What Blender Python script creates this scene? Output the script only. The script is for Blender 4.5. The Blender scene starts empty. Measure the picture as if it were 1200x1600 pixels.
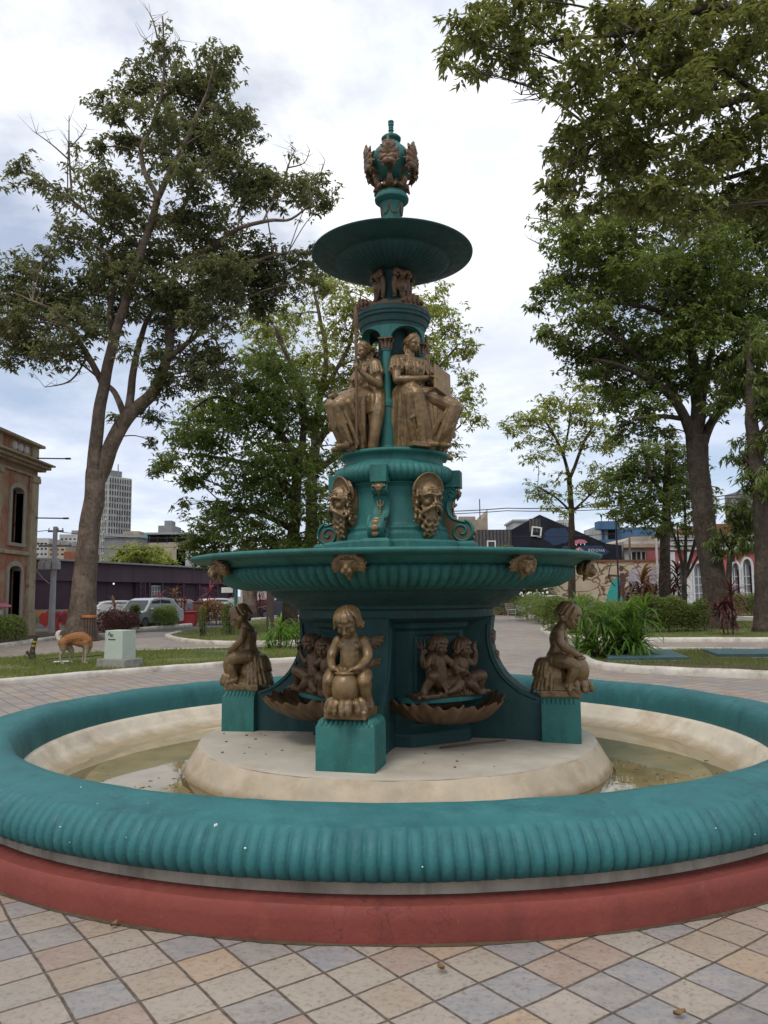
import bpy, bmesh, math, random
import numpy as np
from mathutils import Vector, Matrix, Euler, noise
R = math.radians
PI = math.pi
random.seed(7)
rng = np.random.default_rng(11)
scene = bpy.context.scene
col = scene.collection
V = Vector
# ------------------------------------------------------------------ camera model
FPX, PITCH, EYE, ROLL = 1232.0, R(6.0), 1.6, 0.0085
CP, SP = math.cos(PITCH), math.sin(PITCH)
def ray(u, v):
    du, dv = u - 600.0, v - 800.0
    du, dv = du - dv * ROLL, dv + du * ROLL
    x, y = du / FPX, -dv / FPX
    return x, CP - y * SP, SP + y * CP
def at(u, v, Y):
    x, f, z = ray(u, v)
    s = Y / f
    return V((x * s, Y, EYE + z * s))
def gr(u, v, z0=0.0):
    x, f, z = ray(u, v)
    s = (z0 - EYE) / z
    return V((x * s, f * s, z0))
def pxm(v, Y):
    return Y / (FPX * ray(600, v)[1])
cam_d = bpy.data.cameras.new('camera')
cam = bpy.data.objects.new('camera', cam_d); col.objects.link(cam)
cam.location = (0, 0, EYE)
cam.rotation_euler = (Matrix.Rotation(PI / 2 + PITCH, 3, 'X') @ Matrix.Rotation(-ROLL, 3, 'Z')).to_euler()
cam_d.sensor_fit = 'VERTICAL'; cam_d.sensor_height = 32.0
cam_d.lens = 32.0 * FPX / 1600.0
cam_d.clip_end = 5000; cam_d.clip_start = 0.05
scene.camera = cam

# ------------------------------------------------------------------ tagging
def tag(o, label=None, cat=None, group=None, kind=None):
    if label: o['label'] = label
    if cat: o['category'] = cat
    if group: o['group'] = group
    if kind: o['kind'] = kind
    return o
def thing(name, label, cat, loc=(0, 0, 0), rz=0.0, group=None):
    o = bpy.data.objects.new(name, None); col.objects.link(o)
    o.location = loc; o.rotation_euler = (0, 0, rz); o.empty_display_size = .2
    return tag(o, label, cat, group)
def kids(o):
    return [c for c in bpy.data.objects if c.parent is o]
def dup_part(o, parent, rz=None):
    c = o.copy(); col.objects.link(c); c.parent = parent
    if rz is not None: c.rotation_euler = (0, 0, rz)
    for k in kids(o):
        d = k.copy(); col.objects.link(d); d.parent = c
    return c

# ------------------------------------------------------------------ mesh builder
class MB:
    def __init__(s): s.v = []; s.f = []
    def add(s, vs, fs):
        n = len(s.v); s.v.extend([tuple(p) for p in vs]); s.f.extend([tuple(i + n for i in f) for f in fs]); return s
    def merge(s, o, M=None):
        return s.add([(M @ V(p)) for p in o.v] if M is not None else o.v, o.f)
    def box(s, c, d, M=None):
        hx, hy, hz = d[0] / 2, d[1] / 2, d[2] / 2
        vs = [V((x * hx, y * hy, z * hz)) for z in (-1, 1) for y in (-1, 1) for x in (-1, 1)]
        if M is not None: vs = [M @ p for p in vs]
        vs = [p + V(c) for p in vs]
        return s.add(vs, [(0, 2, 3, 1), (4, 5, 7, 6), (0, 1, 5, 4), (2, 6, 7, 3), (0, 4, 6, 2), (1, 3, 7, 5)])
    def ball(s, c, r, M=None, n=12, m=8):
        if not hasattr(r, '__len__'): r = (r, r, r)
        vs = [V((0, 0, -r[2]))]
        for j in range(1, m):
            a = -PI / 2 + PI * j / m
            for i in range(n):
                b = 2 * PI * i / n
                vs.append(V((math.cos(a) * math.cos(b) * r[0], math.cos(a) * math.sin(b) * r[1], math.sin(a) * r[2])))
        vs.append(V((0, 0, r[2])))
        fs = [(0, 1 + (i + 1) % n, 1 + i) for i in range(n)]
        for j in range(m - 2):
            a = 1 + j * n
            fs += [(a + i, a + (i + 1) % n, a + n + (i + 1) % n, a + n + i) for i in range(n)]
        a = 1 + (m - 2) * n; t = len(vs) - 1
        fs += [(a + i, a + (i + 1) % n, t) for i in range(n)]
        if M is not None: vs = [M @ p for p in vs]
        return s.add([p + V(c) for p in vs], fs)
    def tube(s, pts, rad, n=8, cap=True, flat=1.0, up=None):
        pts = [V(p) for p in pts]
        if not hasattr(rad, '__len__'): rad = [rad] * len(pts)
        vs = []; prev = None
        for i, p in enumerate(pts):
            d = (pts[min(i + 1, len(pts) - 1)] - pts[max(i - 1, 0)])
            if d.length < 1e-9: d = V((0, 0, 1))
            d.normalize()
            if prev is None:
                ref = V(up) if up else (V((0, 0, 1)) if abs(d.z) < .9 else V((1, 0, 0)))
                a = d.cross(ref).normalized()
            else:
                a = (prev - d * prev.dot(d))
                a = a.normalized() if a.length > 1e-6 else d.orthogonal().normalized()
            prev = a; b = d.cross(a)
            for k in range(n):
                t = 2 * PI * k / n
                vs.append(p + a * math.cos(t) * rad[i] + b * math.sin(t) * rad[i] * flat)
        fs = []
        for i in range(len(pts) - 1):
            q = i * n
            fs += [(q + k, q + (k + 1) % n, q + n + (k + 1) % n, q + n + k) for k in range(n)]
        if cap:
            fs.append(tuple(range(n - 1, -1, -1))); q = (len(pts) - 1) * n
            fs.append(tuple(range(q, q + n)))
        return s.add(vs, fs)
    def limb(s, pts, rad, n=10, sm=True):
        """rounded, tapering chain (for fused figures)"""
        pts = [V(p) for p in pts]
        if not hasattr(rad, '__len__'): rad = [rad] * len(pts)
        if sm and len(pts) > 2: pts, rad = spline(pts, rad, 4)
        s.tube(pts, rad, n)
        s.ball(pts[0], rad[0] * .99, n=n, m=6); s.ball(pts[-1], rad[-1] * .99, n=n, m=6)
        for p, r in zip(pts[1:-1], rad[1:-1]):
            if not sm: s.ball(p, r, n=n, m=6)
        return s
    def prism(s, poly, y0, y1, M=None):
        """polygon in xz, extruded along y"""
        n = len(poly)
        vs = [V((p[0], y0, p[1])) for p in poly] + [V((p[0], y1, p[1])) for p in poly]
        if M is not None: vs = [M @ p for p in vs]
        fs = [tuple(range(n)), tuple(range(2 * n - 1, n - 1, -1))]
        fs += [(i, i + n, (i + 1) % n + n, (i + 1) % n) for i in range(n)]
        return s.add(vs, fs)
    def lathe(s, prof, n=64, rib=None, nrib=0, phase=0., closed=False, cap=True):
        """prof: (r, z[, amp]); ribs are lobes added to r by amp"""
        vs = []
        for q in prof:
            r, z = q[0], q[1]; amp = q[2] if len(q) > 2 else 0
            nz = q[3] if len(q) > 3 else 0
            for i in range(n):
                t = 2 * PI * i / n + phase
                l = abs(math.sin(nrib * t / 2)) ** .6 if nrib else 0
                rr = r + amp * l
                vs.append((rr * math.cos(t), rr * math.sin(t), z + nz * l))
        fs = []
        m = len(prof)
        for j in range(m - 1 if not closed else m):
            a = j * n; b = ((j + 1) % m) * n
            fs += [(a + i, a + (i + 1) % n, b + (i + 1) % n, b + i) for i in range(n)]
        if not closed and cap:
            if prof[0][0] > 1e-6: fs.append(tuple(range(n - 1, -1, -1)))
            if prof[-1][0] > 1e-6: fs.append(tuple(range((m - 1) * n, m * n)))
        return s.add(vs, fs)
    def mesh(s, name):
        me = bpy.data.meshes.new(name); me.from_pydata(s.v, [], s.f); me.update()
        return me
    def build(s, name, m, parent=None, smooth=None, bevel=0, loc=None, rz=0):
        me = s.mesh(name)
        return link(name, me, m, parent, smooth, bevel, loc, rz)
def spline(pts, rad, k=4):
    P = []; Q = []
    n = len(pts)
    for i in range(n - 1):
        p0 = pts[max(i - 1, 0)]; p1 = pts[i]; p2 = pts[i + 1]; p3 = pts[min(i + 2, n - 1)]
        for j in range(k):
            t = j / k
            P.append(.5 * ((2 * p1) + (-p0 + p2) * t + (2 * p0 - 5 * p1 + 4 * p2 - p3) * t * t + (-p0 + 3 * p1 - 3 * p2 + p3) * t ** 3))
            Q.append(rad[i] * (1 - t) + rad[i + 1] * t)
    P.append(pts[-1]); Q.append(rad[-1])
    return P, Q
def link(name, me, m, parent=None, smooth=None, bevel=0, loc=None, rz=0):
    bm = bmesh.new(); bm.from_mesh(me); bmesh.ops.recalc_face_normals(bm, faces=bm.faces); bm.to_mesh(me); bm.free()
    o = bpy.data.objects.new(name, me); col.objects.link(o)
    if isinstance(m, (list, tuple)):
        for k in m: me.materials.append(k)
    elif m: me.materials.append(m)
    if smooth is not None:
        me.polygons.foreach_set('use_smooth', [True] * len(me.polygons))
        if smooth < 180: me.set_sharp_from_angle(angle=R(smooth))
    if bevel:
        b = o.modifiers.new('bevel', 'BEVEL'); b.width = bevel; b.segments = 2; b.limit_method = 'ANGLE'; b.angle_limit = R(40)
    if parent: o.parent = parent
    if loc is not None: o.location = loc
    if rz: o.rotation_euler = (0, 0, rz)
    return o
def fuse(mb, name, vox, smooth=2, fac=.5, disp=0, dscale=20, dfun=None):
    """weld overlapping volumes into one continuous surface"""
    me = mb.mesh('tmp'); o = bpy.data.objects.new('tmp', me); col.objects.link(o)
    r = o.modifiers.new('r', 'REMESH'); r.mode = 'VOXEL'; r.voxel_size = vox
    if smooth:
        q = o.modifiers.new('s', 'SMOOTH'); q.factor = fac; q.iterations = smooth
    dg = bpy.context.evaluated_depsgraph_get()
    out = bpy.data.meshes.new_from_object(o.evaluated_get(dg)); out.name = name
    bpy.data.objects.remove(o); bpy.data.meshes.remove(me)
    if disp:
        nrm = [v.normal.copy() for v in out.vertices]
        for v, nn in zip(out.vertices, nrm):
            v.co += nn * disp * noise.noise(v.co * dscale)
    return out
def quads(name, P, F, m, parent=None, loc=None, smooth=False):
    """numpy mesh of equal-size faces: P (N,3), F (M,k)"""
    me = bpy.data.meshes.new(name); k = F.shape[1]
    me.vertices.add(len(P)); me.vertices.foreach_set('co', np.ascontiguousarray(P, dtype=np.float32).ravel())
    me.loops.add(F.size); me.loops.foreach_set('vertex_index', np.ascontiguousarray(F, dtype=np.int32).ravel())
    me.polygons.add(len(F)); me.polygons.foreach_set('loop_start', np.arange(0, F.size, k, dtype=np.int32))
    try: me.polygons.foreach_set('loop_total', np.full(len(F), k, dtype=np.int32))
    except Exception: pass
    if smooth: me.polygons.foreach_set('use_smooth', np.ones(len(F), dtype=bool))
    me.update(calc_edges=True); me.validate()
    o = bpy.data.objects.new(name, me); col.objects.link(o); me.materials.append(m)
    if parent: o.parent = parent
    if loc is not None: o.location = loc
    return o

# ------------------------------------------------------------------ materials
class NT:
    def __init__(s, name):
        s.m = bpy.data.materials.new(name); s.m.use_nodes = True
        s.t = s.m.node_tree; s.b = s.t.nodes['Principled BSDF']; s.out = s.t.nodes['Material Output']
    def n(s, kind, **kw):
        x = s.t.nodes.new(kind)
        for k, v in kw.items():
            if k in x.inputs: x.inputs[k].default_value = v
            else: setattr(x, k, v)
        return x
    def l(s, a, b): s.t.links.new(a, b); return s
    def math(s, op, a, b=None, c=None):
        x = s.n('ShaderNodeMath', operation=op)
        for i, q in enumerate((a, b, c)):
            if q is None: continue
            if isinstance(q, (int, float)): x.inputs[i].default_value = q
            else: s.l(q, x.inputs[i])
        return x.outputs[0]
    def mix(s, fac, a, b, blend='MIX'):
        x = s.n('ShaderNodeMix', data_type='RGBA', blend_type=blend)
        for sock, q in ((x.inputs[0], fac), (x.inputs[6], a), (x.inputs[7], b)):
            if isinstance(q, (int, float)): sock.default_value = q
            elif isinstance(q, (tuple, list)): sock.default_value = (*q[:3], 1)
            else: s.l(q, sock)
        return x.outputs[2]
    def ramp(s, fac, stops, interp='LINEAR'):
        x = s.n('ShaderNodeValToRGB'); cr = x.color_ramp; cr.interpolation = interp
        while len(cr.elements) < len(stops): cr.elements.new(.5)
        for e, (p, c) in zip(cr.elements, stops):
            e.position = p; e.color = (*c, 1) if hasattr(c, '__len__') else (c, c, c, 1)
        s.l(fac, x.inputs[0]); return x.outputs[0]
    def coords(s, kind='Object'):
        return s.n('ShaderNodeTexCoord').outputs[kind]
    def pos(s):
        return s.n('ShaderNodeNewGeometry').outputs['Position']
    def noise(s, vec, scale, detail=4, rough=.55, dist=0, dim='3D'):
        x = s.n('ShaderNodeTexNoise', noise_dimensions=dim)
        x.inputs['Scale'].default_value = scale; x.inputs['Detail'].default_value = detail
        x.inputs['Roughness'].default_value = rough; x.inputs['Distortion'].default_value = dist
        if vec is not None: s.l(vec, x.inputs['Vector'])
        return x.outputs[0]
    def scalev(s, vec, sc):
        x = s.n('ShaderNodeMapping'); x.inputs['Scale'].default_value = sc; s.l(vec, x.inputs[0]); return x.outputs[0]
    def bump(s, h, strength=.3, dist=.02):
        x = s.n('ShaderNodeBump'); x.inputs['Strength'].default_value = strength; x.inputs['Distance'].default_value = dist
        s.l(h, x.inputs['Height']); s.l(x.outputs[0], s.b.inputs['Normal'])
    def set(s, colr=None, rough=.6, metal=0, spec=.4):
        if colr is not None:
            if isinstance(colr, tuple): s.b.inputs['Base Color'].default_value = (*colr, 1)
            else: s.l(colr, s.b.inputs['Base Color'])
        if isinstance(rough, (int, float)): s.b.inputs['Roughness'].default_value = rough
        else: s.l(rough, s.b.inputs['Roughness'])
        s.b.inputs['Metallic'].default_value = metal; s.b.inputs['Specular IOR Level'].default_value = spec
        return s.m
def paint(name, base, var=.35, scale=6, rough=.55, spec=.4, dirt=None, dscale=2.5, damt=.5, bump=.15, bscale=60, metal=0, bdist=.004, streak=False):
    t = NT(name); p = t.coords()
    n1 = t.noise(p, scale, 5, .6)
    lo = tuple(c * (1 - var) for c in base); hi = tuple(min(1, c * (1 + var)) for c in base)
    c = t.ramp(n1, [(.3, lo), (.7, hi)])
    if dirt:
        q = t.scalev(p, (1, 1, .18)) if streak else p
        n2 = t.noise(q, dscale, 6, .65)
        f = t.ramp(n2, [(.48, 0.), (.72, damt)])
        c = t.mix(f, c, dirt)
    nb = t.noise(p, bscale, 3, .6)
    rr = t.ramp(n1, [(.3, max(.05, rough - .1)), (.7, min(1, rough + .1))])
    t.set(c, rr, metal, spec)
    if bump: t.bump(nb, bump, bdist)
    return t.m
def plain(name, c, rough=.6, metal=0, spec=.4, var=.15, scale=5):
    return paint(name, c, var, scale, rough, spec, None, bump=0, metal=metal)

M = {}
M['teal'] = paint('teal_paint', (.022, .135, .118), .25, 5, .6, .35, (.012, .045, .045), 3, .65, .3, 70)
M['teal_rim'] = paint('teal_rim_paint', (.024, .128, .132), .22, 3, .5, .4, (.012, .06, .07), 1.6, .6, .35, 55, bdist=.006)
M['teal_dark'] = paint('shaded_weathered_teal', (.016, .064, .060), .3, 6, .65, .3, (.008, .022, .022), 3, .7, .25, 90)
M['bronze'] = paint('bronze_paint', (.178, .112, .048), .28, 14, .40, .55, (.062, .038, .018), 9, .6, .35, 90, metal=.25)
M['bronze_red'] = paint('reddish_bronze_paint', (.118, .068, .034), .25, 12, .48, .45, (.045, .022, .016), 6, .5, .2, 120, metal=.2)
M['red'] = paint('red_masonry_paint', (.180, .034, .031), .14, 2.2, .7, .3, (.12, .03, .026), 3, .5, .35, 45, bdist=.006)
M['beige'] = paint('grimy_beige_render', (.36, .325, .26), .2, 4, .8, .2, (.14, .115, .085), 5, .75, .4, 40, streak=True)
M['liner'] = paint('lime_washed_liner', (.56, .50, .40), .12, 3, .75, .25, (.33, .24, .14), 2.2, .75, .5, 18, bdist=.012)
M['island'] = paint('worn_white_concrete', (.395, .36, .30), .12, 2.5, .8, .2, (.29, .235, .165), 2.0, .6, .4, 30)
M['poolfloor'] = paint('silted_pool_floor', (.47, .385, .245), .2, 1.6, .9, .1, (.20, .19, .12), 1.3, .7, .4, 20)
def tide(m, lo, hi, stain, k=.05):
    """silt line left by the water below a wavering level"""
    t = NT.__new__(NT); t.m = m; t.t = m.node_tree; t.b = t.t.nodes['Principled BSDF']; t.out = t.t.nodes['Material Output']
    src = t.b.inputs['Base Color'].links[0].from_socket; p = t.pos(); sz = t.n('ShaderNodeSeparateXYZ'); t.l(p, sz.inputs[0])
    h = t.math('ADD', sz.outputs[2], t.math('MULTIPLY', t.math('SUBTRACT', t.noise(p, 5, 6, .7), .5), k * 2))
    x = t.n('ShaderNodeMapRange'); x.inputs['From Min'].default_value = lo; x.inputs['From Max'].default_value = hi; x.inputs['To Min'].default_value = .85; x.inputs['To Max'].default_value = 0; t.l(h, x.inputs[0])
    t.l(t.mix(x.outputs[0], src, stain), t.b.inputs['Base Color'])
tide(M['liner'], .065, .13, (.27, .205, .115), .05)
M['kerb'] = paint('whitewashed_kerb', (.50, .46, .40), .15, 3, .85, .2, (.17, .14, .10), 2.5, .75, .5, 25, bdist=.01)
M['concrete'] = paint('raw_concrete', (.27, .26, .23), .2, 4, .9, .2, (.10, .09, .07), 5, .6, .5, 25, bdist=.01)

def weathered(name, base, dusty, dark, rust=None, sc=2.2, rough=.6, bscale=60, bdist=.005, cracks=False):
    """brushed paint with dusty scuffs, dark stains and the odd chip"""
    t = NT(name); p = t.coords(); n1 = t.noise(p, sc, 6, .65, .3); n2 = t.noise(p, sc * 6, 6, .7); n3 = t.noise(t.scalev(p, (1, 1, .22)), sc * 2.4, 6, .7); n4 = t.noise(p, sc * 26, 4, .6)
    c = t.ramp(n1, [(.3, tuple(x * .82 for x in base)), (.7, tuple(x * 1.18 for x in base))])
    c = t.mix(t.ramp(n3, [(.50, 0.), (.70, .65)]), c, dark)
    c = t.mix(t.ramp(n2, [(.54, 0.), (.74, .40)]), c, dusty)
    c = t.mix(t.ramp(n4, [(.68, 0.), (.74, .5)]), c, rust or dusty)
    if cracks:
        vo = t.n('ShaderNodeTexVoronoi', feature='DISTANCE_TO_EDGE'); vo.inputs['Scale'].default_value = 1.1
        ns = t.n('ShaderNodeTexNoise'); ns.inputs['Scale'].default_value = 4; ns.inputs['Detail'].default_value = 4; t.l(p, ns.inputs['Vector'])
        va = t.n('ShaderNodeVectorMath', operation='ADD'); t.l(p, va.inputs[0]); t.l(ns.outputs['Color'], va.inputs[1]); t.l(va.outputs[0], vo.inputs['Vector'])
        k = t.math('MULTIPLY', t.ramp(vo.outputs['Distance'], [(.003, 1.), (.008, 0.)]), t.ramp(t.noise(p, .9, 3), [(.5, 0.), (.6, .8)]))
        c = t.mix(k, c, dark)
    t.set(c, t.ramp(n2, [(.35, rough - .12), (.65, min(1, rough + .18))]), 0, .35)
    h = t.math('ADD', t.math('MULTIPLY', n4, .5), t.noise(p, bscale, 3)); t.bump(h, .4, bdist); return t.m
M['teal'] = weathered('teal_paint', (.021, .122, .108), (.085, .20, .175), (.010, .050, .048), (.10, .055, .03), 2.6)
M['teal_dark'] = weathered('shaded_weathered_teal', (.014, .054, .052), (.04, .085, .078), (.008, .026, .026), (.05, .025, .015), 2.6)  # darker copy of the teal: shade under bowl and dish put into the colour
M['teal_rim'] = weathered('teal_rim_paint', (.024, .126, .130), (.070, .19, .185), (.012, .062, .068), None, 1.5, .62, 45, .007)
M['red'] = weathered('red_masonry_paint', (.188, .042, .031), (.25, .085, .06), (.10, .026, .022), (.26, .15, .11), 1.3, .75, 35, .007, True)
def tile_mat():
    t = NT('stone_paving'); p = t.pos()
    mp = t.n('ShaderNodeMapping'); mp.inputs['Rotation'].default_value = (0, 0, R(-36)); s = 1 / .237
    mp.inputs['Scale'].default_value = (s, s, s); t.l(p, mp.inputs[0])
    # hand-cut edges
    nz = t.n('ShaderNodeTexNoise'); nz.inputs['Scale'].default_value = 5.5; nz.inputs['Detail'].default_value = 3; t.l(p, nz.inputs['Vector'])
    off = t.n('ShaderNodeVectorMath', operation='SCALE'); off.inputs['Scale'].default_value = .05
    lf = t.n('ShaderNodeTexNoise'); lf.inputs['Scale'].default_value = .9; lf.inputs['Detail'].default_value = 1; t.l(p, lf.inputs['Vector'])
    sb = t.n('ShaderNodeVectorMath', operation='SUBTRACT'); sb.inputs[1].default_value = (.5, .5, .5)
    t.l(nz.outputs['Color'], sb.inputs[0]); t.l(sb.outputs[0], off.inputs[0])
    ad = t.n('ShaderNodeVectorMath', operation='ADD'); t.l(mp.outputs[0], ad.inputs[0]); lo = t.n('ShaderNodeVectorMath', operation='SCALE'); lo.inputs['Scale'].default_value = .30; t.l(lf.outputs['Color'], lo.inputs[0])
    a2 = t.n('ShaderNodeVectorMath', operation='ADD'); t.l(off.outputs[0], a2.inputs[0]); t.l(lo.outputs[0], a2.inputs[1]); t.l(a2.outputs[0], ad.inputs[1])
    fl = t.n('ShaderNodeVectorMath', operation='FLOOR'); t.l(ad.outputs[0], fl.inputs[0])
    flat = t.n('ShaderNodeVectorMath', operation='MULTIPLY'); flat.inputs[1].default_value = (1, 1, 0); t.l(fl.outputs[0], flat.inputs[0])
    wn = t.n('ShaderNodeTexWhiteNoise', noise_dimensions='2D'); t.l(flat.outputs[0], wn.inputs['Vector'])
    fr = t.n('ShaderNodeVectorMath', operation='FRACTION'); t.l(ad.outputs[0], fr.inputs[0])
    sx = t.n('ShaderNodeSeparateXYZ'); t.l(fr.outputs[0], sx.inputs[0])
    def edge(o): return t.math('SUBTRACT', .5, t.math('ABSOLUTE', t.math('SUBTRACT', o, .5)))
    e = t.math('MINIMUM', edge(sx.outputs[0]), edge(sx.outputs[1]))
    joint = t.ramp(e, [(.018, 1.), (.034, 0.)])
    tone = t.ramp(wn.outputs['Value'], [(0, (.36, .295, .225)), (.12, (.27, .26, .255)), (.22, (.37, .325, .285)), (.34, (.27, .275, .29)), (.45, (.225, .225, .235)),
              (.54, (.37, .33, .275)), (.64, (.33, .245, .20)), (.73, (.345, .325, .285)), (.82, (.41, .30, .195)), (.89, (.25, .26, .285)), (.95, (.37, .28, .235))], 'CONSTANT')
    tone = t.mix(.12, tone, t.ramp(t.noise(flat.outputs[0], .37, 2), [(.3, (.26, .23, .20)), (.7, (.42, .38, .33))]))
    # veins inside each stone, offset by the stone's own number
    vo = t.n('ShaderNodeVectorMath', operation='SCALE'); vo.inputs['Scale'].default_value = 13.; t.l(wn.outputs['Color'], vo.inputs[0])
    pv = t.n('ShaderNodeVectorMath', operation='ADD'); t.l(p, pv.inputs[0]); t.l(vo.outputs[0], pv.inputs[1])
    sv = t.scalev(pv.outputs[0], (1, 2.6, 1))
    v1 = t.noise(sv, 6, 6, .62, .6); v2 = t.noise(pv.outputs[0], 38, 5, .7)
    c = t.mix(t.ramp(v1, [(.42, 0.), (.72, .55)]), tone, (.43, .385, .33))
    c = t.mix(t.ramp(v1, [(.62, 0.), (.74, .45)]), c, (.28, .16, .11))
    c = t.mix(t.ramp(v2, [(.3, .65), (.50, 0.)]), c, (.13, .12, .105))
    big = t.noise(p, .7, 5, .6)
    c = t.mix(t.ramp(big, [(.42, .0), (.75, .45)]), c, (.19, .165, .135))
    jc = t.ramp(t.noise(p, 22, 3), [(.35, (.060, .044, .032)), (.7, (.13, .10, .075))])
    c = t.mix(1.0, c, (.85, .81, .78), 'MULTIPLY')
    c = t.mix(joint, c, jc)
    t.set(c, t.ramp(v2, [(.3, .55), (.7, .8)]), 0, .35)
    h = t.math('SUBTRACT', t.math('MULTIPLY', v2, .25), t.math('MULTIPLY', joint, 1.0))
    h = t.math('ADD', h, t.math('MULTIPLY', wn.outputs['Value'], .2))
    t.bump(h, .55, .01)
    return t.m
M['tiles'] = tile_mat()
def ground_mat(name, stops, scale, bscale=30, bd=.01, rough=.95):
    t = NT(name); p = t.pos()
    c = t.ramp(t.noise(p, scale, 7, .65), stops)
    c2 = t.noise(p, scale * 14, 4, .6)
    c = t.mix(t.ramp(c2, [(.35, .45), (.6, 0.)]), c, tuple(x * .5 for x in stops[0][1]))
    t.set(c, rough, 0, .2); t.bump(t.noise(p, bscale, 4), .6, bd); return t.m
M['ground'] = ground_mat('dusty_ground', [(.3, (.16, .14, .11)), (.7, (.22, .20, .16))], .3)
M['road'] = ground_mat('grey_asphalt', [(.3, (.085, .083, .082)), (.7, (.13, .125, .12))], .4)
M['soil'] = ground_mat('bed_soil', [(.35, (.065, .045, .028)), (.65, (.12, .09, .055))], 1.2)
M['turf'] = ground_mat('patchy_turf', [(.3, (.09, .11, .035)), (.5, (.12, .15, .045)), (.68, (.22, .18, .10))], .9)
def leaf_mat(name, a, b, c3=None, trans=.35, rough=.5, spec=.35):
    t = NT(name)
    rp = t.n('ShaderNodeNewGeometry').outputs['Random Per Island']
    stops = [(0, a), (.8, b)] + ([(1, c3)] if c3 else [])
    c = t.ramp(rp, stops)
    p = t.pos(); big = t.noise(p, .55, 3)
    c = t.mix(t.ramp(big, [(.4, 0.), (.65, .55)]), c, tuple(x * 1.35 for x in b))
    t.set(c, rough, 0, spec)
    tr = t.n('ShaderNodeBsdfTranslucent'); t.l(t.mix(.5, c, (b[0] * 2.2, b[1] * 1.9, b[2] * .8)), tr.inputs[0])
    mx = t.n('ShaderNodeMixShader'); mx.inputs[0].default_value = trans
    t.l(t.b.outputs[0], mx.inputs[1]); t.l(tr.outputs[0], mx.inputs[2]); t.l(mx.outputs[0], t.out.inputs[0])
    return t.m
M['leaf_l'] = leaf_mat('broad_leaf', (.068, .088, .048), (.128, .148, .080), (.19, .17, .07), .40)
M['leaf_n'] = leaf_mat('near_leaf', (.060, .082, .030), (.132, .154, .052), (.21, .20, .065), .42)
M['leaf_r'] = leaf_mat('dark_leaf', (.066, .104, .036), (.134, .180, .056), (.19, .20, .06), .44)
M['leaf_c'] = leaf_mat('light_leaf', (.115, .165, .042), (.215, .255, .064), (.31, .29, .085), .5)
M['leaf_d'] = leaf_mat('mid_leaf', (.080, .125, .040), (.150, .205, .064), (.23, .25, .07), .46)
M['leaf_g'] = leaf_mat('grass_blade', (.085, .120, .030), (.165, .195, .055), (.28, .24, .11), .35, .7)
M['leaf_strap'] = leaf_mat('strap_leaf', (.045, .12, .018), (.115, .22, .035), (.26, .26, .05), .4, .45)
M['leaf_red'] = leaf_mat('cordyline_red_leaf', (.10, .018, .022), (.23, .035, .055), (.33, .07, .09), .3, .45)
M['leaf_maroon'] = leaf_mat('cordyline_maroon_leaf', (.035, .016, .016), (.10, .030, .030), (.10, .085, .030), .25, .45)
M['leaf_bronze'] = leaf_mat('cordyline_bronze_leaf', (.11, .055, .022), (.21, .10, .035), (.10, .10, .03), .3, .45)
M['leaf_dry'] = plain('dry_leaf', (.20, .11, .045), .8, var=.4)
M['petal'] = plain('white_petal', (.75, .74, .68), .7)
def bark_mat(name, a, b, sc=7):
    t = NT(name); p = t.pos(); q = t.scalev(p, (1, 1, .35))
    n1 = t.noise(q, sc, 8, .75, .6); n2 = t.noise(p, 1.6, 6, .65); n3 = t.noise(p, 9, 5, .7)
    c = t.ramp(n1, [(.30, a), (.66, b)])
    c = t.mix(t.ramp(n2, [(.48, 0.), (.62, .6)]), c, tuple(x * 1.45 for x in b))
    c = t.mix(t.ramp(n3, [(.58, 0.), (.68, .7)]), c, (b[0] * 1.7, b[1] * 1.8, b[2] * 1.75))
    c = t.mix(t.ramp(n3, [(.30, .7), (.42, 0.)]), c, tuple(x * .6 for x in a))
    t.set(c, .9, 0, .15); t.bump(t.math('ADD', n1, t.math('MULTIPLY', n3, .6)), 1., .09); return t.m
M['bark'] = bark_mat('grey_brown_bark', (.075, .055, .042), (.20, .155, .12))
M['bark_dark'] = bark_mat('dark_bark', (.035, .028, .022), (.095, .075, .058))
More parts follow.
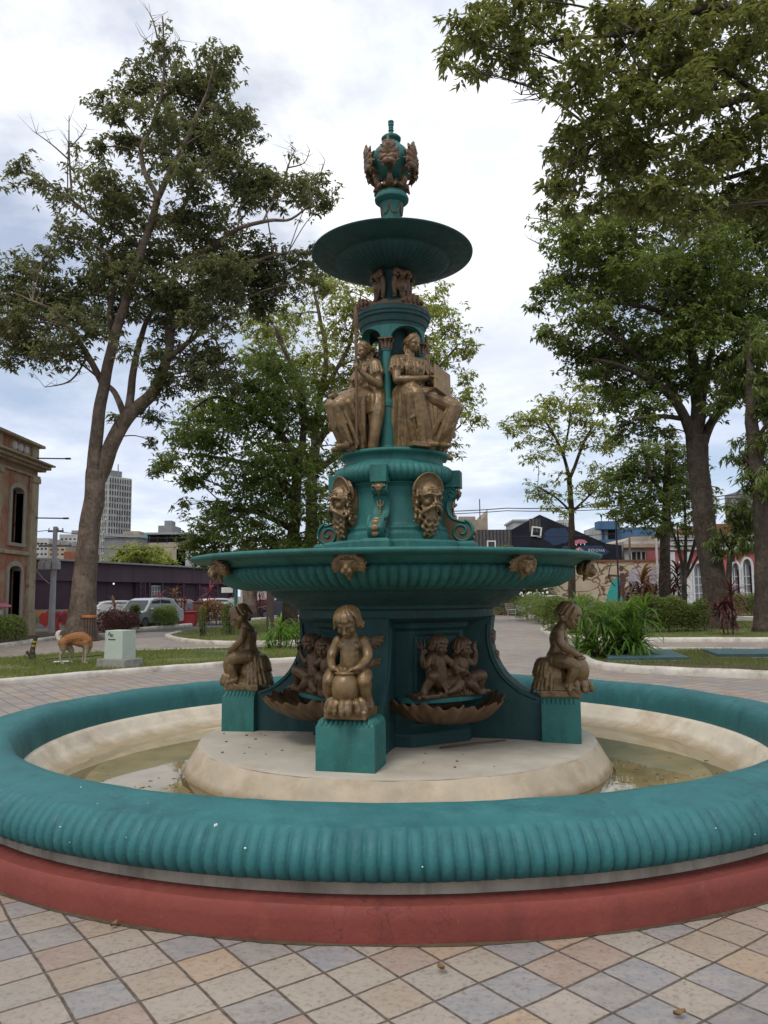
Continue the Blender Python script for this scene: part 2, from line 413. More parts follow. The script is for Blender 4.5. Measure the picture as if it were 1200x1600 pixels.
# ------------------------------------------------------------------ sky and light
SUN_EL, SUN_AZ = 58.0, -150.0     # azimuth from +Y, clockwise: behind the camera to the left
def build_world():
    w = bpy.data.worlds.new("World"); scene.world = w; w.use_nodes = True
    t = w.node_tree; bg = t.nodes['Background']; L = t.links.new
    def N(k, **kw):
        x = t.nodes.new(k)
        for a, b in kw.items(): setattr(x, a, b)
        return x
    sky = N('ShaderNodeTexSky', sky_type='NISHITA'); sky.sun_disc = False
    sky.sun_elevation = R(SUN_EL); sky.sun_rotation = R(SUN_AZ); sky.air_density = 1.0; sky.dust_density = 1.2; sky.ozone_density = 2.0
    sk = N('ShaderNodeMix', data_type='RGBA', blend_type='MULTIPLY'); sk.inputs[0].default_value = 1
    L(sky.outputs[0], sk.inputs[6]); sk.inputs[7].default_value = (1, 1, 1, 1)
    tc = N('ShaderNodeTexCoord'); sp = N('ShaderNodeSeparateXYZ'); L(tc.outputs['Generated'], sp.inputs[0])
    def m(op, a, b=None):
        x = N('ShaderNodeMath', operation=op)
        for i, q in enumerate((a, b)):
            if q is None: continue
            if isinstance(q, (int, float)): x.inputs[i].default_value = q
            else: L(q, x.inputs[i])
        return x.outputs[0]
    z = m('MAXIMUM', sp.outputs[2], 0.0); zz = m('ADD', z, .22)
    cx = N('ShaderNodeCombineXYZ'); L(m('DIVIDE', sp.outputs[0], zz), cx.inputs[0]); L(m('DIVIDE', sp.outputs[1], zz), cx.inputs[1])
    def nz(scale, det, rough, off, dist=0):
        mp = N('ShaderNodeMapping'); mp.inputs['Location'].default_value = off; L(cx.outputs[0], mp.inputs[0])
        x = N('ShaderNodeTexNoise'); x.inputs['Scale'].default_value = scale; x.inputs['Detail'].default_value = det
        x.inputs['Roughness'].default_value = rough; x.inputs['Distortion'].default_value = dist; L(mp.outputs[0], x.inputs['Vector']); return x.outputs[0]
    def rp(f, stops):
        x = N('ShaderNodeValToRGB'); cr = x.color_ramp
        while len(cr.elements) < len(stops): cr.elements.new(.5)
        for e, (p, c) in zip(cr.elements, stops): e.position = p; e.color = (*c, 1) if hasattr(c, '__len__') else (c, c, c, 1)
        L(f, x.inputs[0]); return x.outputs[0]
    cover = rp(nz(1.1, 8, .58, (3.1, 1.7, 0), .25), [(.38, .4), (.52, 1.)])
    shade = nz(1.5, 9, .60, (7.3, 2.2, 4), .35)
    cloud = rp(shade, [(.32, (.76, .81, .95)), (.43, (.87, .91, 1.03)), (.52, (1.0, 1.03, 1.10)), (.62, (1.2, 1.2, 1.22))])
    # cumulus cover is brighter overhead than near the horizon
    lift = rp(z, [(0., (.70, .76, .84)), (.14, (.78, .83, .90)), (.40, (1., 1., 1.)), (.75, (1.08, 1.08, 1.07))])
    cl = N('ShaderNodeMix', data_type='RGBA', blend_type='MULTIPLY'); cl.inputs[0].default_value = 1; L(cloud, cl.inputs[6]); L(lift, cl.inputs[7])
    k = N('ShaderNodeMix', data_type='RGBA'); k.inputs[0].default_value = 0
    sc_ = N('ShaderNodeMix', data_type='RGBA', blend_type='MULTIPLY'); sc_.inputs[0].default_value = 1; L(cl.outputs[2], sc_.inputs[6]); q = 1 / .12 * .94; sc_.inputs[7].default_value = (q, q, q, 1)
    fin = N('ShaderNodeMix', data_type='RGBA'); L(cover, fin.inputs[0]); L(sk.outputs[2], fin.inputs[6]); L(sc_.outputs[2], fin.inputs[7])
    L(fin.outputs[2], bg.inputs[0]); bg.inputs[1].default_value = .12
build_world()
sd = bpy.data.lights.new('sun', 'SUN'); sd.energy = 1.5; sd.angle = R(18); sd.color = (1, .95, .88)
so = bpy.data.objects.new('sun', sd); col.objects.link(so)
sdir = V((math.sin(R(SUN_AZ)) * math.cos(R(SUN_EL)), math.cos(R(SUN_AZ)) * math.cos(R(SUN_EL)), math.sin(R(SUN_EL))))
so.rotation_euler = sdir.to_track_quat('Z', 'Y').to_euler(); so.location = (0, 0, 40)
scene.view_settings.view_transform = 'Standard'; scene.view_settings.look = 'None'
scene.view_settings.exposure = .18; scene.view_settings.gamma = 1
scene.cycles.max_bounces = 8; scene.cycles.transparent_max_bounces = 12

# ------------------------------------------------------------------ fountain
FC = V((.106, 7.7, 0))
TH = -14.0
FT = thing('fountain', 'tall teal cast-iron fountain with bronze figures standing in its round pool', 'fountain', FC)
def dirv(a): return V((math.sin(R(a)), -math.cos(R(a)), 0))

b = MB().lathe([(3.90, 0), (3.905, .10), (3.90, .152), (3.885, .168), (3.70, .172), (3.40, .172), (3.40, -.01)], 256, cap=False)
b.v = [(p[0] * (1 + .0012 * noise.noise(V(p) * 1.7)), p[1] * (1 + .0012 * noise.noise(V(p) * 1.7)), p[2] + (.006 * noise.noise(V(p) * 2.2) if p[2] > .12 else 0)) for p in b.v]
b.build('base_course', M['red'], FT, 40)
vs = []; fs = []; n = 900
for i in range(n):
    t = 2 * PI * i / n; w = .002 + .018 * max(0, noise.noise(V((math.cos(t) * 9, math.sin(t) * 9, 0)))+.25) + .012 * abs(noise.noise(V((math.cos(t) * 60, math.sin(t) * 60, 3))))
    vs += [(3.897 * math.cos(t), 3.897 * math.sin(t), .004 + w * .4), ((3.908 + w) * math.cos(t), (3.908 + w) * math.sin(t), .003)]
for i in range(n): q = (i + 1) % n; fs.append((2 * i, 2 * i + 1, 2 * q + 1, 2 * q))
MB().add(vs, fs).build('dirt_line', M['soil'], FT, 180)
b = MB().lathe([(3.755, .172), (3.75, .25), (3.60, .25)], 256, cap=False)
b.build('plinth_band', M['beige'], FT, 40)
NR = 336
b = MB().lathe([(3.71, .232), (3.775, .236, .010), (3.822, .258, .022), (3.846, .295, .030), (3.852, .335, .033), (3.845, .375, .033), (3.825, .412, .031), (3.792, .448, .026, .005),
                (3.765, .470, .016, .008), (3.748, .482, .004, .003), (3.735, .482), (3.66, .497), (3.57, .511), (3.48, .517), (3.41, .512), (3.355, .49), (3.318, .445),
                (3.298, .39), (3.285, .31), (3.278, .235), (3.27, .18)], NR * 8, nrib=NR, cap=False)
for i, p in enumerate(b.v):
    q = V(p); k = noise.noise(q * 2.1) * .009 + noise.noise(q * 7) * .003; b.v[i] = (p[0] * (1 + k * .3), p[1] * (1 + k * .3), p[2] + k)
rim_ = b.build('rim', M['teal_rim'], FT, 180)
b = MB()
for k in range(15):       # white droppings and chips
    a = rng.uniform(-38, 38); r, z = [(3.55, .512), (3.62, .503), (3.70, .488), (3.80, .46), (3.86, .40), (3.88, .34)][rng.integers(0, 6)]
    p = dirv(a) * r; s_ = .003 + .005 * rng.random() ** 3
    b.ball((p.x, p.y, z), (s_, s_ * rng.uniform(.6, 1.4), s_ * .8), n=6, m=4)
for k in range(9):
    p = dirv(-14.6 + rng.normal(0, .22)) * (3.76 + rng.uniform(-.03, .05)); b.ball((p.x, p.y, .476), (.006, .012 * rng.uniform(.5, 1.3), .010), n=6, m=4)
tag(b.build('droppings', plain('chalky_white', (.6, .62, .6), .9), rim_, 180), kind='stuff')
# liner, silted floor, island
pr = [(3.31, .22), (3.285, .252), (3.25, .256), (3.215, .225), (3.165, .15), (3.10, .092), (3.02, .058), (2.92, .042), (2.80, .034), (2.68, .028), (2.55, .022), (2.35, .018), (2.1, .02), (1.9, .015)]
def tilt(p):      # the floor falls towards the drain on the near side; hand-trowelled lumps
    p = V(p); rr = math.hypot(p.x, p.y); w = max(0, min(1, (3.22 - rr) / .25))
    return (p.x, p.y, p.z + w * (p.y * .013 - p.x * .002 + noise.noise(p * 3.0) * .012 + noise.noise(p * 8) * .005) + (noise.noise(p * 11) * .010 if 2.95 < rr < 3.24 else 0))
b = MB().lathe(pr[:9], 320, cap=False); b.v = [tilt(p) for p in b.v]
b.build('pool_liner', M['liner'], FT, 180)
b = MB().lathe(pr[8:], 240, cap=False); b.v = [tilt(p) for p in b.v]
b.build('pool_floor', M['poolfloor'], FT, 180)
M['skirt'] = paint('silt_stained_concrete', (.41, .345, .255), .16, 3, .85, .2, (.25, .19, .12), 2.4, .7, .5, 22, bdist=.01)
b = MB().lathe([(2.0, .0), (1.985, .03), (1.965, .065), (1.935, .12), (1.90, .18), (1.868, .235), (1.85, .262), (1.84, .272)], 192, cap=False)
for i, p in enumerate(b.v):
    k = 1 + noise.noise(V(p) * 3) * .008 + noise.noise(V(p) * 9) * .004; b.v[i] = (p[0] * k, p[1] * k, p[2])
tide(M['skirt'], .07, .12, (.19, .14, .075), .04)
b.build('island_skirt', M['skirt'], FT, 180)
b = MB().lathe([(1.846, .266), (1.836, .280), (1.81, .287), (1.0, .298), (0, .30)], 192, cap=False)
b.build('island', M['island'], FT, 35)
# debris on the island
b = MB()
for k in range(24):
    a = rng.uniform(-100, 60); r = rng.uniform(1.0, 1.75); p = dirv(a) * r; s = rng.uniform(.005, .015)
    b.ball((p.x, p.y, .297), (s, s * rng.uniform(.4, 1), s * .35), n=6, m=4)
for k in range(110):      # flecks drifting on the water
    a = rng.normal(*((-62, 9), (62, 12), (-48, 8))[rng.integers(0, 3)]); r = rng.uniform(2.05, 2.9); p = dirv(a) * r; s = rng.uniform(.006, .028)
    b.ball((p.x, p.y, .058), (s, s * rng.uniform(.25, .7), .002), n=6, m=4)
tag(b.build('dirt_crumbs', M['soil'], FT, 180), kind='stuff')

# water
wt = NT('pool_water')
n_ = wt.noise(wt.pos(), 9, 3, .5)
bp = wt.n('ShaderNodeBump'); bp.inputs['Strength'].default_value = .05; bp.inputs['Distance'].default_value = .004; wt.l(n_, bp.inputs['Height'])
gl = wt.n('ShaderNodeBsdfGlossy'); gl.inputs['Roughness'].default_value = .015; wt.l(bp.outputs[0], gl.inputs['Normal'])
tr = wt.n('ShaderNodeBsdfTransparent'); tr.inputs[0].default_value = (.94, .94, .86, 1)
fr = wt.n('ShaderNodeFresnel'); fr.inputs['IOR'].default_value = 1.55; wt.l(bp.outputs[0], fr.inputs['Normal'])
mx = wt.n('ShaderNodeMixShader'); wt.l(fr.outputs[0], mx.inputs[0]); wt.l(tr.outputs[0], mx.inputs[1]); wt.l(gl.outputs[0], mx.inputs[2]); wt.l(mx.outputs[0], wt.out.inputs[0])
b = MB().lathe([(3.16, .056), (1.95, .0561)], 160, cap=False)
o = b.build('water', wt.m, None, 180, loc=FC); tag(o, kind='structure')

# pedestal: octagonal core with four concave buttresses
ph = R(45 + TH + 22.5 - 90)
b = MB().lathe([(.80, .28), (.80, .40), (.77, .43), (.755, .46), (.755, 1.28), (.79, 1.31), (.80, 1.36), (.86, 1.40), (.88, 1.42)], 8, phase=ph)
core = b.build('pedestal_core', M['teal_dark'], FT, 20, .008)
for k in range(4):        # raised panel mouldings
    a = TH + 45 + 90 * k; d = dirv(a); t = V((-d.y, d.x, 0)); c = d * .702
    w, z0, z1 = .235, .50, 1.25; b = MB()
    Q = [c + t * sx * w + V((0, 0, zz)) for sx, zz in ((-1, z0), (1, z0), (1, z1), (-1, z1))]
    for i in range(4): b.tube([Q[i], Q[(i + 1) % 4]], .014, 6)
    b.build('panel_moulding', M['teal_dark'], core, 60)
b = MB().lathe([(.84, 1.36), (.90, 1.38), (.93, 1.40), (.935, 1.465), (.96, 1.475), (1.0, 1.48), (1.01, 1.505), (1.03, 1.52), (1.10, 1.545), (1.17, 1.585), (1.195, 1.61), (1.20, 1.635), (1.225, 1.637), (1.23, 1.66), (.5, 1.66)], 96)
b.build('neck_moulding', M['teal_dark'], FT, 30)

bt_prof = [(.60, .285), (1.40, .285), (1.40, .665), (1.36, .672), (1.298, .69), (1.22, .725), (1.163, .764), (1.10, .815), (1.047, .873), (1.0, .945), (.967, 1.017), (.945, 1.09), (.93, 1.162), (.925, 1.25), (.935, 1.34), (.945, 1.40), (.60, 1.40)]
def buttress(a):
    b = MB(); w = .155
    b.prism([(-r, z) for r, z in bt_prof], -w, w, Matrix.Rotation(PI / 2, 4, 'Z') )
    # prism lies in xz with x=-r : turn so that it points to -y
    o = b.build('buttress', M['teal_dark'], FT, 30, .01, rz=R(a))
    m_ = MB()
    edge = bt_prof[3:15]
    for s in (-1, 1):
        m_.tube([V((s * (w + .002), -r + .03, z - .012)) for r, z in edge], .014, 6)
    m_.build('edge_moulding', M['teal_dark'], o, 60)
    bl = MB()
    x, y0, y1 = .232, -1.37, -1.71
    prof = [(0, .287), (0, .615), (.012, .632), (.03, .655), (.055, .672)]
    rings = []
    for ins, z in prof:
        rings.append([V((sx * (x - ins), (y0 if sy > 0 else y1) + (0 if sy > 0 else ins), z)) for sx, sy in ((-1, -1), (1, -1), (1, 1), (-1, 1))])
    vs = [p for r_ in rings for p in r_]; fs = []
    for j in range(len(rings) - 1):
        for i in range(4): fs.append((j * 4 + i, j * 4 + (i + 1) % 4, j * 4 + 4 + (i + 1) % 4, j * 4 + 4 + i))
    q = (len(rings) - 1) * 4; fs += [(q, q + 1, q + 2, q + 3), (3, 2, 1, 0)]
    bl.add(vs, fs)
    for i in range(11):        # fluted upper edge
        xx = -x + .045 + i * (2 * x - .09) / 10
        bl.tube([(xx, y1 + .006, .618), (xx * .985, y1 + .018, .636), (xx * .965, y1 + .038, .657), (xx * .93, y1 + .066, .670)], [.008, .017, .017, .008], 8)
    for s in (-1, 1):
        for i in range(8):
            yy = y1 + .045 + i * (y0 - y1 - .07) / 7
            bl.tube([(s * (x - .006), yy, .618), (s * (x - .018), yy, .636), (s * (x - .038), yy, .657), (s * (x - .066), yy, .670)], [.008, .017, .017, .008], 8)
    bl.build('pier_block', M['teal'], o, 40, .006)
    return o
bt0 = buttress(TH)
for k in range(1, 4): dup_part(bt0, FT, R(TH + 90 * k))

# great bowl
NB = 128
b = MB().lathe([(1.20, 1.64), (1.30, 1.645, .0), (1.42, 1.66, .018, -.01), (1.53, 1.69, .03, -.018), (1.62, 1.735, .036, -.012), (1.665, 1.78, .036, 0), (1.68, 1.815, .024, .008), (1.665, 1.838, .0, 0),
                (1.645, 1.845), (1.65, 1.87), (1.70, 1.889), (1.80, 1.90), (1.90, 1.905), (1.935, 1.912), (1.948, 1.926), (1.945, 1.943), (1.925, 1.952), (1.89, 1.948), (1.80, 1.91), (1.62, 1.80), (1.3, 1.74), (.6, 1.70), (0, 1.69)], NB * 8, nrib=NB)
bowl = b.build('bowl', M['teal'], FT, 180)
# upper drum
b = MB().lathe([(.78, 1.70), (.78, 1.98), (.70, 2.0), (.70, 2.085), (.68, 2.10), (.3, 2.10)], 8, phase=ph)
dr = b.build('drum_plinth', M['teal'], FT, 20, .008)
b = MB()
for k in range(4):
    Mr = Matrix.Rotation(R(TH + 90 * k), 3, 'Z')
    for (w, y0, y1, z0, z1, ch) in ((.33, -.3, -.86, 1.72, 2.02, .03), (.27, -.3, -.80, 2.0, 2.102, .025)):
        P = []
        for ins, z in ((0, z0), (0, z1 - ch), (ch, z1)):
            P.append([V((-w / 2 + ins, y1 + ins, z)), V((w / 2 - ins, y1 + ins, z)), V((w / 2 - ins, y0, z)), V((-w / 2 + ins, y0, z))])
        vs = [Mr @ p for r_ in P for p in r_]; fs = [(3, 2, 1, 0), (8, 9, 10, 11)]
        for j in range(2): fs += [(j * 4 + i, j * 4 + (i + 1) % 4, j * 4 + 4 + (i + 1) % 4, j * 4 + 4 + i) for i in range(4)]
        b.add(vs, fs)
b.build('plinth_block', M['teal'], dr, 30, .004)
b = MB().lathe([(.56, 2.09), (.56, 2.155), (.545, 2.165), (.53, 2.19), (.535, 2.215), (.515, 2.235), (.49, 2.245), (.478, 2.27), (.475, 2.6), (.49, 2.625), (.50, 2.63), (.505, 2.645)], 96)
b.build('drum', M['teal'], FT, 30)
b = MB().lathe([(.49, 2.645), (.53, 2.655, .008), (.565, 2.69, .02), (.58, 2.735, .022), (.572, 2.78, .02), (.54, 2.815, .012), (.515, 2.828, 0), (.50, 2.835), (.485, 2.85), (.478, 2.875), (.485, 2.90), (.51, 2.918), (.528, 2.925), (.535, 2.94), (.53, 2.955), (.51, 2.962), (0, 2.965)], 60 * 8, nrib=60)
b.build('gadrooned_collar', M['teal'], FT, 180)

# scrolled consoles on the drum
def spiral(c, r0, turns, a0, x, n=40, sgn=1):
    out = []
    for i in range(n):
        f = i / (n - 1); a = a0 + sgn * turns * 2 * PI * f; r = r0 * (1 - f) ** .8 + .008
        out.append(V((x, c[0] + math.cos(a) * r, c[1] + math.sin(a) * r)))
    return out
cs = [(.44, 2.62), (.60, 2.62), (.622, 2.59), (.622, 2.55), (.60, 2.515), (.565, 2.505), (.548, 2.47), (.545, 2.42), (.56, 2.36), (.60, 2.315), (.66, 2.295), (.72, 2.28), (.765, 2.245), (.785, 2.195), (.772, 2.145), (.735, 2.105), (.44, 2.10)]
def console(a):
    b = MB(); b.prism([(-r, z) for r, z in cs], -.062, .062, Matrix.Rotation(PI / 2, 4, 'Z'))
    o = b.build('console', M['teal'], FT, 30, .005, rz=R(a))
    v = MB()
    for s in (-1, 1):
        v.tube(spiral((-.665, 2.195), .105, 1.6, PI / 2 + .3, s * .064, sgn=1), .015, 6)
        v.tube(spiral((-.575, 2.56), .045, 1.2, PI / 2, s * .064, n=24, sgn=1), .009, 6)
        v.tube([V((s * .064, -r + .018, z)) for r, z in cs[4:12]], .014, 6)
    v.build('volute', M['teal'], o, 60)
    i_ = MB()
    for s in (-1, 1):
        i_.prism([(-.70, 2.125), (-.75, 2.16), (-.755, 2.21), (-.72, 2.25), (-.64, 2.275), (-.575, 2.32), (-.545, 2.38), (-.50, 2.40), (-.50, 2.12)], s * .0625 - .002, s * .0625 + .002, Matrix.Rotation(PI / 2, 4, 'Z'))
    i_.build('inlay', M['bronze_red'], o)
    bl = MB().box((0, -.555, 2.70), (.155, .21, .165)); bl.build('console_block', M['teal'], o, 30, .006)
    # bronze ornaments: small head, pendant, tongue of scales
    g = MB(); g.ball((0, -.63, 2.575), (.038, .025, .036))
    for k in range(7):
        t = PI * k / 6; g.limb([(math.cos(t) * .03, -.63, 2.58 + math.sin(t) * .02), (math.cos(t) * .062, -.635, 2.585 + math.sin(t) * .045)], [.012, .008], 6)
    g.ball((0, -.655, 2.57), .012); g.limb([(0, -.64, 2.55), (0, -.62, 2.50)], [.022, .008], 8)
    g.limb([(0, -.575, 2.46), (0, -.575, 2.37)], [.010, .010], 6)
    for s in (-1, 1): g.limb([(0, -.575, 2.40), (s * .022, -.58, 2.41), (s * .028, -.575, 2.45)], [.007] * 3, 6)
    for zz in (2.33, 2.35): g.ball((0, -.585, zz), .016)
    bl_m = fuse(g, 'ornament', .005, 1)
    link('ornament', bl_m, M['bronze'], o, 180)
    s_ = MB(); pts = [(.735, 2.262), (.765, 2.235), (.788, 2.19), (.775, 2.14)]
    for j in range(4):
        r, z = pts[j]
        s_.ball((0, -r + .004, z), (.046 - .004 * j, .014, .03), n=14, m=8)
    s_.build('scale_tongue', M['bronze'], o, 180)
    return o
c0 = console(TH)
for k in range(1, 4): dup_part(c0, FT, R(TH + 90 * k))

# colonnade
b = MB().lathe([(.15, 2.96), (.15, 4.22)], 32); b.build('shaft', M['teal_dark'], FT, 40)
def column(a):
    b = MB()
    n = 16
    def ring(z, r): return [(r, z)]
    b.lathe([(.088, 2.96), (.088, 3.0), (.08, 3.01), (.078, 3.38), (.086, 3.39), (.088, 3.43), (.06, 3.45), (.05, 3.47), (.042, 3.49), (.040, 3.94), (.048, 3.95), (.048, 3.965), (.040, 3.97), (.04, 4.08)], 20)
    for i, p in enumerate(b.v): b.v[i] = (p[0], p[1] - .275, p[2])
    o = b.build('column', M['teal'], FT, 35, rz=R(a))
    c = MB()
    for k in range(8):
        t = 2 * PI * k / 8; d = V((math.cos(t), math.sin(t), 0)); c.limb([V((0, -.275, 3.972)) + d * .042, V((0, -.275, 4.02)) + d * .047, V((0, -.275, 4.05)) + d * .066], [.016, .014, .010], 6)
    c.box((0, -.275, 4.064), (.135, .135, .016))
    c.build('capital', M['bronze_red'], o, 60)
    return o
col0 = column(TH)
for k in range(1, 4): dup_part(col0, FT, R(TH + 90 * k))
b = MB(); n = 128; rows = 6
ro, ri = .315, .235
def zb(i):
    t = ((i / n * 360 - (TH - 90)) % 90) / 45 - 1
    x = min(1, abs(t) / .80)
    return 4.072 + .125 * math.sqrt(max(0, 1 - x * x))
vs = []; fs = []
for i in range(n):
    t = 2 * PI * i / n; c, s = math.cos(t), math.sin(t); z = zb(i)
    vs += [(ro * c, ro * s, 4.225), (ro * c, ro * s, z), (ri * c, ri * s, z), (ri * c, ri * s, 4.225)]
for i in range(n):
    a = i * 4; q = ((i + 1) % n) * 4
    fs += [(a, a + 1, q + 1, q), (a + 1, a + 2, q + 2, q + 1), (a + 2, a + 3, q + 3, q + 2)]
b.add(vs, fs).build('arcade', M['teal'], FT, 50)
b = MB().lathe([(.29, 4.205), (.318, 4.21), (.322, 4.235), (.335, 4.245), (.345, 4.28), (.348, 4.30), (.365, 4.31), (.368, 4.335), (.378, 4.345), (.378, 4.385), (.36, 4.40), (.20, 4.405), (.17, 4.41), (.195, 4.44), (.203, 4.47), (.195, 4.505), (.165, 4.53), (.14, 4.55), (.125, 4.6), (.118, 4.75), (.14, 4.83), (.2, 4.86)], 96)
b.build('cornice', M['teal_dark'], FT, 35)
b = MB(); n = 160; vs = []; fs = []
for i in range(n):
    t = i / n * 360; ph_ = ((t - (TH - 90)) % 90) / 90     # 0 at the columns, .5 over the figures
    h = .022 + .075 * math.exp(-((ph_ - .5) / .19) ** 2) + .03 * math.exp(-(min(ph_, 1 - ph_) / .05) ** 2) + .006 * math.sin(t * .9)
    c, s = math.cos(R(t)), math.sin(R(t)); q = .03 * math.exp(-((ph_ - .5) / .2) ** 2)
    for r, z in ((.355 + q, 4.385), (.36 + q, 4.40 + h * .9), (.35 + q, 4.402 + h), (.325, 4.40 + h * .9), (.325, 4.395)): vs.append((r * c, r * s, z))
for i in range(n):
    a = i * 5; q = ((i + 1) % n) * 5
    for j in range(4): fs.append((a + j, q + j, q + j + 1, a + j + 1))
b.add(vs, fs)
for k in range(4):
    for j in range(-2, 3):
        dd = dirv(TH + 45 + 90 * k + j * 8); h = .05 - abs(j) * .013
        b.ball(dd * .388 + V((0, 0, 4.41 + h * .6)), (.02, .02, h), n=8, m=6)
b.build('cresting', M['bronze_red'], FT, 50)
# cartouches under the dish
g = MB()
g.ball((0, -.17, 4.66), (.062, .035, .085)); g.ball((0, -.195, 4.66), (.04, .025, .055))
for s in (-1, 1):
    g.limb([(s * .02, -.18, 4.79), (s * .075, -.185, 4.80), (s * .09, -.19, 4.755), (s * .06, -.195, 4.745)], [.026, .026, .022, .014], 8)
    g.limb([(s * .075, -.16, 4.73), (s * .085, -.155, 4.65), (s * .07, -.155, 4.57), (s * .09, -.17, 4.53)], [.026, .022, .022, .02], 8)
g.ball((0, -.185, 4.775), (.04, .03, .04)); g.limb([(0, -.18, 4.57), (0, -.19, 4.52)], [.035, .02], 8)
ca = link('cartouche', fuse(g, 'cartouche', .0065, 2), M['bronze_red'], FT, 180, rz=R(TH + 45))
for k in range(1, 4): dup_part(ca, FT, R(TH + 45 + 90 * k))
# upper dish
b = MB().lathe([(.13, 4.835), (.22, 4.835), (.32, 4.842, .0, -.006), (.42, 4.862, .0, -.012), (.51, 4.895, .0, -.012), (.565, 4.928, 0, -.006), (.582, 4.945), (.590, 4.947), (.598, 4.942), (.70, 4.985), (.795, 5.014), (.812, 5.022), (.814, 5.034), (.80, 5.040), (.77, 5.035), (.6, 4.99), (.3, 4.965), (0, 4.955)], 56 * 6, nrib=56)
b.build('upper_dish', M['teal_dark'], FT, 180)
b = MB().lathe([(.13, 4.95), (.10, 5.0), (.093, 5.40), (.098, 5.44), (.115, 5.545), (.12, 5.57), (.15, 5.585), (.172, 5.605), (.175, 5.625), (.165, 5.65), (.15, 5.66), (.15, 5.675), (.10, 5.70), (.07, 5.72), (.055, 5.80), (.07, 5.85)], 64)
st = b.build('stem_cup', M['teal'], FT, 35)
b = MB()
for k in range(6):
    a0 = TH + k * 60
    def pt(da, z): return dirv(a0 + da) * (.0955 + (z - 5.42) / .13 * .02 + .004) + V((0, 0, z))
    b.tube([pt(-28, 5.45), pt(-20, 5.445), pt(-10, 5.47), pt(0, 5.555)], .0075, 5); b.tube([pt(28, 5.45), pt(20, 5.445), pt(10, 5.47), pt(0, 5.555)], .0075, 5)
b.build('swag', M['bronze_red'], st, 60)
b = MB().ball((0, 0, 6.02), (.205, .205, .205), n=32, m=20); b.build('globe', M['teal'], FT, 180)
b = MB().lathe([(.12, 6.185), (.095, 6.22), (.078, 6.228), (.072, 6.245), (.085, 6.255), (.10, 6.268), (.102, 6.285), (.088, 6.30), (.05, 6.315), (.034, 6.33), (.022, 6.345), (.02, 6.362), (.029, 6.37), (.029, 6.378), (.02, 6.388), (.026, 6.40), (.026, 6.41), (.02, 6.42), (.029, 6.43), (.029, 6.452), (.022, 6.458), (.03, 6.462), (.03, 6.475), (0, 6.48)], 32)
b.build('finial', M['teal'], FT, 40)
def acanthus():
    g = MB()
    g.limb([(0, -.045, 5.78), (0, -.06, 5.84), (0, -.12, 5.885), (0, -.20, 5.91), (0, -.245, 5.96)], [.034, .026, .026, .03, .036], 8)
    lobes = [(0, .0, .0, .185), (1, .45, .0, .165), (-1, .45, .0, .165), (1, .95, -.01, .15), (-1, .95, -.01, .15), (1, 1.5, -.03, .13), (-1, 1.5, -.03, .13), (1, 2.1, -.05, .11), (-1, 2.1, -.05, .11)]
    for s, ang, dz, ln in lobes:
        dx, dz2 = math.sin(ang) * s, math.cos(ang)
        c = V((0, -.245, 5.975 + dz)); e = c + V((dx * ln * .85, .02 - .05 * max(0, 1 - ang), dz2 * ln))
        m_ = (c + e) / 2 + V((0, -.018, 0))
        g.limb([c, m_, e], [.036, .034, .005], 8)
        for q in (-1, 1): g.limb([m_, m_ + V((dx + q * dz2 * .8, -.1, dz2 - q * dx * .8)) * .05], [.018, .004], 6)
    g.limb([(0, -.10, 5.72), (0, -.145, 5.755), (0, -.165, 5.80), (0, -.125, 5.815)], [.032, .036, .03, .018], 8)
    for s in (-1, 1): g.limb([(s * .03, -.10, 5.715), (s * .055, -.15, 5.725), (s * .05, -.175, 5.70)], [.026, .026, .012], 8)
    return fuse(g, 'acanthus_leaf', .006, 1, disp=.005, dscale=40)
al = link('acanthus_leaf', acanthus(), M['bronze_red'], FT, 180, rz=R(TH + 7))
for k in range(1, 6): dup_part(al, FT, R(TH + 7 + 60 * k))
# ------------------------------------------------------------------ figures (fused, continuous bodies)
def hand(mb, w, d, n, s=1.0, curl=.5, side_sign=1):
    d = V(d).normalized(); n = V(n); n = (n - d * n.dot(d)).normalized(); sd_ = d.cross(n) * side_sign
    mb.limb([w, V(w) + d * .03 * s, V(w) + d * .065 * s], [.019 * s, .024 * s, .024 * s], 8)
    for i, L in enumerate((.85, 1.0, .95, .75)):
        o = V(w) + d * .068 * s + sd_ * (i - 1.5) * .0165 * s
        p1 = o + (d * math.cos(curl * .6) + n * math.sin(curl * .6)) * .030 * s * L
        p2 = p1 + (d * math.cos(curl * 1.5) + n * math.sin(curl * 1.5)) * .024 * s * L
        p3 = p2 + (d * math.cos(curl * 2.3) + n * math.sin(curl * 2.3)) * .018 * s * L
        mb.limb([o - d * .01 * s, p1, p2, p3], [.0095 * s, .009 * s, .0082 * s, .0068 * s], 6, sm=False)
    o = V(w) + d * .022 * s - sd_ * .022 * s
    mb.limb([o, o + (d * .6 - sd_ * .7 + n * .4) * .032 * s, o + (d * 1.2 - sd_ * .6 + n * .9) * .045 * s], [.012 * s, .0105 * s, .008 * s], 6, sm=False)
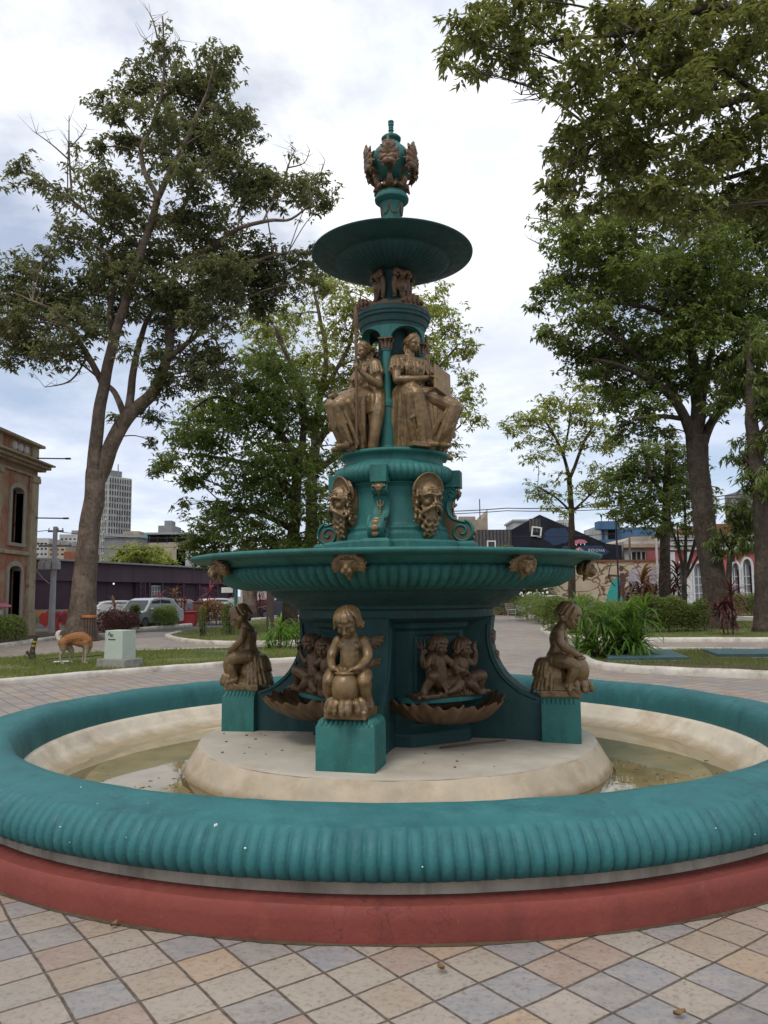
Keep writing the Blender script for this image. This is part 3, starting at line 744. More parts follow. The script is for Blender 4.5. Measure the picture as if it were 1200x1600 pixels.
def head(mb, c, r, M3, hair='child', beard=False):
    """face looks along -y of M3"""
    c = V(c)
    P = lambda x, y, z: c + M3 @ V((x * r, y * r, z * r))
    M4 = M3
    mb.ball(c + M3 @ V((0, .08 * r, .18 * r)), (.80 * r, .95 * r, .90 * r), M3, 16, 12)      # skull
    mb.ball(P(0, -.30, -.42), (.58 * r, .52 * r, .52 * r), M3, 12, 8)                        # jaw
    mb.ball(P(0, -.62, -.78), .19 * r)                                                       # chin
    for s in (-1, 1):
        mb.ball(P(s * .36, -.56, -.28), .26 * r)                                             # cheek
        mb.limb([P(s * .12, -.84, .14), P(s * .34, -.80, .20), P(s * .56, -.62, .10)], [.09 * r, .10 * r, .07 * r], 6)   # brow
        mb.ball(P(s * .31, -.70, -.02), (.13 * r, .11 * r, .09 * r), M3, 8, 6)               # eye
        mb.ball(P(s * .80, .06, -.10), (.10 * r, .17 * r, .24 * r), M3, 8, 6)                # ear
    mb.limb([P(0, -.84, .12), P(0, -.98, -.14), P(0, -1.06, -.28)], [.085 * r, .10 * r, .135 * r], 8)
    for s in (-1, 1): mb.ball(P(s * .11, -.93, -.31), .09 * r)
    mb.limb([P(-.20, -.79, -.50), P(0, -.88, -.47), P(.20, -.79, -.50)], [.05 * r, .07 * r, .05 * r], 6)
    mb.limb([P(-.17, -.78, -.60), P(0, -.86, -.62), P(.17, -.78, -.60)], [.05 * r, .075 * r, .05 * r], 6)
    rr = random.Random(int(abs(c.x * 999) + abs(c.z * 777)))
    if hair == 'child':
        for k in range(26):                       # locks combed from the crown, curling at the tips
            a = -PI / 2 + (k + .5 + rr.uniform(-.3, .3)) / 26 * 2 * PI
            d = V((math.cos(a), math.sin(a), 0)); front = d.y < -.55
            low = .60 if front else (-.25 if abs(d.x) > .5 else -.45)
            pts = [P(d.x * .18, d.y * .2 + .08, 1.10), P(d.x * .62, d.y * .72 + .06, .88), P(d.x * .86, d.y * .98 + .04, .55)]
            if not front: pts += [P(d.x * .93, d.y * 1.04 + .04, low + .22), P(d.x * (.86 + .2 * (k % 2)), d.y * (.98 + .16 * (k % 2)) + .04, low + .06 * (k % 3))]
            mb.limb(pts, [.08 * r, .105 * r, .11 * r, .12 * r, .07 * r][:len(pts)], 6)
        mb.limb([P(0, -.35, 1.10), P(-.12, -.75, .82), P(-.06, -.9, .60)], [.1 * r, .11 * r, .06 * r], 6)
        for s in (-1, 1):
            for k in range(4): mb.ball(P(s * (.86 + .08 * (k % 2)), .05 + .12 * k, -.30 - .10 * (k % 3)), .19 * r)
    elif hair == 'woman':
        for s in (-1, 1):
            for k in range(7):
                a = .25 + k * .2
                mb.limb([P(s * .06, -.62 + .1 * k, .86 + .05 * k), P(s * .55, -.52 + .13 * k, .62), P(s * .84, -.18 + .12 * k, .18), P(s * .70, .45 + .05 * k, -.12)], [.09 * r, .12 * r, .13 * r, .10 * r], 6)
            mb.limb([P(s * .55, .6, -.25), P(s * .65, .55, -.75), P(s * .60, .30, -1.25), P(s * .72, .05, -1.6)], [.17 * r, .17 * r, .13 * r, .07 * r], 8)
        mb.ball(P(0, .95, .12), (.5 * r, .42 * r, .42 * r), M3)
        for k in range(-3, 4):
            mb.limb([P(k * .2, -.42 + abs(k) * .09, 1.0 - abs(k) * .09), P(k * .22, -.44 + abs(k) * .09, 1.17 - abs(k) * .08)], [.12 * r, .08 * r], 6)
        mb.limb([P(-.78, -.1, .62), P(-.45, -.45, .86), P(0, -.55, .95), P(.45, -.45, .86), P(.78, -.1, .62)], .09 * r, 6)
def rot(yaw=0, pitch=0, roll=0):
    """pitch > 0 bows the head"""
    return Matrix.Rotation(R(yaw), 3, 'Z') @ Matrix.Rotation(R(pitch), 3, 'X') @ Matrix.Rotation(R(roll), 3, 'Y')
# --- child astride a rock, both hands on the lid of a round jar
def putto():
    b = MB()
    head(b, (0, -.085, .722), .110, rot(0, 30), 'child')
    b.limb([(0, -.035, .64), (0, -.01, .60)], [.05, .058], 10)
    b.limb([(0, 0, .575), (0, .005, .52), (0, .0, .45), (0, .01, .38), (0, .03, .33)], [.072, .088, .085, .094, .10], 12)
    for s in (-1, 1):
        b.ball((s * .043, -.046, .535), (.042, .026, .036)); b.ball((s * .055, .02, .545), (.055, .06, .05))
        b.ball((s * .062, .04, .325), (.075, .085, .07))
        b.limb([(s * .10, .0, .575), (s * .135, -.01, .50), (s * .145, -.05, .445), (s * .115, -.125, .395), (s * .09, -.155, .378)], [.045, .042, .036, .030, .024], 10)
        hand(b, (s * .092, -.152, .378), (-s * .75, -.45, -.18), (0, 0, -1), .78, .35, s)
        b.limb([(s * .075, .02, .325), (s * .125, -.07, .315), (s * .138, -.135, .275)], [.072, .068, .052], 12)
        b.limb([(s * .138, -.135, .275), (s * .142, -.105, .20), (s * .138, -.07, .125)], [.050, .048, .030], 10)
        b.limb([(s * .138, -.06, .105), (s * .145, -.105, .088), (s * .148, -.145, .075)], [.032, .028, .020], 8)
        for k in range(4): b.ball((s * .148 + (k - 1.5) * .012, -.165, .072), .010, n=6, m=4)
    b.ball((0, -.075, .40), .012)
    me = fuse(b, 'child', .0055, 3, disp=.0012, dscale=35)
    j = MB().lathe([(.03, .10), (.06, .12), (.095, .17), (.105, .225), (.10, .275), (.08, .315), (.066, .33), (.078, .338), (.080, .348), (.06, .358), (.025, .368), (.022, .38), (.0, .388)], 32)
    for i, p in enumerate(j.v): j.v[i] = (p[0], p[1] - .155, p[2])
    s_ = MB()
    s_.box((0, 0, .03), (.33, .36, .06)); s_.box((0, .01, .075), (.26, .32, .06))
    s_.ball((0, .05, .17), (.13, .13, .14)); s_.ball((0, -.10, .10), (.13, .13, .06))
    rr = random.Random(5)
    for k in range(9):                            # leaves round the jar's foot
        a = -PI / 2 + (k - 4) * .42
        L_ = rr.uniform(.75, 1.15); c = V((math.cos(a) * .085, -.10 + math.sin(a) * .085, .15)); d = V((math.cos(a + rr.uniform(-.25, .25)), math.sin(a), 0)) * L_
        s_.limb([c, c + d * .05 + V((0, 0, -.02)), c + d * .075 + V((0, 0, -.085)), c + d * .085 + V((0, 0, -.115))], [.018, .030, .027, .007], 8)
    for layer, (rad, z0, z1, n_) in enumerate(((.15, .30, .15, 13), (.19, .24, .085, 14), (.17, .33, .22, 11))):   # plumage behind
        for k in range(n_):
            a = PI / 2 + (k - (n_ - 1) / 2) * .23 + rr.uniform(-.06, .06)
            d = V((math.cos(a) * .72, math.sin(a), 0)); c = V((0, .06, z0))
            e = c + d * rad; e.z = z1 + rr.uniform(-.015, .015)
            s_.limb([c + d * .05, (c + e) / 2 + d * .045 + V((0, 0, .03)), e, e + d * .025 + V((0, 0, -.04))], [.022, .027, .021, .005], 8)
    ms = fuse(s_, 'perch', .0065, 1, disp=.004, dscale=30)
    return me, j, ms
pm, pj, ps = putto()
def place_putto(a, lab):
    o = link('putto_statue', pm.copy(), M['bronze'], FT, 180, loc=dirv(a) * 1.54 + V((0, 0, .672)), rz=R(a)); o['label'] = lab
    k = pj.build('jar', M['bronze'], o, 180); q = link('perch', ps.copy(), M['bronze'], o, 180)
    return o
for k, l in enumerate(('front bronze child bowing over a round lidded jar', 'bronze child in profile facing right over a jar', 'bronze child at the back of the pedestal', 'bronze child in profile facing left over a jar')):
    place_putto(TH + 90 * k, l)

# --- pair of reclining children in relief, the right one raising an arm; shelf and shell beneath
def relief():
    b = MB()
    # first child holds a trident
    head(b, (-.10, -.06, .415), .083, rot(18, 12), 'child')
    b.limb([(-.10, -.02, .335), (-.095, -.02, .28), (-.075, -.02, .20), (-.05, -.01, .115)], [.055, .075, .075, .08], 10)
    b.limb([(-.165, -.02, .315), (-.23, -.04, .245), (-.275, -.07, .29), (-.285, -.08, .335)], [.036, .034, .028, .022], 8)
    hand(b, (-.285, -.082, .335), (-.05, -.1, 1), (1, 0, 0), .7, 1.2)
    b.limb([(-.03, -.03, .315), (.045, -.06, .25), (.06, -.10, .19)], [.038, .034, .026], 8); hand(b, (.06, -.10, .19), (.1, -.3, -.9), (-1, 0, 0), .7, .6)
    b.limb([(-.08, -.05, .09), (-.19, -.12, .16), (-.23, -.15, .17)], [.07, .06, .05], 10); b.limb([(-.22, -.15, .17), (-.27, -.11, .08), (-.31, -.12, .02)], [.048, .04, .028], 8); b.limb([(-.31, -.11, .02), (-.34, -.17, .012)], [.026, .018], 8)
    b.limb([(-.04, -.05, .08), (.04, -.15, .10), (.01, -.17, .06)], [.066, .055, .046], 10); b.limb([(.01, -.17, .06), (-.07, -.17, .03)], [.042, .026], 8)
    for k in range(5): b.limb([(-.12 + k * .04, -.09, .13), (-.10 + k * .045, -.15, .06), (-.10 + k * .05, -.16, .005)], [.018, .02, .014], 6)
    # second child, turned away with an arm up
    head(b, (.155, -.05, .385), .085, rot(38, 6), 'child')
    b.limb([(.16, -.02, .31), (.165, -.02, .25), (.155, -.01, .17), (.15, 0, .10)], [.052, .074, .078, .082], 10)
    b.limb([(.225, -.02, .29), (.285, -.04, .235), (.295, -.06, .31), (.285, -.07, .36)], [.036, .032, .026, .022], 8); hand(b, (.285, -.07, .36), (-.1, 0, 1), (0, -1, 0), .7, .5)
    b.limb([(.095, -.04, .285), (.05, -.09, .23), (.10, -.12, .20)], [.036, .032, .026], 8); hand(b, (.10, -.12, .20), (.8, -.2, -.2), (0, 0, -1), .7, .7)
    b.limb([(.17, -.05, .09), (.27, -.14, .145), (.30, -.15, .14)], [.07, .058, .046], 10); b.limb([(.30, -.15, .14), (.29, -.13, .06), (.31, -.13, .015)], [.046, .038, .026], 8); b.limb([(.31, -.13, .012), (.36, -.16, .01)], [.025, .018], 8)
    b.limb([(.13, -.05, .08), (.16, -.16, .09), (.22, -.17, .03)], [.066, .052, .034], 10)
    for k in range(5): b.limb([(.08 + k * .03, -.08, .15), (.09 + k * .035, -.13, .08), (.10 + k * .04, -.15, .005)], [.016, .018, .014], 6)
    b.box((.0, -.06, .0), (.76, .20, .035)); b.ball((.02, -.02, .10), (.16, .06, .12)); b.ball((-.1, .01, .2), (.1, .05, .2)); b.ball((.16, .01, .2), (.1, .05, .2))
    rr = random.Random(3)
    for k in range(16): b.ball((rr.uniform(-.37, .37), rr.uniform(-.15, -.05), .012), rr.uniform(.015, .03), n=6, m=4)
    return fuse(b, 'relief', .0062, 1, disp=.003, dscale=30)
rm = relief()
def shell_mb(w, dep, h, ribs=17):
    """half dish: hinge at the wall, scalloped and crinkled lip outside; two surfaces so that it has thickness"""
    b = MB(); nu, nr = ribs * 12, 14
    def surf(off):
        vs = []
        for i in range(nu + 1):
            t = PI * i / nu; c = math.cos(ribs * 2 * t / 2 * 1.0); rb = .5 + .5 * math.cos(2 * ribs * t)
            wob = 1 + .05 * math.sin(t * 7.3) + .03 * math.sin(t * 17.1)
            for j in range(nr + 1):
                f = j / nr
                fl = 1 - (1 - f) ** 1.35
                rx, ry = w * (1 + (.05 * rb + .02) * f ** 2), dep * wob * (1 + (.07 * rb + .02) * f ** 2)
                x = -math.cos(t) * rx * fl; y = -math.sin(t) * ry * fl
                z = h * (f ** 2.6) + .030 * (rb - .5) * f ** 1.5 + off + .035 * math.cos(t) ** 2 * f + .012 * f ** 4 * math.sin(t * 11)
                vs.append((x, y, z))
        return vs
    A = surf(0); B = surf(-.016); n = nr + 1; o = len(A); fs = []
    for i in range(nu):
        for j in range(nr):
            a = i * n + j; fs.append((a, a + 1, a + n + 1, a + n)); fs.append((o + a, o + a + n, o + a + n + 1, o + a + 1))
        a = i * n + nr; fs.append((a, o + a, o + a + n, a + n))
    for j in range(nr):
        fs.append((j, o + j, o + j + 1, j + 1)); a = nu * n + j; fs.append((a, a + 1, o + a + 1, o + a))
    return b.add(A + B, fs)
for k, l in enumerate(('bronze relief of two children, one lifting a trident', 'bronze relief on the right side', 'bronze relief on the far side', 'bronze relief on the left panel, half hidden by the front child')):
    a = TH + 45 + 90 * k
    o = link('children_relief', rm.copy(), M['bronze_red'], FT, 180, loc=dirv(a) * .80 + V((0, 0, .742)), rz=R(a))
    if k in (0, 3): o['label'] = l
    t = MB(); t.tube([(-.272, -.105, .24), (-.302, -.10, .40)], .006, 6)
    for s in (-1, 0, 1): t.tube([(-.302, -.10, .40), (-.303 + s * .035, -.10, .42), (-.315 + s * .04, -.10, .475)], [.006, .006, .003], 6)
    t.tube([(-.24, -.10, .42), (-.37, -.10, .42)][:0] or [(-.337, -.10, .42), (-.268, -.10, .42)], .005, 6); t.build('trident', M['bronze_red'], o, 60)
    s = MB().lathe([(.40, -.012), (.43, 0), (.43, .03), (.41, .045), (0, .045)], 48)
    for i, p in enumerate(s.v): s.v[i] = (p[0], p[1] * .52 + .06, p[2])
    s.build('shelf', M['teal'], FT, 40, loc=dirv(a) * .79 + V((0, 0, .685)), rz=R(a))
    sh = shell_mb(.53, .54, .175); sh.tube([(-.20, -.03, .13), (.20, -.03, .13)], .035, 12)
    for i, p in enumerate(sh.v): sh.v[i] = (p[0], p[1], p[2])
    sh.build('shell_basin', M['bronze_red'], FT, 60, loc=dirv(a) * .72 + V((0, 0, .505)), rz=R(a))
# hanging scallops on the buttresses, behind the children
def pendant():
    g = MB()
    for z, r_ in ((1.17, .105), (.985, .085)):
        rad = -.925 if z > 1.1 else -.955
        for k in range(9):
            t = PI * (k / 8) ; d = V((-math.cos(t), 0, -math.sin(t) * .95 + .15))
            c = V((0, rad - .02, z + .06)); g.limb([c, c + d * r_ * .6 + V((0, -.022, 0)), c + d * r_ + V((0, -.01, 0))], [.014, .022, .018], 6)
        g.ball((0, rad - .005, z + .02), (r_ * .8, .03, r_ * .7))
    for s in (-1, 1):
        g.limb([(0, -.93, 1.27), (s * .035, -.935, 1.31), (s * .06, -.935, 1.29), (s * .045, -.935, 1.265), (0, -.93, 1.27)], .009, 6)
        g.limb([(0, -.93, 1.27), (s * .03, -.935, 1.235)], .010, 6)
    g.limb([(0, -.93, 1.29), (0, -.935, 1.15), (0, -.965, 1.0)], .012, 6)
    return fuse(g, 'shell_pendant', .006, 1)
pdm = pendant(); pdm.transform(Matrix.Translation((0, .03, 0)))
pd = link('shell_pendant', pdm, M['bronze_red'], FT, 180, rz=R(TH))
for k in range(1, 4): dup_part(pd, FT, R(TH + 90 * k))

# --- bearded river-god masks
def mask():
    g = MB()
    head(g, (0, -.03, .385), .138, rot(0, 2), None)
    for s in (-1, 1):
        g.limb([(s * .018, -.155, .415), (s * .058, -.15, .428), (s * .10, -.105, .405)], [.015, .019, .011], 6)      # heavy brow
        g.limb([(0, -.168, .318), (s * .035, -.172, .308), (s * .075, -.15, .275), (s * .105, -.115, .235), (s * .10, -.11, .205)], [.014, .021, .021, .016, .007], 8)   # moustache
        for k in range(3): g.limb([(s * .02, -.148, .452 + k * .018), (s * .07, -.125, .455 + k * .017)], .006, 6)
    rr = random.Random(8)
    for row, (z0, wid, yy, nn) in enumerate(((.30, .115, -.085, 7), (.265, .11, -.115, 7), (.225, .10, -.125, 7), (.18, .085, -.125, 6), (.13, .065, -.115, 5), (.085, .045, -.10, 4))):   # beard in rows of curling locks
        for k in range(nn):
            x = (k / (nn - 1) * 2 - 1) * wid + rr.uniform(-.006, .006); c = abs(x) / .12; y = yy + .055 * c * c; L = rr.uniform(.07, .095); w = (1 if (k + row) % 2 else -1) * .016; pin = 1 - L * 3.2
            g.limb([(x, y, z0), (x + w, y - .016, z0 - L * .35), (x * pin - w * .8, y - .012, z0 - L * .7), (x * pin + w * .5, y + .004, z0 - L * 1.1)], [.013, .0165, .0145, .005], 6)
    g.limb([(0, -.08, .28), (0, -.085, .18), (0, -.075, .08), (.0, -.055, .02)], [.075, .068, .045, .014], 10)
    for s in (-1, 1):                                     # side hair
        for k in range(8):
            z = .45 - k * .034; y = -.03 - .012 * (k % 2)
            g.limb([(s * .108, y, z), (s * (.132 + .008 * (k % 2)), y - .018, z - .022), (s * .122, y - .01, z - .045), (s * (.142 + .006 * (k % 2)), y + .008, z - .062)], [.014, .017, .014, .006], 6)
    fan = []
    for k in range(25):                                   # fluted shell headdress standing behind the brow
        t = PI * (.02 + .96 * k / 24); d = V((-math.cos(t), 0, math.sin(t))); c = V((0, .0, .44))
        g.limb([c + V((d.x * .09, -.01, d.z * .09)), c + V((d.x * .135, -.012, d.z * .145)), c + V((d.x * .168, -.03, d.z * .178))], [.012, .0125, .010], 6); fan.append(c + V((d.x * .170, -.032, d.z * .180)))
    g.limb(fan, .009, 6)
    g.ball((0, .025, .45), (.15, .04, .155)); g.ball((0, .06, .36), (.12, .09, .19)); g.ball((0, .07, .2), (.09, .09, .17))
    return fuse(g, 'bearded_mask', .0048, 1, disp=.0015, dscale=50)
mk = link('bearded_mask', mask(), M['bronze'], FT, 180, loc=(0, 0, 0))
me_ = mk.data
me_.transform(Matrix.Scale(.97, 4)); me_.transform(Matrix.Rotation(R(10), 4, 'X')); me_.transform(Matrix.Translation((0, -.485, 2.125)))
mk.rotation_euler = (0, 0, R(TH + 45)); mk['label'] = 'bearded bronze mask turned to the right'
for k in range(1, 4):
    o = dup_part(mk, FT, R(TH + 45 + 90 * k)); del o['label']
    if k == 3: o['label'] = 'bearded bronze mask seen in left profile'

# --- lion heads under the bowl's lip
def lion():
    g = MB()
    g.ball((0, -.02, .10), (.085, .07, .085)); g.ball((0, -.085, .065), (.05, .05, .042)); g.limb([(0, -.07, .13), (0, -.125, .085)], [.028, .024], 8)
    for s in (-1, 1):
        g.ball((s * .028, -.115, .055), .026); g.limb([(s * .02, -.085, .135), (s * .06, -.07, .14)], [.018, .014], 6); g.ball((s * .036, -.085, .115), .012)
        for k in range(7):
            a = -.6 + k * .36
            c = V((s * .05, 0, .09)); d = V((s * math.cos(a), -.12, math.sin(a)))
            g.limb([c, c + d * .07 + V((0, -.02, 0)), c + d * .105 + V((0, .0, -.012))], [.032, .032, .012], 8)
        g.limb([(s * .06, .0, .08), (s * .12, -.02, .075), (s * .16, -.01, .105)], [.028, .028, .010], 8)
    g.ball((0, -.09, .025), (.03, .03, .02)); g.limb([(0, -.04, .02), (0, -.03, -.05)], [.04, .012], 8)
    for k in range(-2, 3): g.limb([(k * .03, -.03, .16), (k * .034, -.04, .20)], [.03, .016], 6)
    g.ball((0, .03, .09), (.10, .06, .10))
    return fuse(g, 'lion_mask', .0062, 1, disp=.003, dscale=45)
lm = lion(); lm.transform(Matrix.Scale(.84, 4)); lm.transform(Matrix.Rotation(R(18), 4, 'X')); lm.transform(Matrix.Translation((0, -1.765, 1.765)))
l0 = link('lion_mask', lm, M['bronze'], FT, 180, rz=R(TH + 2))
for k in range(1, 8): dup_part(l0, FT, R(TH + 2 + 45 * k))

# --- seated women
def skirt(b, knees, feet, hips, n=9, seed=1):
    rr = random.Random(seed)
    for (kn, ft, hp) in zip(knees, feet, hips):
        b.limb([hp, (V(hp) * .45 + V(kn) * .55) + V((0, 0, .03)), kn], [.115, .105, .078], 14)
        b.limb([kn, (V(kn) + V(ft)) / 2 + V((0, -.01, 0)), V(ft) + V((0, .02, .05))], [.077, .066, .045], 12)
    A, B = V(knees[0]), V(knees[1]); FA, FB = V(feet[0]), V(feet[1])
    for i in range(n):                                   # cloth hanging between and beside the shins
        f = i / (n - 1); k = A.lerp(B, f); e = FA.lerp(FB, f)
        sag = -.05 * math.sin(PI * f)
        top = k + V((0, .05 + .05 * math.sin(PI * f), sag - .0)); bot = e + V((rr.uniform(-.03, .03), .06 + rr.uniform(-.03, .04), .0)); bot.z = .02
        mid = (top + bot) / 2 + V((rr.uniform(-.02, .02), -.02 + rr.uniform(-.02, .02), 0))
        b.limb([top + V((0, .06, .0)), top, mid, bot], [.045, .04, rr.uniform(.028, .04), rr.uniform(.03, .045)], 8)
    for (kn, ft, hp) in zip(knees, feet, hips):          # long folds wrapping the shins
        kn, ft = V(kn), V(ft)
        for i in range(8):
            t = PI * (-.15 + 1.3 * i / 7); o = V((math.cos(t), -math.sin(t) * .8, 0))
            tw = rr.uniform(-.5, .5); o2 = V((math.cos(t + tw), -math.sin(t + tw) * .7, 0))
            top = kn + o * .066 + V((0, 0, .03 * math.sin(t))); bot = ft + o2 * rr.uniform(.065, .095) + V((0, .03, 0)); bot.z = rr.uniform(.035, .06)
            md = top.lerp(bot, .5) + o * rr.uniform(.006, .026)
            b.limb([top, md, bot], [.013, rr.uniform(.015, .022), rr.uniform(.016, .026)], 6)
        for i in range(4):                               # swags from knee to hip
            f = i / 3; c0 = V(hp).lerp(kn, .25 + .2 * i) + V((.09 - .02 * i, 0, .02)); c1 = kn + V((-.06, .02, -.02 - .07 * i)); m_ = c0.lerp(c1, .5) + V((0, -.055, .01 - .03 * i))
            b.limb([c0, m_, c1], [.012, .020, .013], 6)
    for side, (kn, ft, hp) in enumerate(zip(knees, feet, hips)):   # folds down the outer sides
        s = -1 if side == 0 else 1
        for i in range(6):
            f = i / 5; st_ = V(hp).lerp(V(kn), f) + V((s * .07, 0, .0)); en = V((st_.x * (1 - .45 * f) + ft[0] * .45 * f + s * rr.uniform(-.02, .02) - s * .05 * f, max(st_.y + .05, -.12 + .0 * f) + .03 * f + rr.uniform(-.03, .03), .02))
            md = (st_ + en) / 2 + V((s * rr.uniform(.0, .04), rr.uniform(-.02, .02), 0))
            b.limb([st_, md, en], [.042, rr.uniform(.026, .04), rr.uniform(.03, .045)], 8)
        for i in range(5):                               # creases over the thigh
            f = .15 + i * .17; c = V(hp).lerp(V(kn), f) + V((0, 0, .03)); r_ = .105 - .02 * f
            b.limb([c + V((-r_ * .9, .01, -.02)), c + V((-r_ * .4, -.02, r_ * .72)), c + V((r_ * .45, .02, r_ * .70)), c + V((r_, .05, -.03))], [.012, .016, .016, .012], 6)
def torso(b, pel, neck, sh, seed=2):
    rr = random.Random(seed); pel, neck = V(pel), V(neck)
    c = pel.lerp(neck, .72)
    b.limb([pel, pel.lerp(neck, .32), pel.lerp(neck, .62) + V((0, -.01, 0)), pel.lerp(neck, .86)], [.135, .108, .118, .085], 14)
    for s in (0, 1): b.ball(V(sh[s]) * .6 + c * .4 + V((0, .0, -.03)), (.085, .075, .085))
    for s in (-1, 1): b.ball(c + V((s * .062, -.085, -.02)), (.058, .05, .055))
    b.limb([pel.lerp(neck, .85), neck + V((0, -.01, .05))], [.058, .047], 10)
    b.limb([sh[0], pel.lerp(neck, .9) + V((0, .01, .0)), sh[1]], [.06, .065, .06], 10)
    for i in range(7):                                   # gathered bodice
        x = (i - 3) * .035
        b.limb([c + V((x * 1.3, -.075 - .03 * (1 - abs(x) / .12), .06)), c + V((x, -.115, -.06)), pel.lerp(neck, .34) + V((x * .9, -.10, 0)), pel + V((x * 1.4, -.11, .02))], [.010, .013, .013, .014], 6)
    b.limb([pel.lerp(neck, .42) + V((-.11, -.02, 0)), pel.lerp(neck, .40) + V((0, -.115, 0)), pel.lerp(neck, .42) + V((.11, -.02, 0))], .016, 6)
def sleeve(b, sh, el, seed=0):
    sh, el = V(sh), V(el); m = sh.lerp(el, .45)
    b.limb([sh, m], [.062, .070], 10)
    d = (el - sh).normalized(); a = d.orthogonal().normalized(); c = d.cross(a)
    for k in range(9):
        t = 2 * PI * k / 9; o = a * math.cos(t) + c * math.sin(t)
        b.limb([sh + o * .052, m + o * .064 + d * .01], [.012, .019], 6)
def woman_tablet():
    b = MB()
    pel = (0, .09, .55); neck = (.01, .045, .93); sh = ((-.165, .04, .865), (.17, .04, .865))
    skirt(b, ((-.07, -.20, .50), (.31, -.30, .40)), ((.04, -.20, .03), (.19, -.20, .03)), ((-.08, .05, .54), (.09, .04, .54)), 9, 4)
    torso(b, pel, neck, sh)
    head(b, (.02, .005, 1.055), .088, rot(12, 10), 'woman')
    b.limb([(-.165, .04, .865), (-.215, -.06, .655)], [.052, .042], 10); b.limb([(-.215, -.06, .655), (-.06, -.17, .655), (.065, -.205, .675)], [.042, .034, .024], 10)
    hand(b, (.065, -.205, .675), (.85, -.25, .05), (.1, -.3, -.9), 1.0, .9); sleeve(b, sh[0], (-.215, -.06, .655))
    b.limb([(.17, .04, .865), (.30, -.03, .66)], [.052, .042], 10); b.limb([(.30, -.03, .66), (.33, -.13, .62)], [.042, .028], 10)
    hand(b, (.33, -.13, .62), (-.2, -.9, .25), (-1, 0, 0), 1.0, .8); sleeve(b, sh[1], (.30, -.03, .66))
    for ft in ((.04, -.20), (.19, -.20)): b.limb([(ft[0], ft[1] + .03, .045), (ft[0] + .02, ft[1] - .06, .03), (ft[0] + .035, ft[1] - .13, .02)], [.036, .034, .022], 8)
    b.box((0, .13, .26), (.36, .30, .52)); b.box((-.06, -.21, .02), (.20, .12, .045))
    b.limb([(.16, .05, .58), (.25, .0, .45), (.33, .02, .25), (.30, .03, .02)], [.07, .08, .07, .06], 10)
    return fuse(b, 'seated_woman', .0060, 1, disp=.002, dscale=30)
def woman_staff():
    b = MB()
    pel = (0, .09, .55); neck = (0, .045, .91); sh = ((-.165, .04, .85), (.165, .03, .845))
    skirt(b, ((-.10, -.33, .45), (.10, -.36, .41)), ((-.07, -.20, .03), (.11, -.24, .03)), ((-.09, .04, .54), (.09, .04, .54)), 9, 9)
    torso(b, pel, neck, sh)
    head(b, (0, -.0, 1.015), .088, rot(4, 10), 'woman')
    b.limb([(.165, .03, .845), (.245, .03, .625)], [.052, .042], 10); b.limb([(.245, .03, .625), (.235, -.09, .68), (.205, -.165, .745)], [.042, .036, .024], 10)
    hand(b, (.205, -.165, .745), (.0, -.75, .6), (-.3, -.2, .9), 1.0, 1.1); sleeve(b, sh[1], (.245, .03, .625))
    b.limb([(-.165, .04, .85), (-.24, -.04, .64)], [.052, .042], 10); b.limb([(-.24, -.04, .64), (-.16, -.16, .58), (-.08, -.24, .555)], [.042, .034, .024], 10)
    hand(b, (-.08, -.24, .555), (.2, -.9, -.3), (0, 0, -1), 1.0, .7); sleeve(b, sh[0], (-.24, -.04, .64))
    for ft in ((-.07, -.20), (.11, -.24)): b.limb([(ft[0], ft[1] + .03, .045), (ft[0], ft[1] - .06, .03), (ft[0], ft[1] - .14, .02)], [.036, .034, .022], 8)
    b.box((0, .13, .26), (.36, .30, .52)); b.limb([(.17, .06, .58), (.24, .02, .42), (.25, -.02, .2), (.22, -.04, .02)], [.07, .075, .06, .05], 10)
    for k in range(4): b.limb([(.10 + .03 * k, -.02, .62 - .03 * k), (.16 + .03 * k, -.05, .5), (.17 + .03 * k, -.06, .36)], [.03, .026, .016], 8)
    return fuse(b, 'seated_woman', .0060, 1, disp=.002, dscale=30)
wt_me, ws_me = woman_tablet(), woman_staff()
WS = Matrix.Diagonal((.94, .94, 1, 1))
for q in (wt_me, ws_me): q.transform(WS)
def place_woman(a, me, kind, lab=None):
    o = link('seated_woman_statue', me.copy(), M['bronze'], FT, 180, loc=dirv(a) * .33 + V((0, 0, 2.964)), rz=R(a))
    if lab: o['label'] = lab
    if kind == 'tablet':
        t = MB(); Mr = Matrix.Rotation(R(16), 3, 'Y') @ Matrix.Rotation(R(-22), 3, 'X') @ Matrix.Rotation(R(10), 3, 'Z')
        t.box((.215, -.235, .65), (.235, .028, .30), Mr); t.v = [tuple(WS @ V(p)) for p in t.v]; t.build('tablet', M['bronze'], o, bevel=.006)
        s = MB(); s.tube([(.052, -.23, .66), (.055, -.226, .76), (.057, -.22, .92)], [.006, .007, .009], 8); s.build('stylus', M['bronze_red'], o, 180)
    else:
        s = MB(); s.tube([(.193, -.202, 0), (.193, -.202, 1.18)], .014, 10); s.tube([(.193, -.202, 1.16), (.193, -.202, 1.20), (.193, -.202, 1.30), (.193, -.202, 1.38)], [.016, .026, .024, .008], 10)
        s.build('staff', M['bronze_red'], o, 60)
        s = MB(); s.tube([(-.12, -.315, .545), (.02, -.33, .53)], .028, 12); s.build('scroll', M['bronze'], o, 60)
    return o
place_woman(TH + 45, wt_me, 'tablet', 'seated bronze woman writing on a tablet')
place_woman(TH - 45, ws_me, 'staff', 'seated bronze woman holding a tall staff')
place_woman(TH + 135, ws_me, 'staff'); place_woman(TH + 225, wt_me, 'tablet')
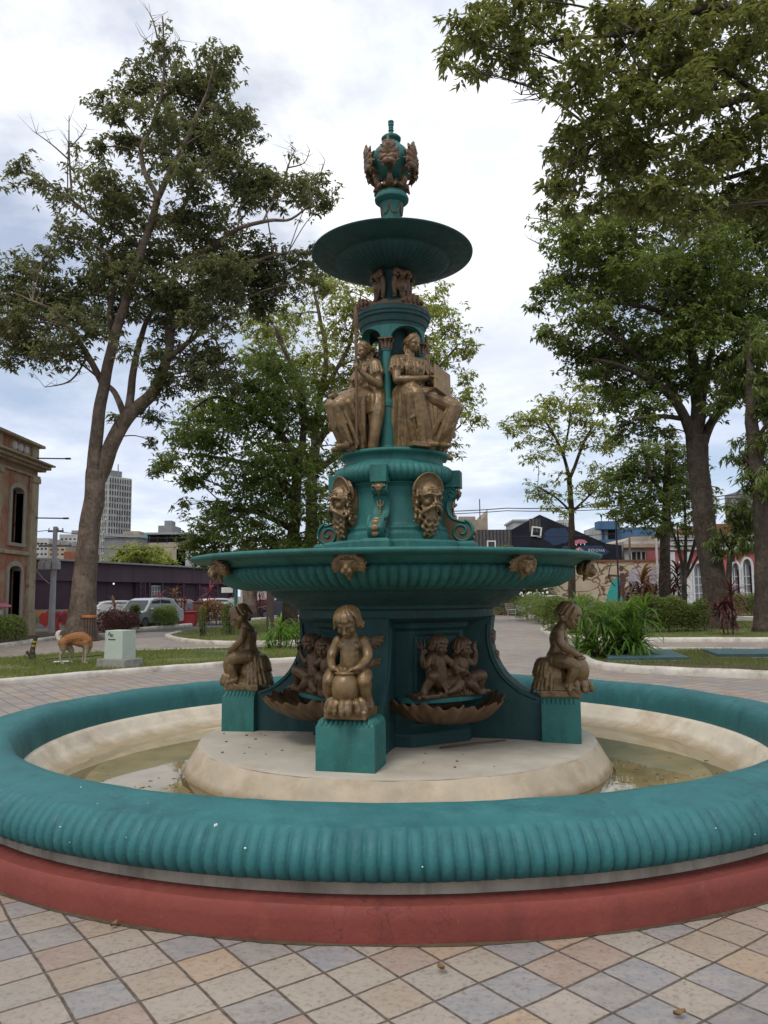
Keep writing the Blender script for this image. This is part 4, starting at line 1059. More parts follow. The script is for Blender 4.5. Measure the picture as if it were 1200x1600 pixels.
# ------------------------------------------------------------------ ground, paths, beds
def poly_sheet(name, pts, z, m, kind='structure'):
    b = MB(); b.add([(p[0], p[1], 0) for p in pts], [tuple(range(len(pts)))])
    me = b.mesh(name)
    bm = bmesh.new(); bm.from_mesh(me); bmesh.ops.triangulate(bm, faces=bm.faces)
    bm.normal_update()
    for f in bm.faces:
        if f.normal.z < 0: f.normal_flip()
    bm.to_mesh(me); bm.free()
    o = bpy.data.objects.new(name, me); col.objects.link(o); me.materials.append(m); o.location = (0, 0, z)
    return tag(o, kind=kind)
def sheet(name, x0, x1, y0, y1, z, m):
    return poly_sheet(name, [(x0, y0), (x1, y0), (x1, y1), (x0, y1)], z, m)
sheet('ground', -900, 900, -300, 2500, -.02, M['ground'])
sheet('road', -120, 120, 36.5, 58, -.012, M['road'])
sheet('plaza', -40, 46, -12, 36.5, 0, M['tiles'])
poly_sheet('plaza', [(-1.5, 36.5), (46, 36.5), (46, 62), (1.0, 62)], 0, M['tiles'])
def kerb(pts, w=.16, h=.11, closed=False, m=None, name='kerb'):
    """rounded whitewashed kerb along ground points"""
    P = [V((p[0], p[1], 0)) for p in pts]
    if closed: P = [P[-1]] + P + [P[0], P[1]]
    S, _ = spline(P, [0] * len(P), 7)
    if closed: S = S[7:-7]
    prof = [(-w / 2, -.01), (-w / 2, h * .62), (-w * .36, h * .92), (-w * .12, h), (w * .14, h), (w * .38, h * .90), (w / 2, h * .6), (w / 2, -.01)]
    b = MB(); vs = []; n = len(prof)
    for i, p in enumerate(S):
        d = (S[min(i + 1, len(S) - 1)] - S[max(i - 1, 0)]); d.z = 0; d.normalize(); s = V((d.y, -d.x, 0))
        for (x, z) in prof:
            q = p + s * x; k = noise.noise(q * 2.2) * .016
            vs.append((q.x + k * s.x, q.y + k * s.y, z + (k * .9 if z > 0 else 0)))
    fs = []
    for i in range(len(S) - 1):
        for j in range(n - 1): fs.append((i * n + j, (i + 1) * n + j, (i + 1) * n + j + 1, i * n + j + 1))
    fs += [tuple(range(n)), tuple(range((len(S) - 1) * n + n - 1, (len(S) - 1) * n - 1, -1))]
    o = b.add(vs, fs).build(name, m or M['kerb'], None, 50); tag(o, kind='structure'); return S
G = lambda u, v: tuple(gr(u, v)[:2])
# left lawn (dog, switch box)
LA = [G(-160, 1088), G(0, 1071), G(120, 1060), G(240, 1050), G(360, 1041), G(470, 1034), G(560, 1028), G(600, 1020), G(560, 1014), G(480, 1013), G(400, 1014), G(215, 1019), G(100, 1024), G(0, 1031), G(-160, 1041)]
poly_sheet('lawn', [LA[0]] + LA[1:], .05, M['turf'])
kerb(LA[0:8], .20, .12); kerb(LA[7:12], .14, .085)
# second bed behind the path
LB = [G(262, 996), G(290, 1003), G(340, 1007), G(410, 1007), G(500, 1005), G(560, 1003), G(560, 966), G(470, 966), G(400, 972), G(330, 983), G(280, 990)]
poly_sheet('lawn', LB, .05, M['turf']); kerb(LB[-1:] + LB[:6], .24, .13)
# kerbs of the far left planting strip
K1 = [G(-60, 1020), G(0, 1012), G(60, 1003), G(100, 998)]; kerb(K1, .24, .14)
K2 = [G(205, 986), G(260, 982), G(320, 976), G(400, 969), G(520, 962)]; kerb(K2, .35, .16)
LC = [G(-60, 1020), G(0, 1012), G(60, 1003), G(100, 998), G(160, 990), G(205, 986), G(260, 982), G(320, 976), G(400, 969), G(520, 962), G(520, 958), G(320, 971.5), G(160, 982), G(40, 990), G(-60, 1000)]
poly_sheet('planting_bed', LC, .03, M['soil'])
# right beds
RA = [G(1290, 1068), G(1200, 1061), G(1130, 1058), G(1050, 1054), G(980, 1050), G(935, 1044), G(914, 1034), G(918, 1026), G(945, 1020), G(1010, 1017), G(1100, 1017), G(1200, 1018), G(1290, 1019)]
poly_sheet('planting_bed', RA, .04, M['turf']); kerb(RA[:9], .26, .15); kerb(RA[8:], .18, .10)
poly_sheet('soil_patch', [G(930, 1036), G(990, 1044), G(1100, 1048), G(1200, 1050), G(1200, 1024), G(1060, 1022), G(940, 1022)], .046, M['soil'])
RB = [G(1290, 1004), G(1200, 1003), G(1100, 1003), G(1000, 1003), G(920, 1001), G(872, 997), G(850, 989), G(852, 983), G(868, 978), G(960, 974), G(1100, 972), G(1290, 972)]
poly_sheet('lawn', RB, .05, M['turf']); kerb(RB[:9], .26, .15)
RC = [G(890, 977), G(858, 972), G(828, 964), G(812, 957), G(816, 953), G(840, 950), G(1000, 950), G(1000, 968)]
poly_sheet('planting_bed', RC, .05, M['soil']); kerb(RC[:6], .5, .20)
RD = [G(1290, 962), G(1180, 964), G(1130, 960), G(1130, 950), G(1290, 948)]
poly_sheet('lawn', RD, .05, M['turf']); kerb([G(1290, 973), G(1215, 968), G(1150, 966)], .4, .15)

# ------------------------------------------------------------------ plants
def in_poly(x, y, P):
    c = np.zeros(len(x), bool); n = len(P)
    for i in range(n):
        x0, y0 = P[i]; x1, y1 = P[(i + 1) % n]
        k = ((y0 > y) != (y1 > y)); t = np.where(k, (x1 - x0) * (y - y0) / ((y1 - y0) if y1 != y0 else 1e-9) + x0, 0)
        c ^= k & (x < t)
    return c
def grass(polys, dens, h, name='grass'):
    Ps = []
    for P, dn in zip(polys, dens):
        xs = [p[0] for p in P]; ys = [p[1] for p in P]
        n = int((max(xs) - min(xs)) * (max(ys) - min(ys)) * dn)
        x = rng.uniform(min(xs), max(xs), n); y = rng.uniform(min(ys), max(ys), n)
        k = in_poly(x, y, P)
        k &= (np.sin(x * 1.7 + 1.3 * np.sin(y * 1.1)) + np.sin(y * 2.3 + x * .6) + rng.normal(0, .7, n)) > -1.0
        Ps.append(np.stack([x[k], y[k]], 1))
    P = np.concatenate(Ps); n = len(P)
    a = rng.uniform(0, 2 * PI, n); L = h * rng.uniform(.4, 1.25, n); w = .006 + .004 * rng.random(n)
    ln = rng.uniform(.1, .9, n); b = rng.uniform(0, 2 * PI, n)
    base = np.stack([P[:, 0], P[:, 1], np.full(n, .045)], 1); sd_ = np.stack([np.cos(a), np.sin(a), np.zeros(n)], 1) * w[:, None]
    tip = base + np.stack([np.cos(b) * L * ln, np.sin(b) * L * ln, L], 1)
    v = np.concatenate([base - sd_, base + sd_, tip], 0); i = np.arange(n)
    o = quads(name, v, np.stack([i, i + n, i + 2 * n], 1), M['leaf_g']); tag(o, kind='stuff')
grass([LA, LB, RB, RA[:7] + RA[8:]], [620, 240, 240, 420], .075)

def leaves_np(C, D, L, W, droop_tip=.12):
    """C base points, D unit directions, L lengths, W widths -> quads with a folded outline"""
    n = len(C)
    up = np.tile(np.array([0, 0, 1.]), (n, 1)); s = np.cross(D, up); q = np.linalg.norm(s, axis=1, keepdims=True); s = s / np.maximum(q, 1e-4)
    tw = rng.uniform(-.7, .7, (n, 1)); nn = np.cross(s, D); s = s * np.cos(tw) + nn * np.sin(tw)
    mid = C + D * L[:, None] * .45 + nn * (L[:, None] * .04)
    tip = C + D * L[:, None] + np.array([0, 0, -1.]) * (L[:, None] * droop_tip)
    v = np.stack([C, mid - s * W[:, None] / 2, tip, mid + s * W[:, None] / 2], 1).reshape(-1, 3)
    f = np.arange(4 * n).reshape(-1, 4)
    return v, f
def unit_dirs(n, emin, emax):
    a = rng.uniform(0, 2 * PI, n); e = rng.uniform(emin, emax, n)
    return np.stack([np.cos(a) * np.cos(e), np.sin(a) * np.cos(e), np.sin(e)], 1)
def tree(name, label, cat, base_uv, Y, limbs, clumps, leaf, bark, leaf_len=.15, leaf_w=.06, per_m2=260, whorl=7, depth=1.0, droop=(-.95, .15), group=None, seed=1, twig_n=15, sub=1.0, dY=0, bare=()):
    """limbs: polylines of (u, v, width_px[, depth offset m]); clumps: (u, v, r_px[, squash[, density]])"""
    rr = random.Random(seed); leaf_len *= 1.15; leaf_w *= 1.2; per_m2 *= 2.2
    base = at(base_uv[0], base_uv[1], Y); base.z = 0
    o = thing(name, label, cat, base, 0, group)
    b = MB(); samples = []
    for li, lm in enumerate(limbs):
        pts = []; rad = []
        amp = rr.uniform(-1, 1) * depth * 1.2 if li else 0
        for i, q in enumerate(lm):
            f = i / max(1, len(lm) - 1)
            y = Y + (q[3] if len(q) > 3 else amp * f)
            p = at(q[0], q[1], y)
            if i == 0 and li == 0: p.z = -.05
            pts.append(p - base); rad.append(q[2] * .5 * pxm(q[1], y))
        S, Q = spline(pts, rad, 5)
        S = [p + V((noise.noise(p * .9 + V((li, 0, 0))), noise.noise(p * .9 + V((0, li + 9, 0))), 0)) * min(.12, r * .5) for p, r in zip(S, Q)]
        if li == 0:      # root flare and lumps
            Q = [r * (1 + .35 * math.exp(-p.z / .5) + .05 * noise.noise(p * 2)) for p, r in zip(S, Q)]
        b.tube(S, Q, 12 if li == 0 else 8)
        samples += list(zip(S, Q))
    VV = []; FF = []; off = 0
    cl = []
    for q in clumps:
        u, v, rp = q[:3]; sq = q[3] if len(q) > 3 else .8; de = q[4] if len(q) > 4 else 1.
        y = Y + rr.uniform(-1, 1) * depth; c = at(u, v, y) - base; cl.append((c, rp * pxm(v, y), sq, de))
    for c, rad, sq, de in cl:
        # feeder branch from the best limb point
        best = min(samples, key=lambda s: (s[0] - c).length + max(0, s[0].z - c.z + .2 * rad) * 1.4 - s[1] * 2)
        p0, r_ = best; r1 = max(.018, min(r_ * .6, .02 + rad * .03))
        m_ = p0.lerp(c, .5) + V((rr.uniform(-.1, .1) * rad, rr.uniform(-.1, .1) * rad, (c - p0).length * .10))
        S, Q = spline([p0, m_, c], [r1, r1 * .75, r1 * .4], 4); b.tube(S, Q, 5, False)
        n_tw = max(5, int(twig_n * max(.6, min(2.2, rad))))
        tips = []
        for k in range(n_tw):
            d = V((rr.gauss(0, 1), rr.gauss(0, 1), rr.gauss(0, 1))).normalized() * rad * (rr.random() ** .40)
            d.z *= sq; e = c + d
            tips.append(e)
            sp = S[rr.randrange(len(S) // 2, len(S))]
            b.tube([sp, sp.lerp(e, .5) + V((0, 0, .06 * rad)), e], [r1 * .32, r1 * .22, .006], 3, False)
        T = np.array([tuple(t) for t in tips])
        nl = int(per_m2 * PI * rad * rad * sub * de); nw = max(4, nl // whorl)
        ti = rng.integers(0, len(T), nw); sg = .27 * rad
        W = T[ti] + rng.normal(0, 1, (nw, 3)) * np.array([sg, sg, sg * .62])
        C = np.repeat(W, whorl, 0); n = len(C)
        D = unit_dirs(n, *droop); C = C + D * .02 + rng.normal(0, leaf_len * .18, (n, 3))
        q_ = rng.uniform(.45, 1.45, n); L = leaf_len * q_; Wd = leaf_w * (.35 + .65 * q_) * rng.uniform(.75, 1.2, n)
        v, f = leaves_np(C, D, L, Wd); VV.append(v); FF.append(f + off); off += len(v)
    for q in bare:                                    # leafless twigs sticking out
        pts = [at(x[0], x[1], Y + (x[3] if len(x) > 3 else 0)) - base for x in q]
        rad = [x[2] * .5 * pxm(800, Y) for x in q]; S, Q = spline(pts, rad, 4); b.tube(S, Q, 4, False)
        for k in range(7):
            i = rr.randrange(len(S) // 3, len(S)); d = V((rr.uniform(-1, 1), rr.uniform(-1, 1), rr.uniform(0, 1))).normalized()
            b.tube([S[i], S[i] + d * rr.uniform(.3, .9)], [.012, .004], 3, False)
    b.build('trunk', bark, o, 180)
    quads('crown', np.concatenate(VV), np.concatenate(FF), leaf, o)
    return o
TR = dict(cat='tree')
tree('tall_tree', 'tall forked tree with grey bark and a wide crown at the left', base_uv=(128, 985), Y=29.5, seed=3, depth=2.2, leaf=M['leaf_l'], bark=M['bark'], leaf_len=.165, leaf_w=.07, per_m2=190, whorl=8, **TR,
  limbs=[[(126, 990, 46), (131, 930, 38), (137, 850, 33), (146, 780, 31), (152, 735, 31)],
         [(150, 760, 24), (150, 700, 22), (155, 640, 20), (164, 590, 18), (176, 540, 17), (190, 490, 15), (205, 440, 14), (222, 390, 13), (236, 345, 12), (246, 305, 11)],
         [(150, 760, 26), (170, 705, 25), (196, 655, 24), (230, 622, 20), (252, 590, 18), (264, 550, 15), (268, 515, 13)],
         [(246, 308, 10), (268, 265, 9), (292, 220, 8), (308, 180, 7), (325, 140, 5), (336, 95, 3)],
         [(246, 308, 9), (226, 268, 8), (221, 232, 7), (238, 195, 6), (252, 150, 5), (256, 100, 4), (255, 50, 3), (254, 25, 2)],
         [(268, 515, 11), (296, 482, 10), (330, 460, 9), (370, 430, 7), (410, 405, 5), (450, 395, 3)],
         [(236, 345, 9), (280, 330, 7), (300, 290, 6), (330, 250, 4)],
         [(268, 420, 9), (330, 385, 8), (372, 358, 7), (420, 345, 6), (456, 342, 4), (495, 310, 2)],
         [(200, 640, 14), (206, 590, 12), (216, 545, 10), (228, 505, 8), (250, 470, 6)],
         [(160, 600, 12), (140, 560, 10), (118, 525, 8), (90, 490, 6), (50, 470, 4)],
         [(176, 540, 11), (172, 490, 10), (178, 450, 8), (170, 400, 5)],
         [(225, 390, 8), (190, 365, 7), (150, 345, 5), (115, 315, 4), (70, 285, 3), (20, 262, 2)],
         [(262, 560, 10), (300, 530, 8), (325, 505, 6)], [(196, 655, 12), (180, 615, 9), (166, 600, 7)]],
  clumps=[(256, 35, 12, .8, .5), (258, 75, 20, 1.2, .6), (336, 95, 32), (330, 120, 38), (261, 122, 46), (292, 135, 36), (205, 140, 30), (162, 166, 22), (182, 180, 22), (308, 160, 50), (362, 185, 34), (352, 210, 40), (245, 185, 48), (190, 224, 34), (158, 230, 22), (261, 243, 44, .8, .8), (340, 233, 46), (300, 215, 40), (395, 210, 18), (364, 275, 46), (405, 292, 42), (445, 300, 40), (490, 305, 36), (508, 320, 18), (457, 240, 16, .8, .25),
          (154, 295, 44), (205, 312, 42), (100, 310, 30, .8, .7), (60, 285, 24, .8, .6), (33, 262, 26, .8, .6), (14, 285, 14, .8, .5), (107, 225, 18, 1.2, .25), (110, 260, 22, 1.3, .25), (117, 372, 42), (70, 395, 30, .8, .6), (180, 387, 50), (255, 378, 52), (320, 385, 52), (370, 395, 46), (415, 408, 46), (455, 430, 40), (480, 405, 28), (500, 440, 20), (56, 425, 44), (28, 462, 46), (85, 480, 50), (45, 525, 46), (20, 560, 26), (100, 545, 40), (135, 460, 46), (150, 500, 36), (220, 448, 52), (290, 440, 52), (365, 462, 48), (410, 470, 40), (327, 504, 42), (289, 555, 44), (260, 600, 34), (230, 560, 26), (322, 555, 42), (350, 590, 28), (262, 500, 40), (195, 540, 24, .8, .5), (236, 655, 20, 1.2), (175, 650, 10), (240, 690, 12), (25, 500, 44), (-20, 480, 46), (-40, 540, 44), (230, 410, 46), (300, 470, 44), (160, 420, 44), (120, 500, 40), (70, 460, 44), (290, 280, 40), (330, 330, 36), (380, 300, 36), (180, 330, 40), (290, 340, 34), (350, 420, 44), (390, 440, 40), (265, 470, 40), (200, 480, 34), (60, 540, 40), (310, 590, 30)],
  bare=[[(246, 60, 3), (240, 35, 2), (232, 18, 1)], [(258, 95, 3), (272, 75, 2), (281, 60, 1)], [(252, 90, 3), (236, 70, 2), (220, 55, 1)], [(112, 300, 4), (108, 240, 3), (108, 180, 1)], [(108, 250, 3), (80, 225, 2), (52, 205, 1)], [(110, 230, 3), (128, 210, 2), (136, 195, 1)], [(440, 300, 4), (450, 260, 3), (462, 232, 1)], [(450, 262, 3), (475, 255, 2), (484, 235, 1)], [(490, 290, 3), (502, 268, 2), (508, 250, 1)], [(135, 560, 4), (110, 595, 3), (70, 605, 1)]])
tree('broad_tree', 'dense dark green tree with a low leafy skirt behind the fountain bowl', base_uv=(440, 962), Y=36, seed=5, depth=2.4, leaf=M['leaf_d'], bark=M['bark_dark'], leaf_len=.20, leaf_w=.085, per_m2=135, **TR,
  limbs=[[(452, 966, 24), (458, 860, 20), (462, 780, 17), (465, 720, 15)], [(465, 720, 13), (440, 680, 10), (400, 650, 8), (340, 620, 6), (300, 640, 3)], [(465, 730, 12), (475, 660, 10), (470, 600, 8), (450, 560, 5), (430, 520, 3)], [(462, 780, 12), (420, 740, 9), (370, 720, 6), (300, 710, 3)], [(460, 830, 11), (400, 800, 8), (340, 800, 4)], [(465, 740, 10), (500, 690, 8), (530, 650, 4)]],
  clumps=[(400, 560, 40, .8, .6), (440, 575, 48, .8, .8), (365, 595, 38), (330, 635, 44), (290, 675, 42), (262, 712, 26), (250, 735, 16), (340, 695, 50), (395, 655, 50), (455, 640, 46), (420, 610, 40), (390, 735, 50), (305, 745, 34), (290, 790, 18, .8, .5), (325, 815, 38), (300, 850, 26), (360, 795, 50), (430, 780, 50), (465, 720, 46), (500, 665, 36), (480, 790, 44), (400, 845, 44), (350, 855, 38), (450, 845, 44), (500, 830, 34), (315, 875, 22), (520, 800, 26), (510, 730, 30), (425, 700, 48), (375, 640, 40), (540, 700, 20, .8, .5), (545, 725, 22, .8, .5)])
tree('feathery_tree', 'airy yellow-green tree with fine branches rising behind the seated figures', base_uv=(500, 962), Y=41, seed=8, depth=2.6, leaf=M['leaf_c'], bark=M['bark'], leaf_len=.20, leaf_w=.08, per_m2=92, **TR,
  limbs=[[(488, 966, 24), (486, 860, 20), (487, 760, 17), (492, 690, 15)], [(492, 690, 12), (500, 620, 10), (510, 560, 8), (500, 500, 6), (490, 450, 4)], [(492, 700, 12), (530, 640, 9), (560, 580, 7), (590, 520, 5), (610, 470, 3)], [(488, 740, 11), (560, 690, 8), (620, 640, 7), (680, 580, 5), (715, 540, 3)], [(487, 770, 9), (580, 740, 6), (660, 710, 4), (720, 665, 2)], [(492, 690, 10), (470, 620, 8), (450, 560, 6), (430, 510, 4)], [(500, 620, 8), (545, 540, 6), (555, 480, 4)]],
  clumps=[(500, 450, 36), (545, 455, 42), (455, 500, 40), (425, 520, 34), (535, 515, 48), (590, 480, 42), (640, 475, 40), (680, 480, 30), (690, 455, 18, .8, .7), (695, 510, 36), (680, 560, 40), (725, 550, 26), (640, 540, 40), (720, 620, 30), (745, 655, 20, .7, .8), (690, 640, 40), (655, 600, 40), (735, 590, 18), (480, 555, 44), (530, 585, 46), (585, 560, 46), (560, 620, 44), (500, 610, 44), (610, 610, 40), (650, 680, 34), (700, 690, 24, .8, .6), (600, 680, 40), (560, 700, 36), (705, 715, 16, .8, .6), (450, 600, 36), (405, 545, 30), (620, 740, 30, .8, .6), (390, 500, 26)])
tree('spreading_tree', 'big dark tree with a leaning rough trunk and low fork on the right lawn', base_uv=(1118, 985), Y=34, seed=13, depth=2.6, leaf=M['leaf_r'], bark=M['bark_dark'], leaf_len=.19, leaf_w=.085, per_m2=140, **TR,
  limbs=[[(1124, 990, 46), (1117, 920, 37), (1106, 850, 34), (1096, 780, 32), (1090, 720, 32), (1088, 680, 34)],
         [(1086, 690, 22), (1070, 655, 16), (1045, 615, 13), (1010, 590, 10), (965, 570, 7), (920, 560, 4)],
         [(1088, 685, 24), (1086, 620, 19), (1082, 560, 16), (1065, 500, 13), (1040, 450, 10), (1005, 410, 8), (985, 350, 5), (980, 300, 3)],
         [(1098, 690, 18), (1108, 665, 14), (1130, 630, 11), (1150, 595, 8), (1175, 560, 5)],
         [(1092, 680, 14), (1098, 640, 11), (1105, 580, 9), (1120, 500, 7), (1130, 420, 4)],
         [(1045, 615, 9), (1000, 560, 7), (950, 520, 6), (900, 480, 4), (860, 450, 2)], [(1065, 500, 9), (1010, 480, 7), (950, 470, 5), (890, 440, 3)], [(1070, 655, 9), (1030, 650, 7), (990, 655, 4)], [(1040, 450, 7), (1060, 390, 5), (1080, 330, 3)]],
  clumps=[(858, 340, 26, .8, .6), (880, 372, 38), (905, 400, 42), (850, 452, 26), (832, 480, 16), (885, 445, 40), (870, 528, 32), (848, 520, 14), (912, 486, 42), (930, 405, 46), (975, 360, 52), (1020, 405, 54), (975, 450, 50), (1042, 472, 54), (952, 517, 50), (905, 550, 36), (990, 560, 52), (1060, 540, 54), (1110, 495, 52), (1150, 560, 46), (1175, 472, 54), (1110, 585, 40), (935, 590, 32), (970, 625, 36), (1015, 610, 40), (995, 662, 28), (1035, 672, 22), (1110, 370, 60), (1175, 385, 56), (1065, 320, 56), (1000, 310, 46), (940, 340, 40), (1055, 600, 30), (1150, 430, 50), (900, 350, 24), (930, 560, 30), (960, 680, 16), (1020, 640, 26), (1090, 430, 50), (1160, 510, 46), (1200, 540, 40), (1215, 440, 50), (1140, 340, 56), (1200, 320, 56), (1090, 520, 50), (1130, 470, 52), (1060, 430, 52), (1190, 600, 40), (1120, 630, 30), (1020, 540, 50), (980, 420, 46), (940, 440, 46), (960, 600, 40), (1080, 590, 36), (1160, 610, 36)],
  bare=[[(880, 400, 3), (850, 385, 2), (825, 372, 1)], [(880, 360, 3), (855, 345, 2), (826, 340, 1)], [(1100, 690, 6), (1120, 650, 5), (1140, 620, 3)]])
tree('overhanging_tree', 'near tree whose leafy boughs hang into the picture from the upper right', base_uv=(1480, 1130), Y=13.5, seed=17, depth=1.3, leaf=M['leaf_n'], bark=M['bark_dark'], leaf_len=.125, leaf_w=.05, per_m2=330, whorl=7, **TR,
  limbs=[[(1470, 1210, 90), (1455, 900, 70), (1440, 600, 64), (1420, 380, 58), (1400, 250, 50)],
         [(1405, 300, 36), (1330, 220, 26), (1250, 165, 20), (1190, 150, 16), (1120, 165, 12), (1050, 190, 9), (990, 205, 6), (940, 215, 3)],
         [(1400, 250, 34), (1320, 120, 24), (1230, 50, 18), (1150, 15, 14), (1070, 20, 11), (1000, 45, 9), (950, 56, 7), (890, 60, 5), (820, 72, 4), (760, 78, 2)],
         [(1405, 280, 26), (1340, 270, 19), (1270, 250, 14), (1200, 260, 10), (1130, 280, 7), (1060, 290, 4)],
         [(1190, 150, 9), (1130, 110, 7), (1070, 100, 5), (1000, 110, 3)], [(990, 48, 5), (940, 20, 4), (880, 5, 3), (800, 0, 2)], [(1000, 45, 5), (960, 90, 4), (900, 110, 2)]],
  clumps=[(700, 85, 22), (725, 50, 34), (718, 108, 22), (745, 75, 36), (765, 35, 40), (800, 20, 42), (790, 85, 38), (760, 115, 18, .7, .7), (835, 60, 40), (860, 15, 38), (835, 110, 26, .8, .8), (880, 60, 34, .8, .5), (905, 110, 48), (880, 145, 22), (960, 75, 46), (925, 185, 46), (890, 210, 26), (1000, 130, 58), (905, 230, 40), (872, 280, 26), (890, 265, 36), (950, 255, 50), (1010, 215, 54), (1070, 65, 60), (1080, 160, 60), (1150, 100, 60), (1180, 25, 56), (1000, 20, 44), (1050, 270, 52), (1125, 230, 54), (1180, 290, 44), (862, 312, 22), (885, 325, 22), (1190, 180, 46), (940, 20, 36), (1110, 20, 50), (990, 290, 40), (1230, 120, 60), (1250, 230, 60), (1300, 60, 70), (1130, 310, 36), (940, 310, 30), (1110, 130, 56), (1040, 110, 52), (1160, 190, 56), (1100, 250, 50), (980, 180, 50), (1030, 40, 50), (1180, 60, 50), (930, 130, 44), (960, 220, 46), (1200, 330, 50), (1070, 330, 44), (1010, 320, 36)],
  bare=[[(850, 130, 4), (845, 145, 3), (815, 148, 1)], [(845, 135, 3), (846, 150, 2), (840, 158, 1)]])
tree('slender_tree', 'slim open tree with a thin straight trunk in front of the black mural gable', base_uv=(894, 958), Y=46, seed=19, depth=1.6, leaf=M['leaf_c'], bark=M['bark_dark'], leaf_len=.21, leaf_w=.085, per_m2=80, **TR,
  limbs=[[(894, 962, 13), (893, 880, 11), (893, 800, 9), (890, 750, 8)], [(890, 750, 6), (880, 710, 5), (860, 670, 4), (840, 645, 2)], [(890, 750, 6), (905, 710, 5), (918, 680, 4), (935, 655, 2)], [(893, 800, 4), (865, 775, 3), (840, 760, 2)], [(893, 800, 4), (920, 775, 3), (945, 750, 2)], [(880, 710, 4), (890, 660, 3), (890, 625, 2)]],
  clumps=[(828, 655, 32), (800, 668, 18), (785, 660, 8), (860, 640, 32), (895, 638, 36), (870, 690, 32, .8, .8), (930, 675, 34), (838, 715, 24, .8, .7), (945, 735, 26, .8, .7), (925, 765, 28, .7, .8), (850, 772, 30, .7, .8), (868, 795, 18, .7, .8), (945, 790, 18, .7, .8), (820, 690, 14), (880, 740, 20, .8, .5), (905, 610, 26), (955, 700, 22)])
tree('street_tree', 'bushy mid-sized tree with a straight dark trunk before the cream building', base_uv=(1037, 962), Y=43, seed=23, depth=1.7, leaf=M['leaf_d'], bark=M['bark_dark'], leaf_len=.2, leaf_w=.085, per_m2=110, **TR,
  limbs=[[(1039, 966, 19), (1038, 890, 17), (1040, 820, 15), (1043, 760, 12), (1045, 690, 9)], [(1042, 780, 8), (1015, 745, 6), (985, 735, 4), (960, 760, 2)], [(1042, 770, 7), (1070, 735, 5), (1100, 735, 3)], [(1040, 815, 6), (1005, 790, 4), (980, 795, 2)], [(1002, 690, 6), (1010, 720, 6), (1018, 745, 5)]],
  clumps=[(980, 735, 32), (1008, 715, 34), (1045, 710, 36), (1075, 735, 30), (958, 770, 26), (1000, 775, 36), (1038, 785, 36), (985, 812, 20), (975, 795, 26), (1015, 805, 26), (1035, 825, 20), (1060, 770, 28), (965, 740, 24), (1025, 745, 34), (950, 750, 12), (1060, 690, 20, .8, .5), (1020, 695, 20, .8, .6)])
tree('shrubby_tree', 'many-stemmed dark shrubby tree left of the leaning trunk', base_uv=(1068, 978), Y=37, seed=29, depth=.9, leaf=M['leaf_r'], bark=M['bark_dark'], leaf_len=.16, leaf_w=.07, per_m2=130, **TR,
  limbs=[[(1070, 982, 8), (1069, 930, 8), (1070, 890, 7)], [(1070, 900, 6), (1058, 850, 5), (1048, 820, 3), (1045, 790, 2)], [(1070, 895, 6), (1072, 840, 5), (1070, 790, 3)], [(1070, 900, 6), (1085, 850, 5), (1095, 810, 3), (1100, 780, 2)], [(1070, 905, 5), (1062, 860, 4), (1058, 820, 2)], [(1070, 905, 5), (1090, 870, 4), (1108, 830, 2)]],
  clumps=[(1065, 780, 28), (1092, 795, 26), (1052, 820, 20), (1080, 825, 24), (1105, 770, 20), (1115, 790, 16), (1080, 755, 20), (1100, 830, 14, .8, .6), (1060, 850, 12, .8, .5)])
tree('mango_tree', 'small drooping tree at the right edge before the pink building', base_uv=(1139, 985), Y=33, seed=31, depth=1.1, leaf=M['leaf_r'], bark=M['bark_dark'], leaf_len=.24, leaf_w=.06, per_m2=130, droop=(-1.2, -.2), **TR,
  limbs=[[(1140, 990, 12), (1139, 930, 10), (1140, 870, 8), (1150, 830, 6)], [(1142, 860, 5), (1165, 820, 4), (1190, 800, 3)], [(1142, 860, 5), (1130, 840, 3), (1125, 825, 2)]],
  clumps=[(1150, 825, 26), (1128, 845, 18), (1165, 845, 26), (1180, 810, 30), (1150, 800, 20), (1195, 790, 24), (1165, 790, 20), (1200, 830, 24), (1140, 865, 14), (1110, 850, 8)])
tree('edge_tree', 'dark straight trunk with drooping tufts cut by the right edge', base_uv=(1192, 972), Y=31, seed=37, depth=1.2, leaf=M['leaf_r'], bark=M['bark_dark'], leaf_len=.26, leaf_w=.06, per_m2=130, droop=(-1.2, -.2), **TR,
  limbs=[[(1194, 978, 30), (1192, 900, 25), (1188, 800, 22), (1182, 720, 22), (1176, 660, 19), (1172, 600, 15), (1170, 560, 9), (1172, 530, 4)], [(1184, 740, 8), (1165, 715, 6), (1155, 705, 3)], [(1180, 690, 8), (1200, 660, 6), (1220, 640, 3)], [(1187, 780, 6), (1165, 760, 4)]],
  clumps=[(1160, 715, 22), (1178, 700, 26), (1170, 745, 20), (1195, 720, 30), (1205, 680, 30), (1200, 650, 26), (1215, 750, 34), (1148, 690, 8), (1185, 760, 18), (1190, 620, 26), (1210, 590, 40), (1165, 570, 30), (1180, 545, 34), (1150, 600, 22), (1172, 515, 32)])
tree('round_tree', 'clipped round green tree behind the purple warehouse roof', base_uv=(220, 940), Y=85, seed=41, depth=2.5, leaf=M['leaf_c'], bark=M['bark_dark'], leaf_len=.42, leaf_w=.2, per_m2=36, **TR,
  limbs=[[(222, 945, 8), (221, 900, 7), (220, 880, 5)]],
  clumps=[(180, 875, 16), (200, 864, 18), (222, 860, 18), (245, 866, 18), (262, 876, 14), (220, 878, 24), (195, 885, 20), (248, 885, 20), (170, 884, 10), (272, 884, 8)])

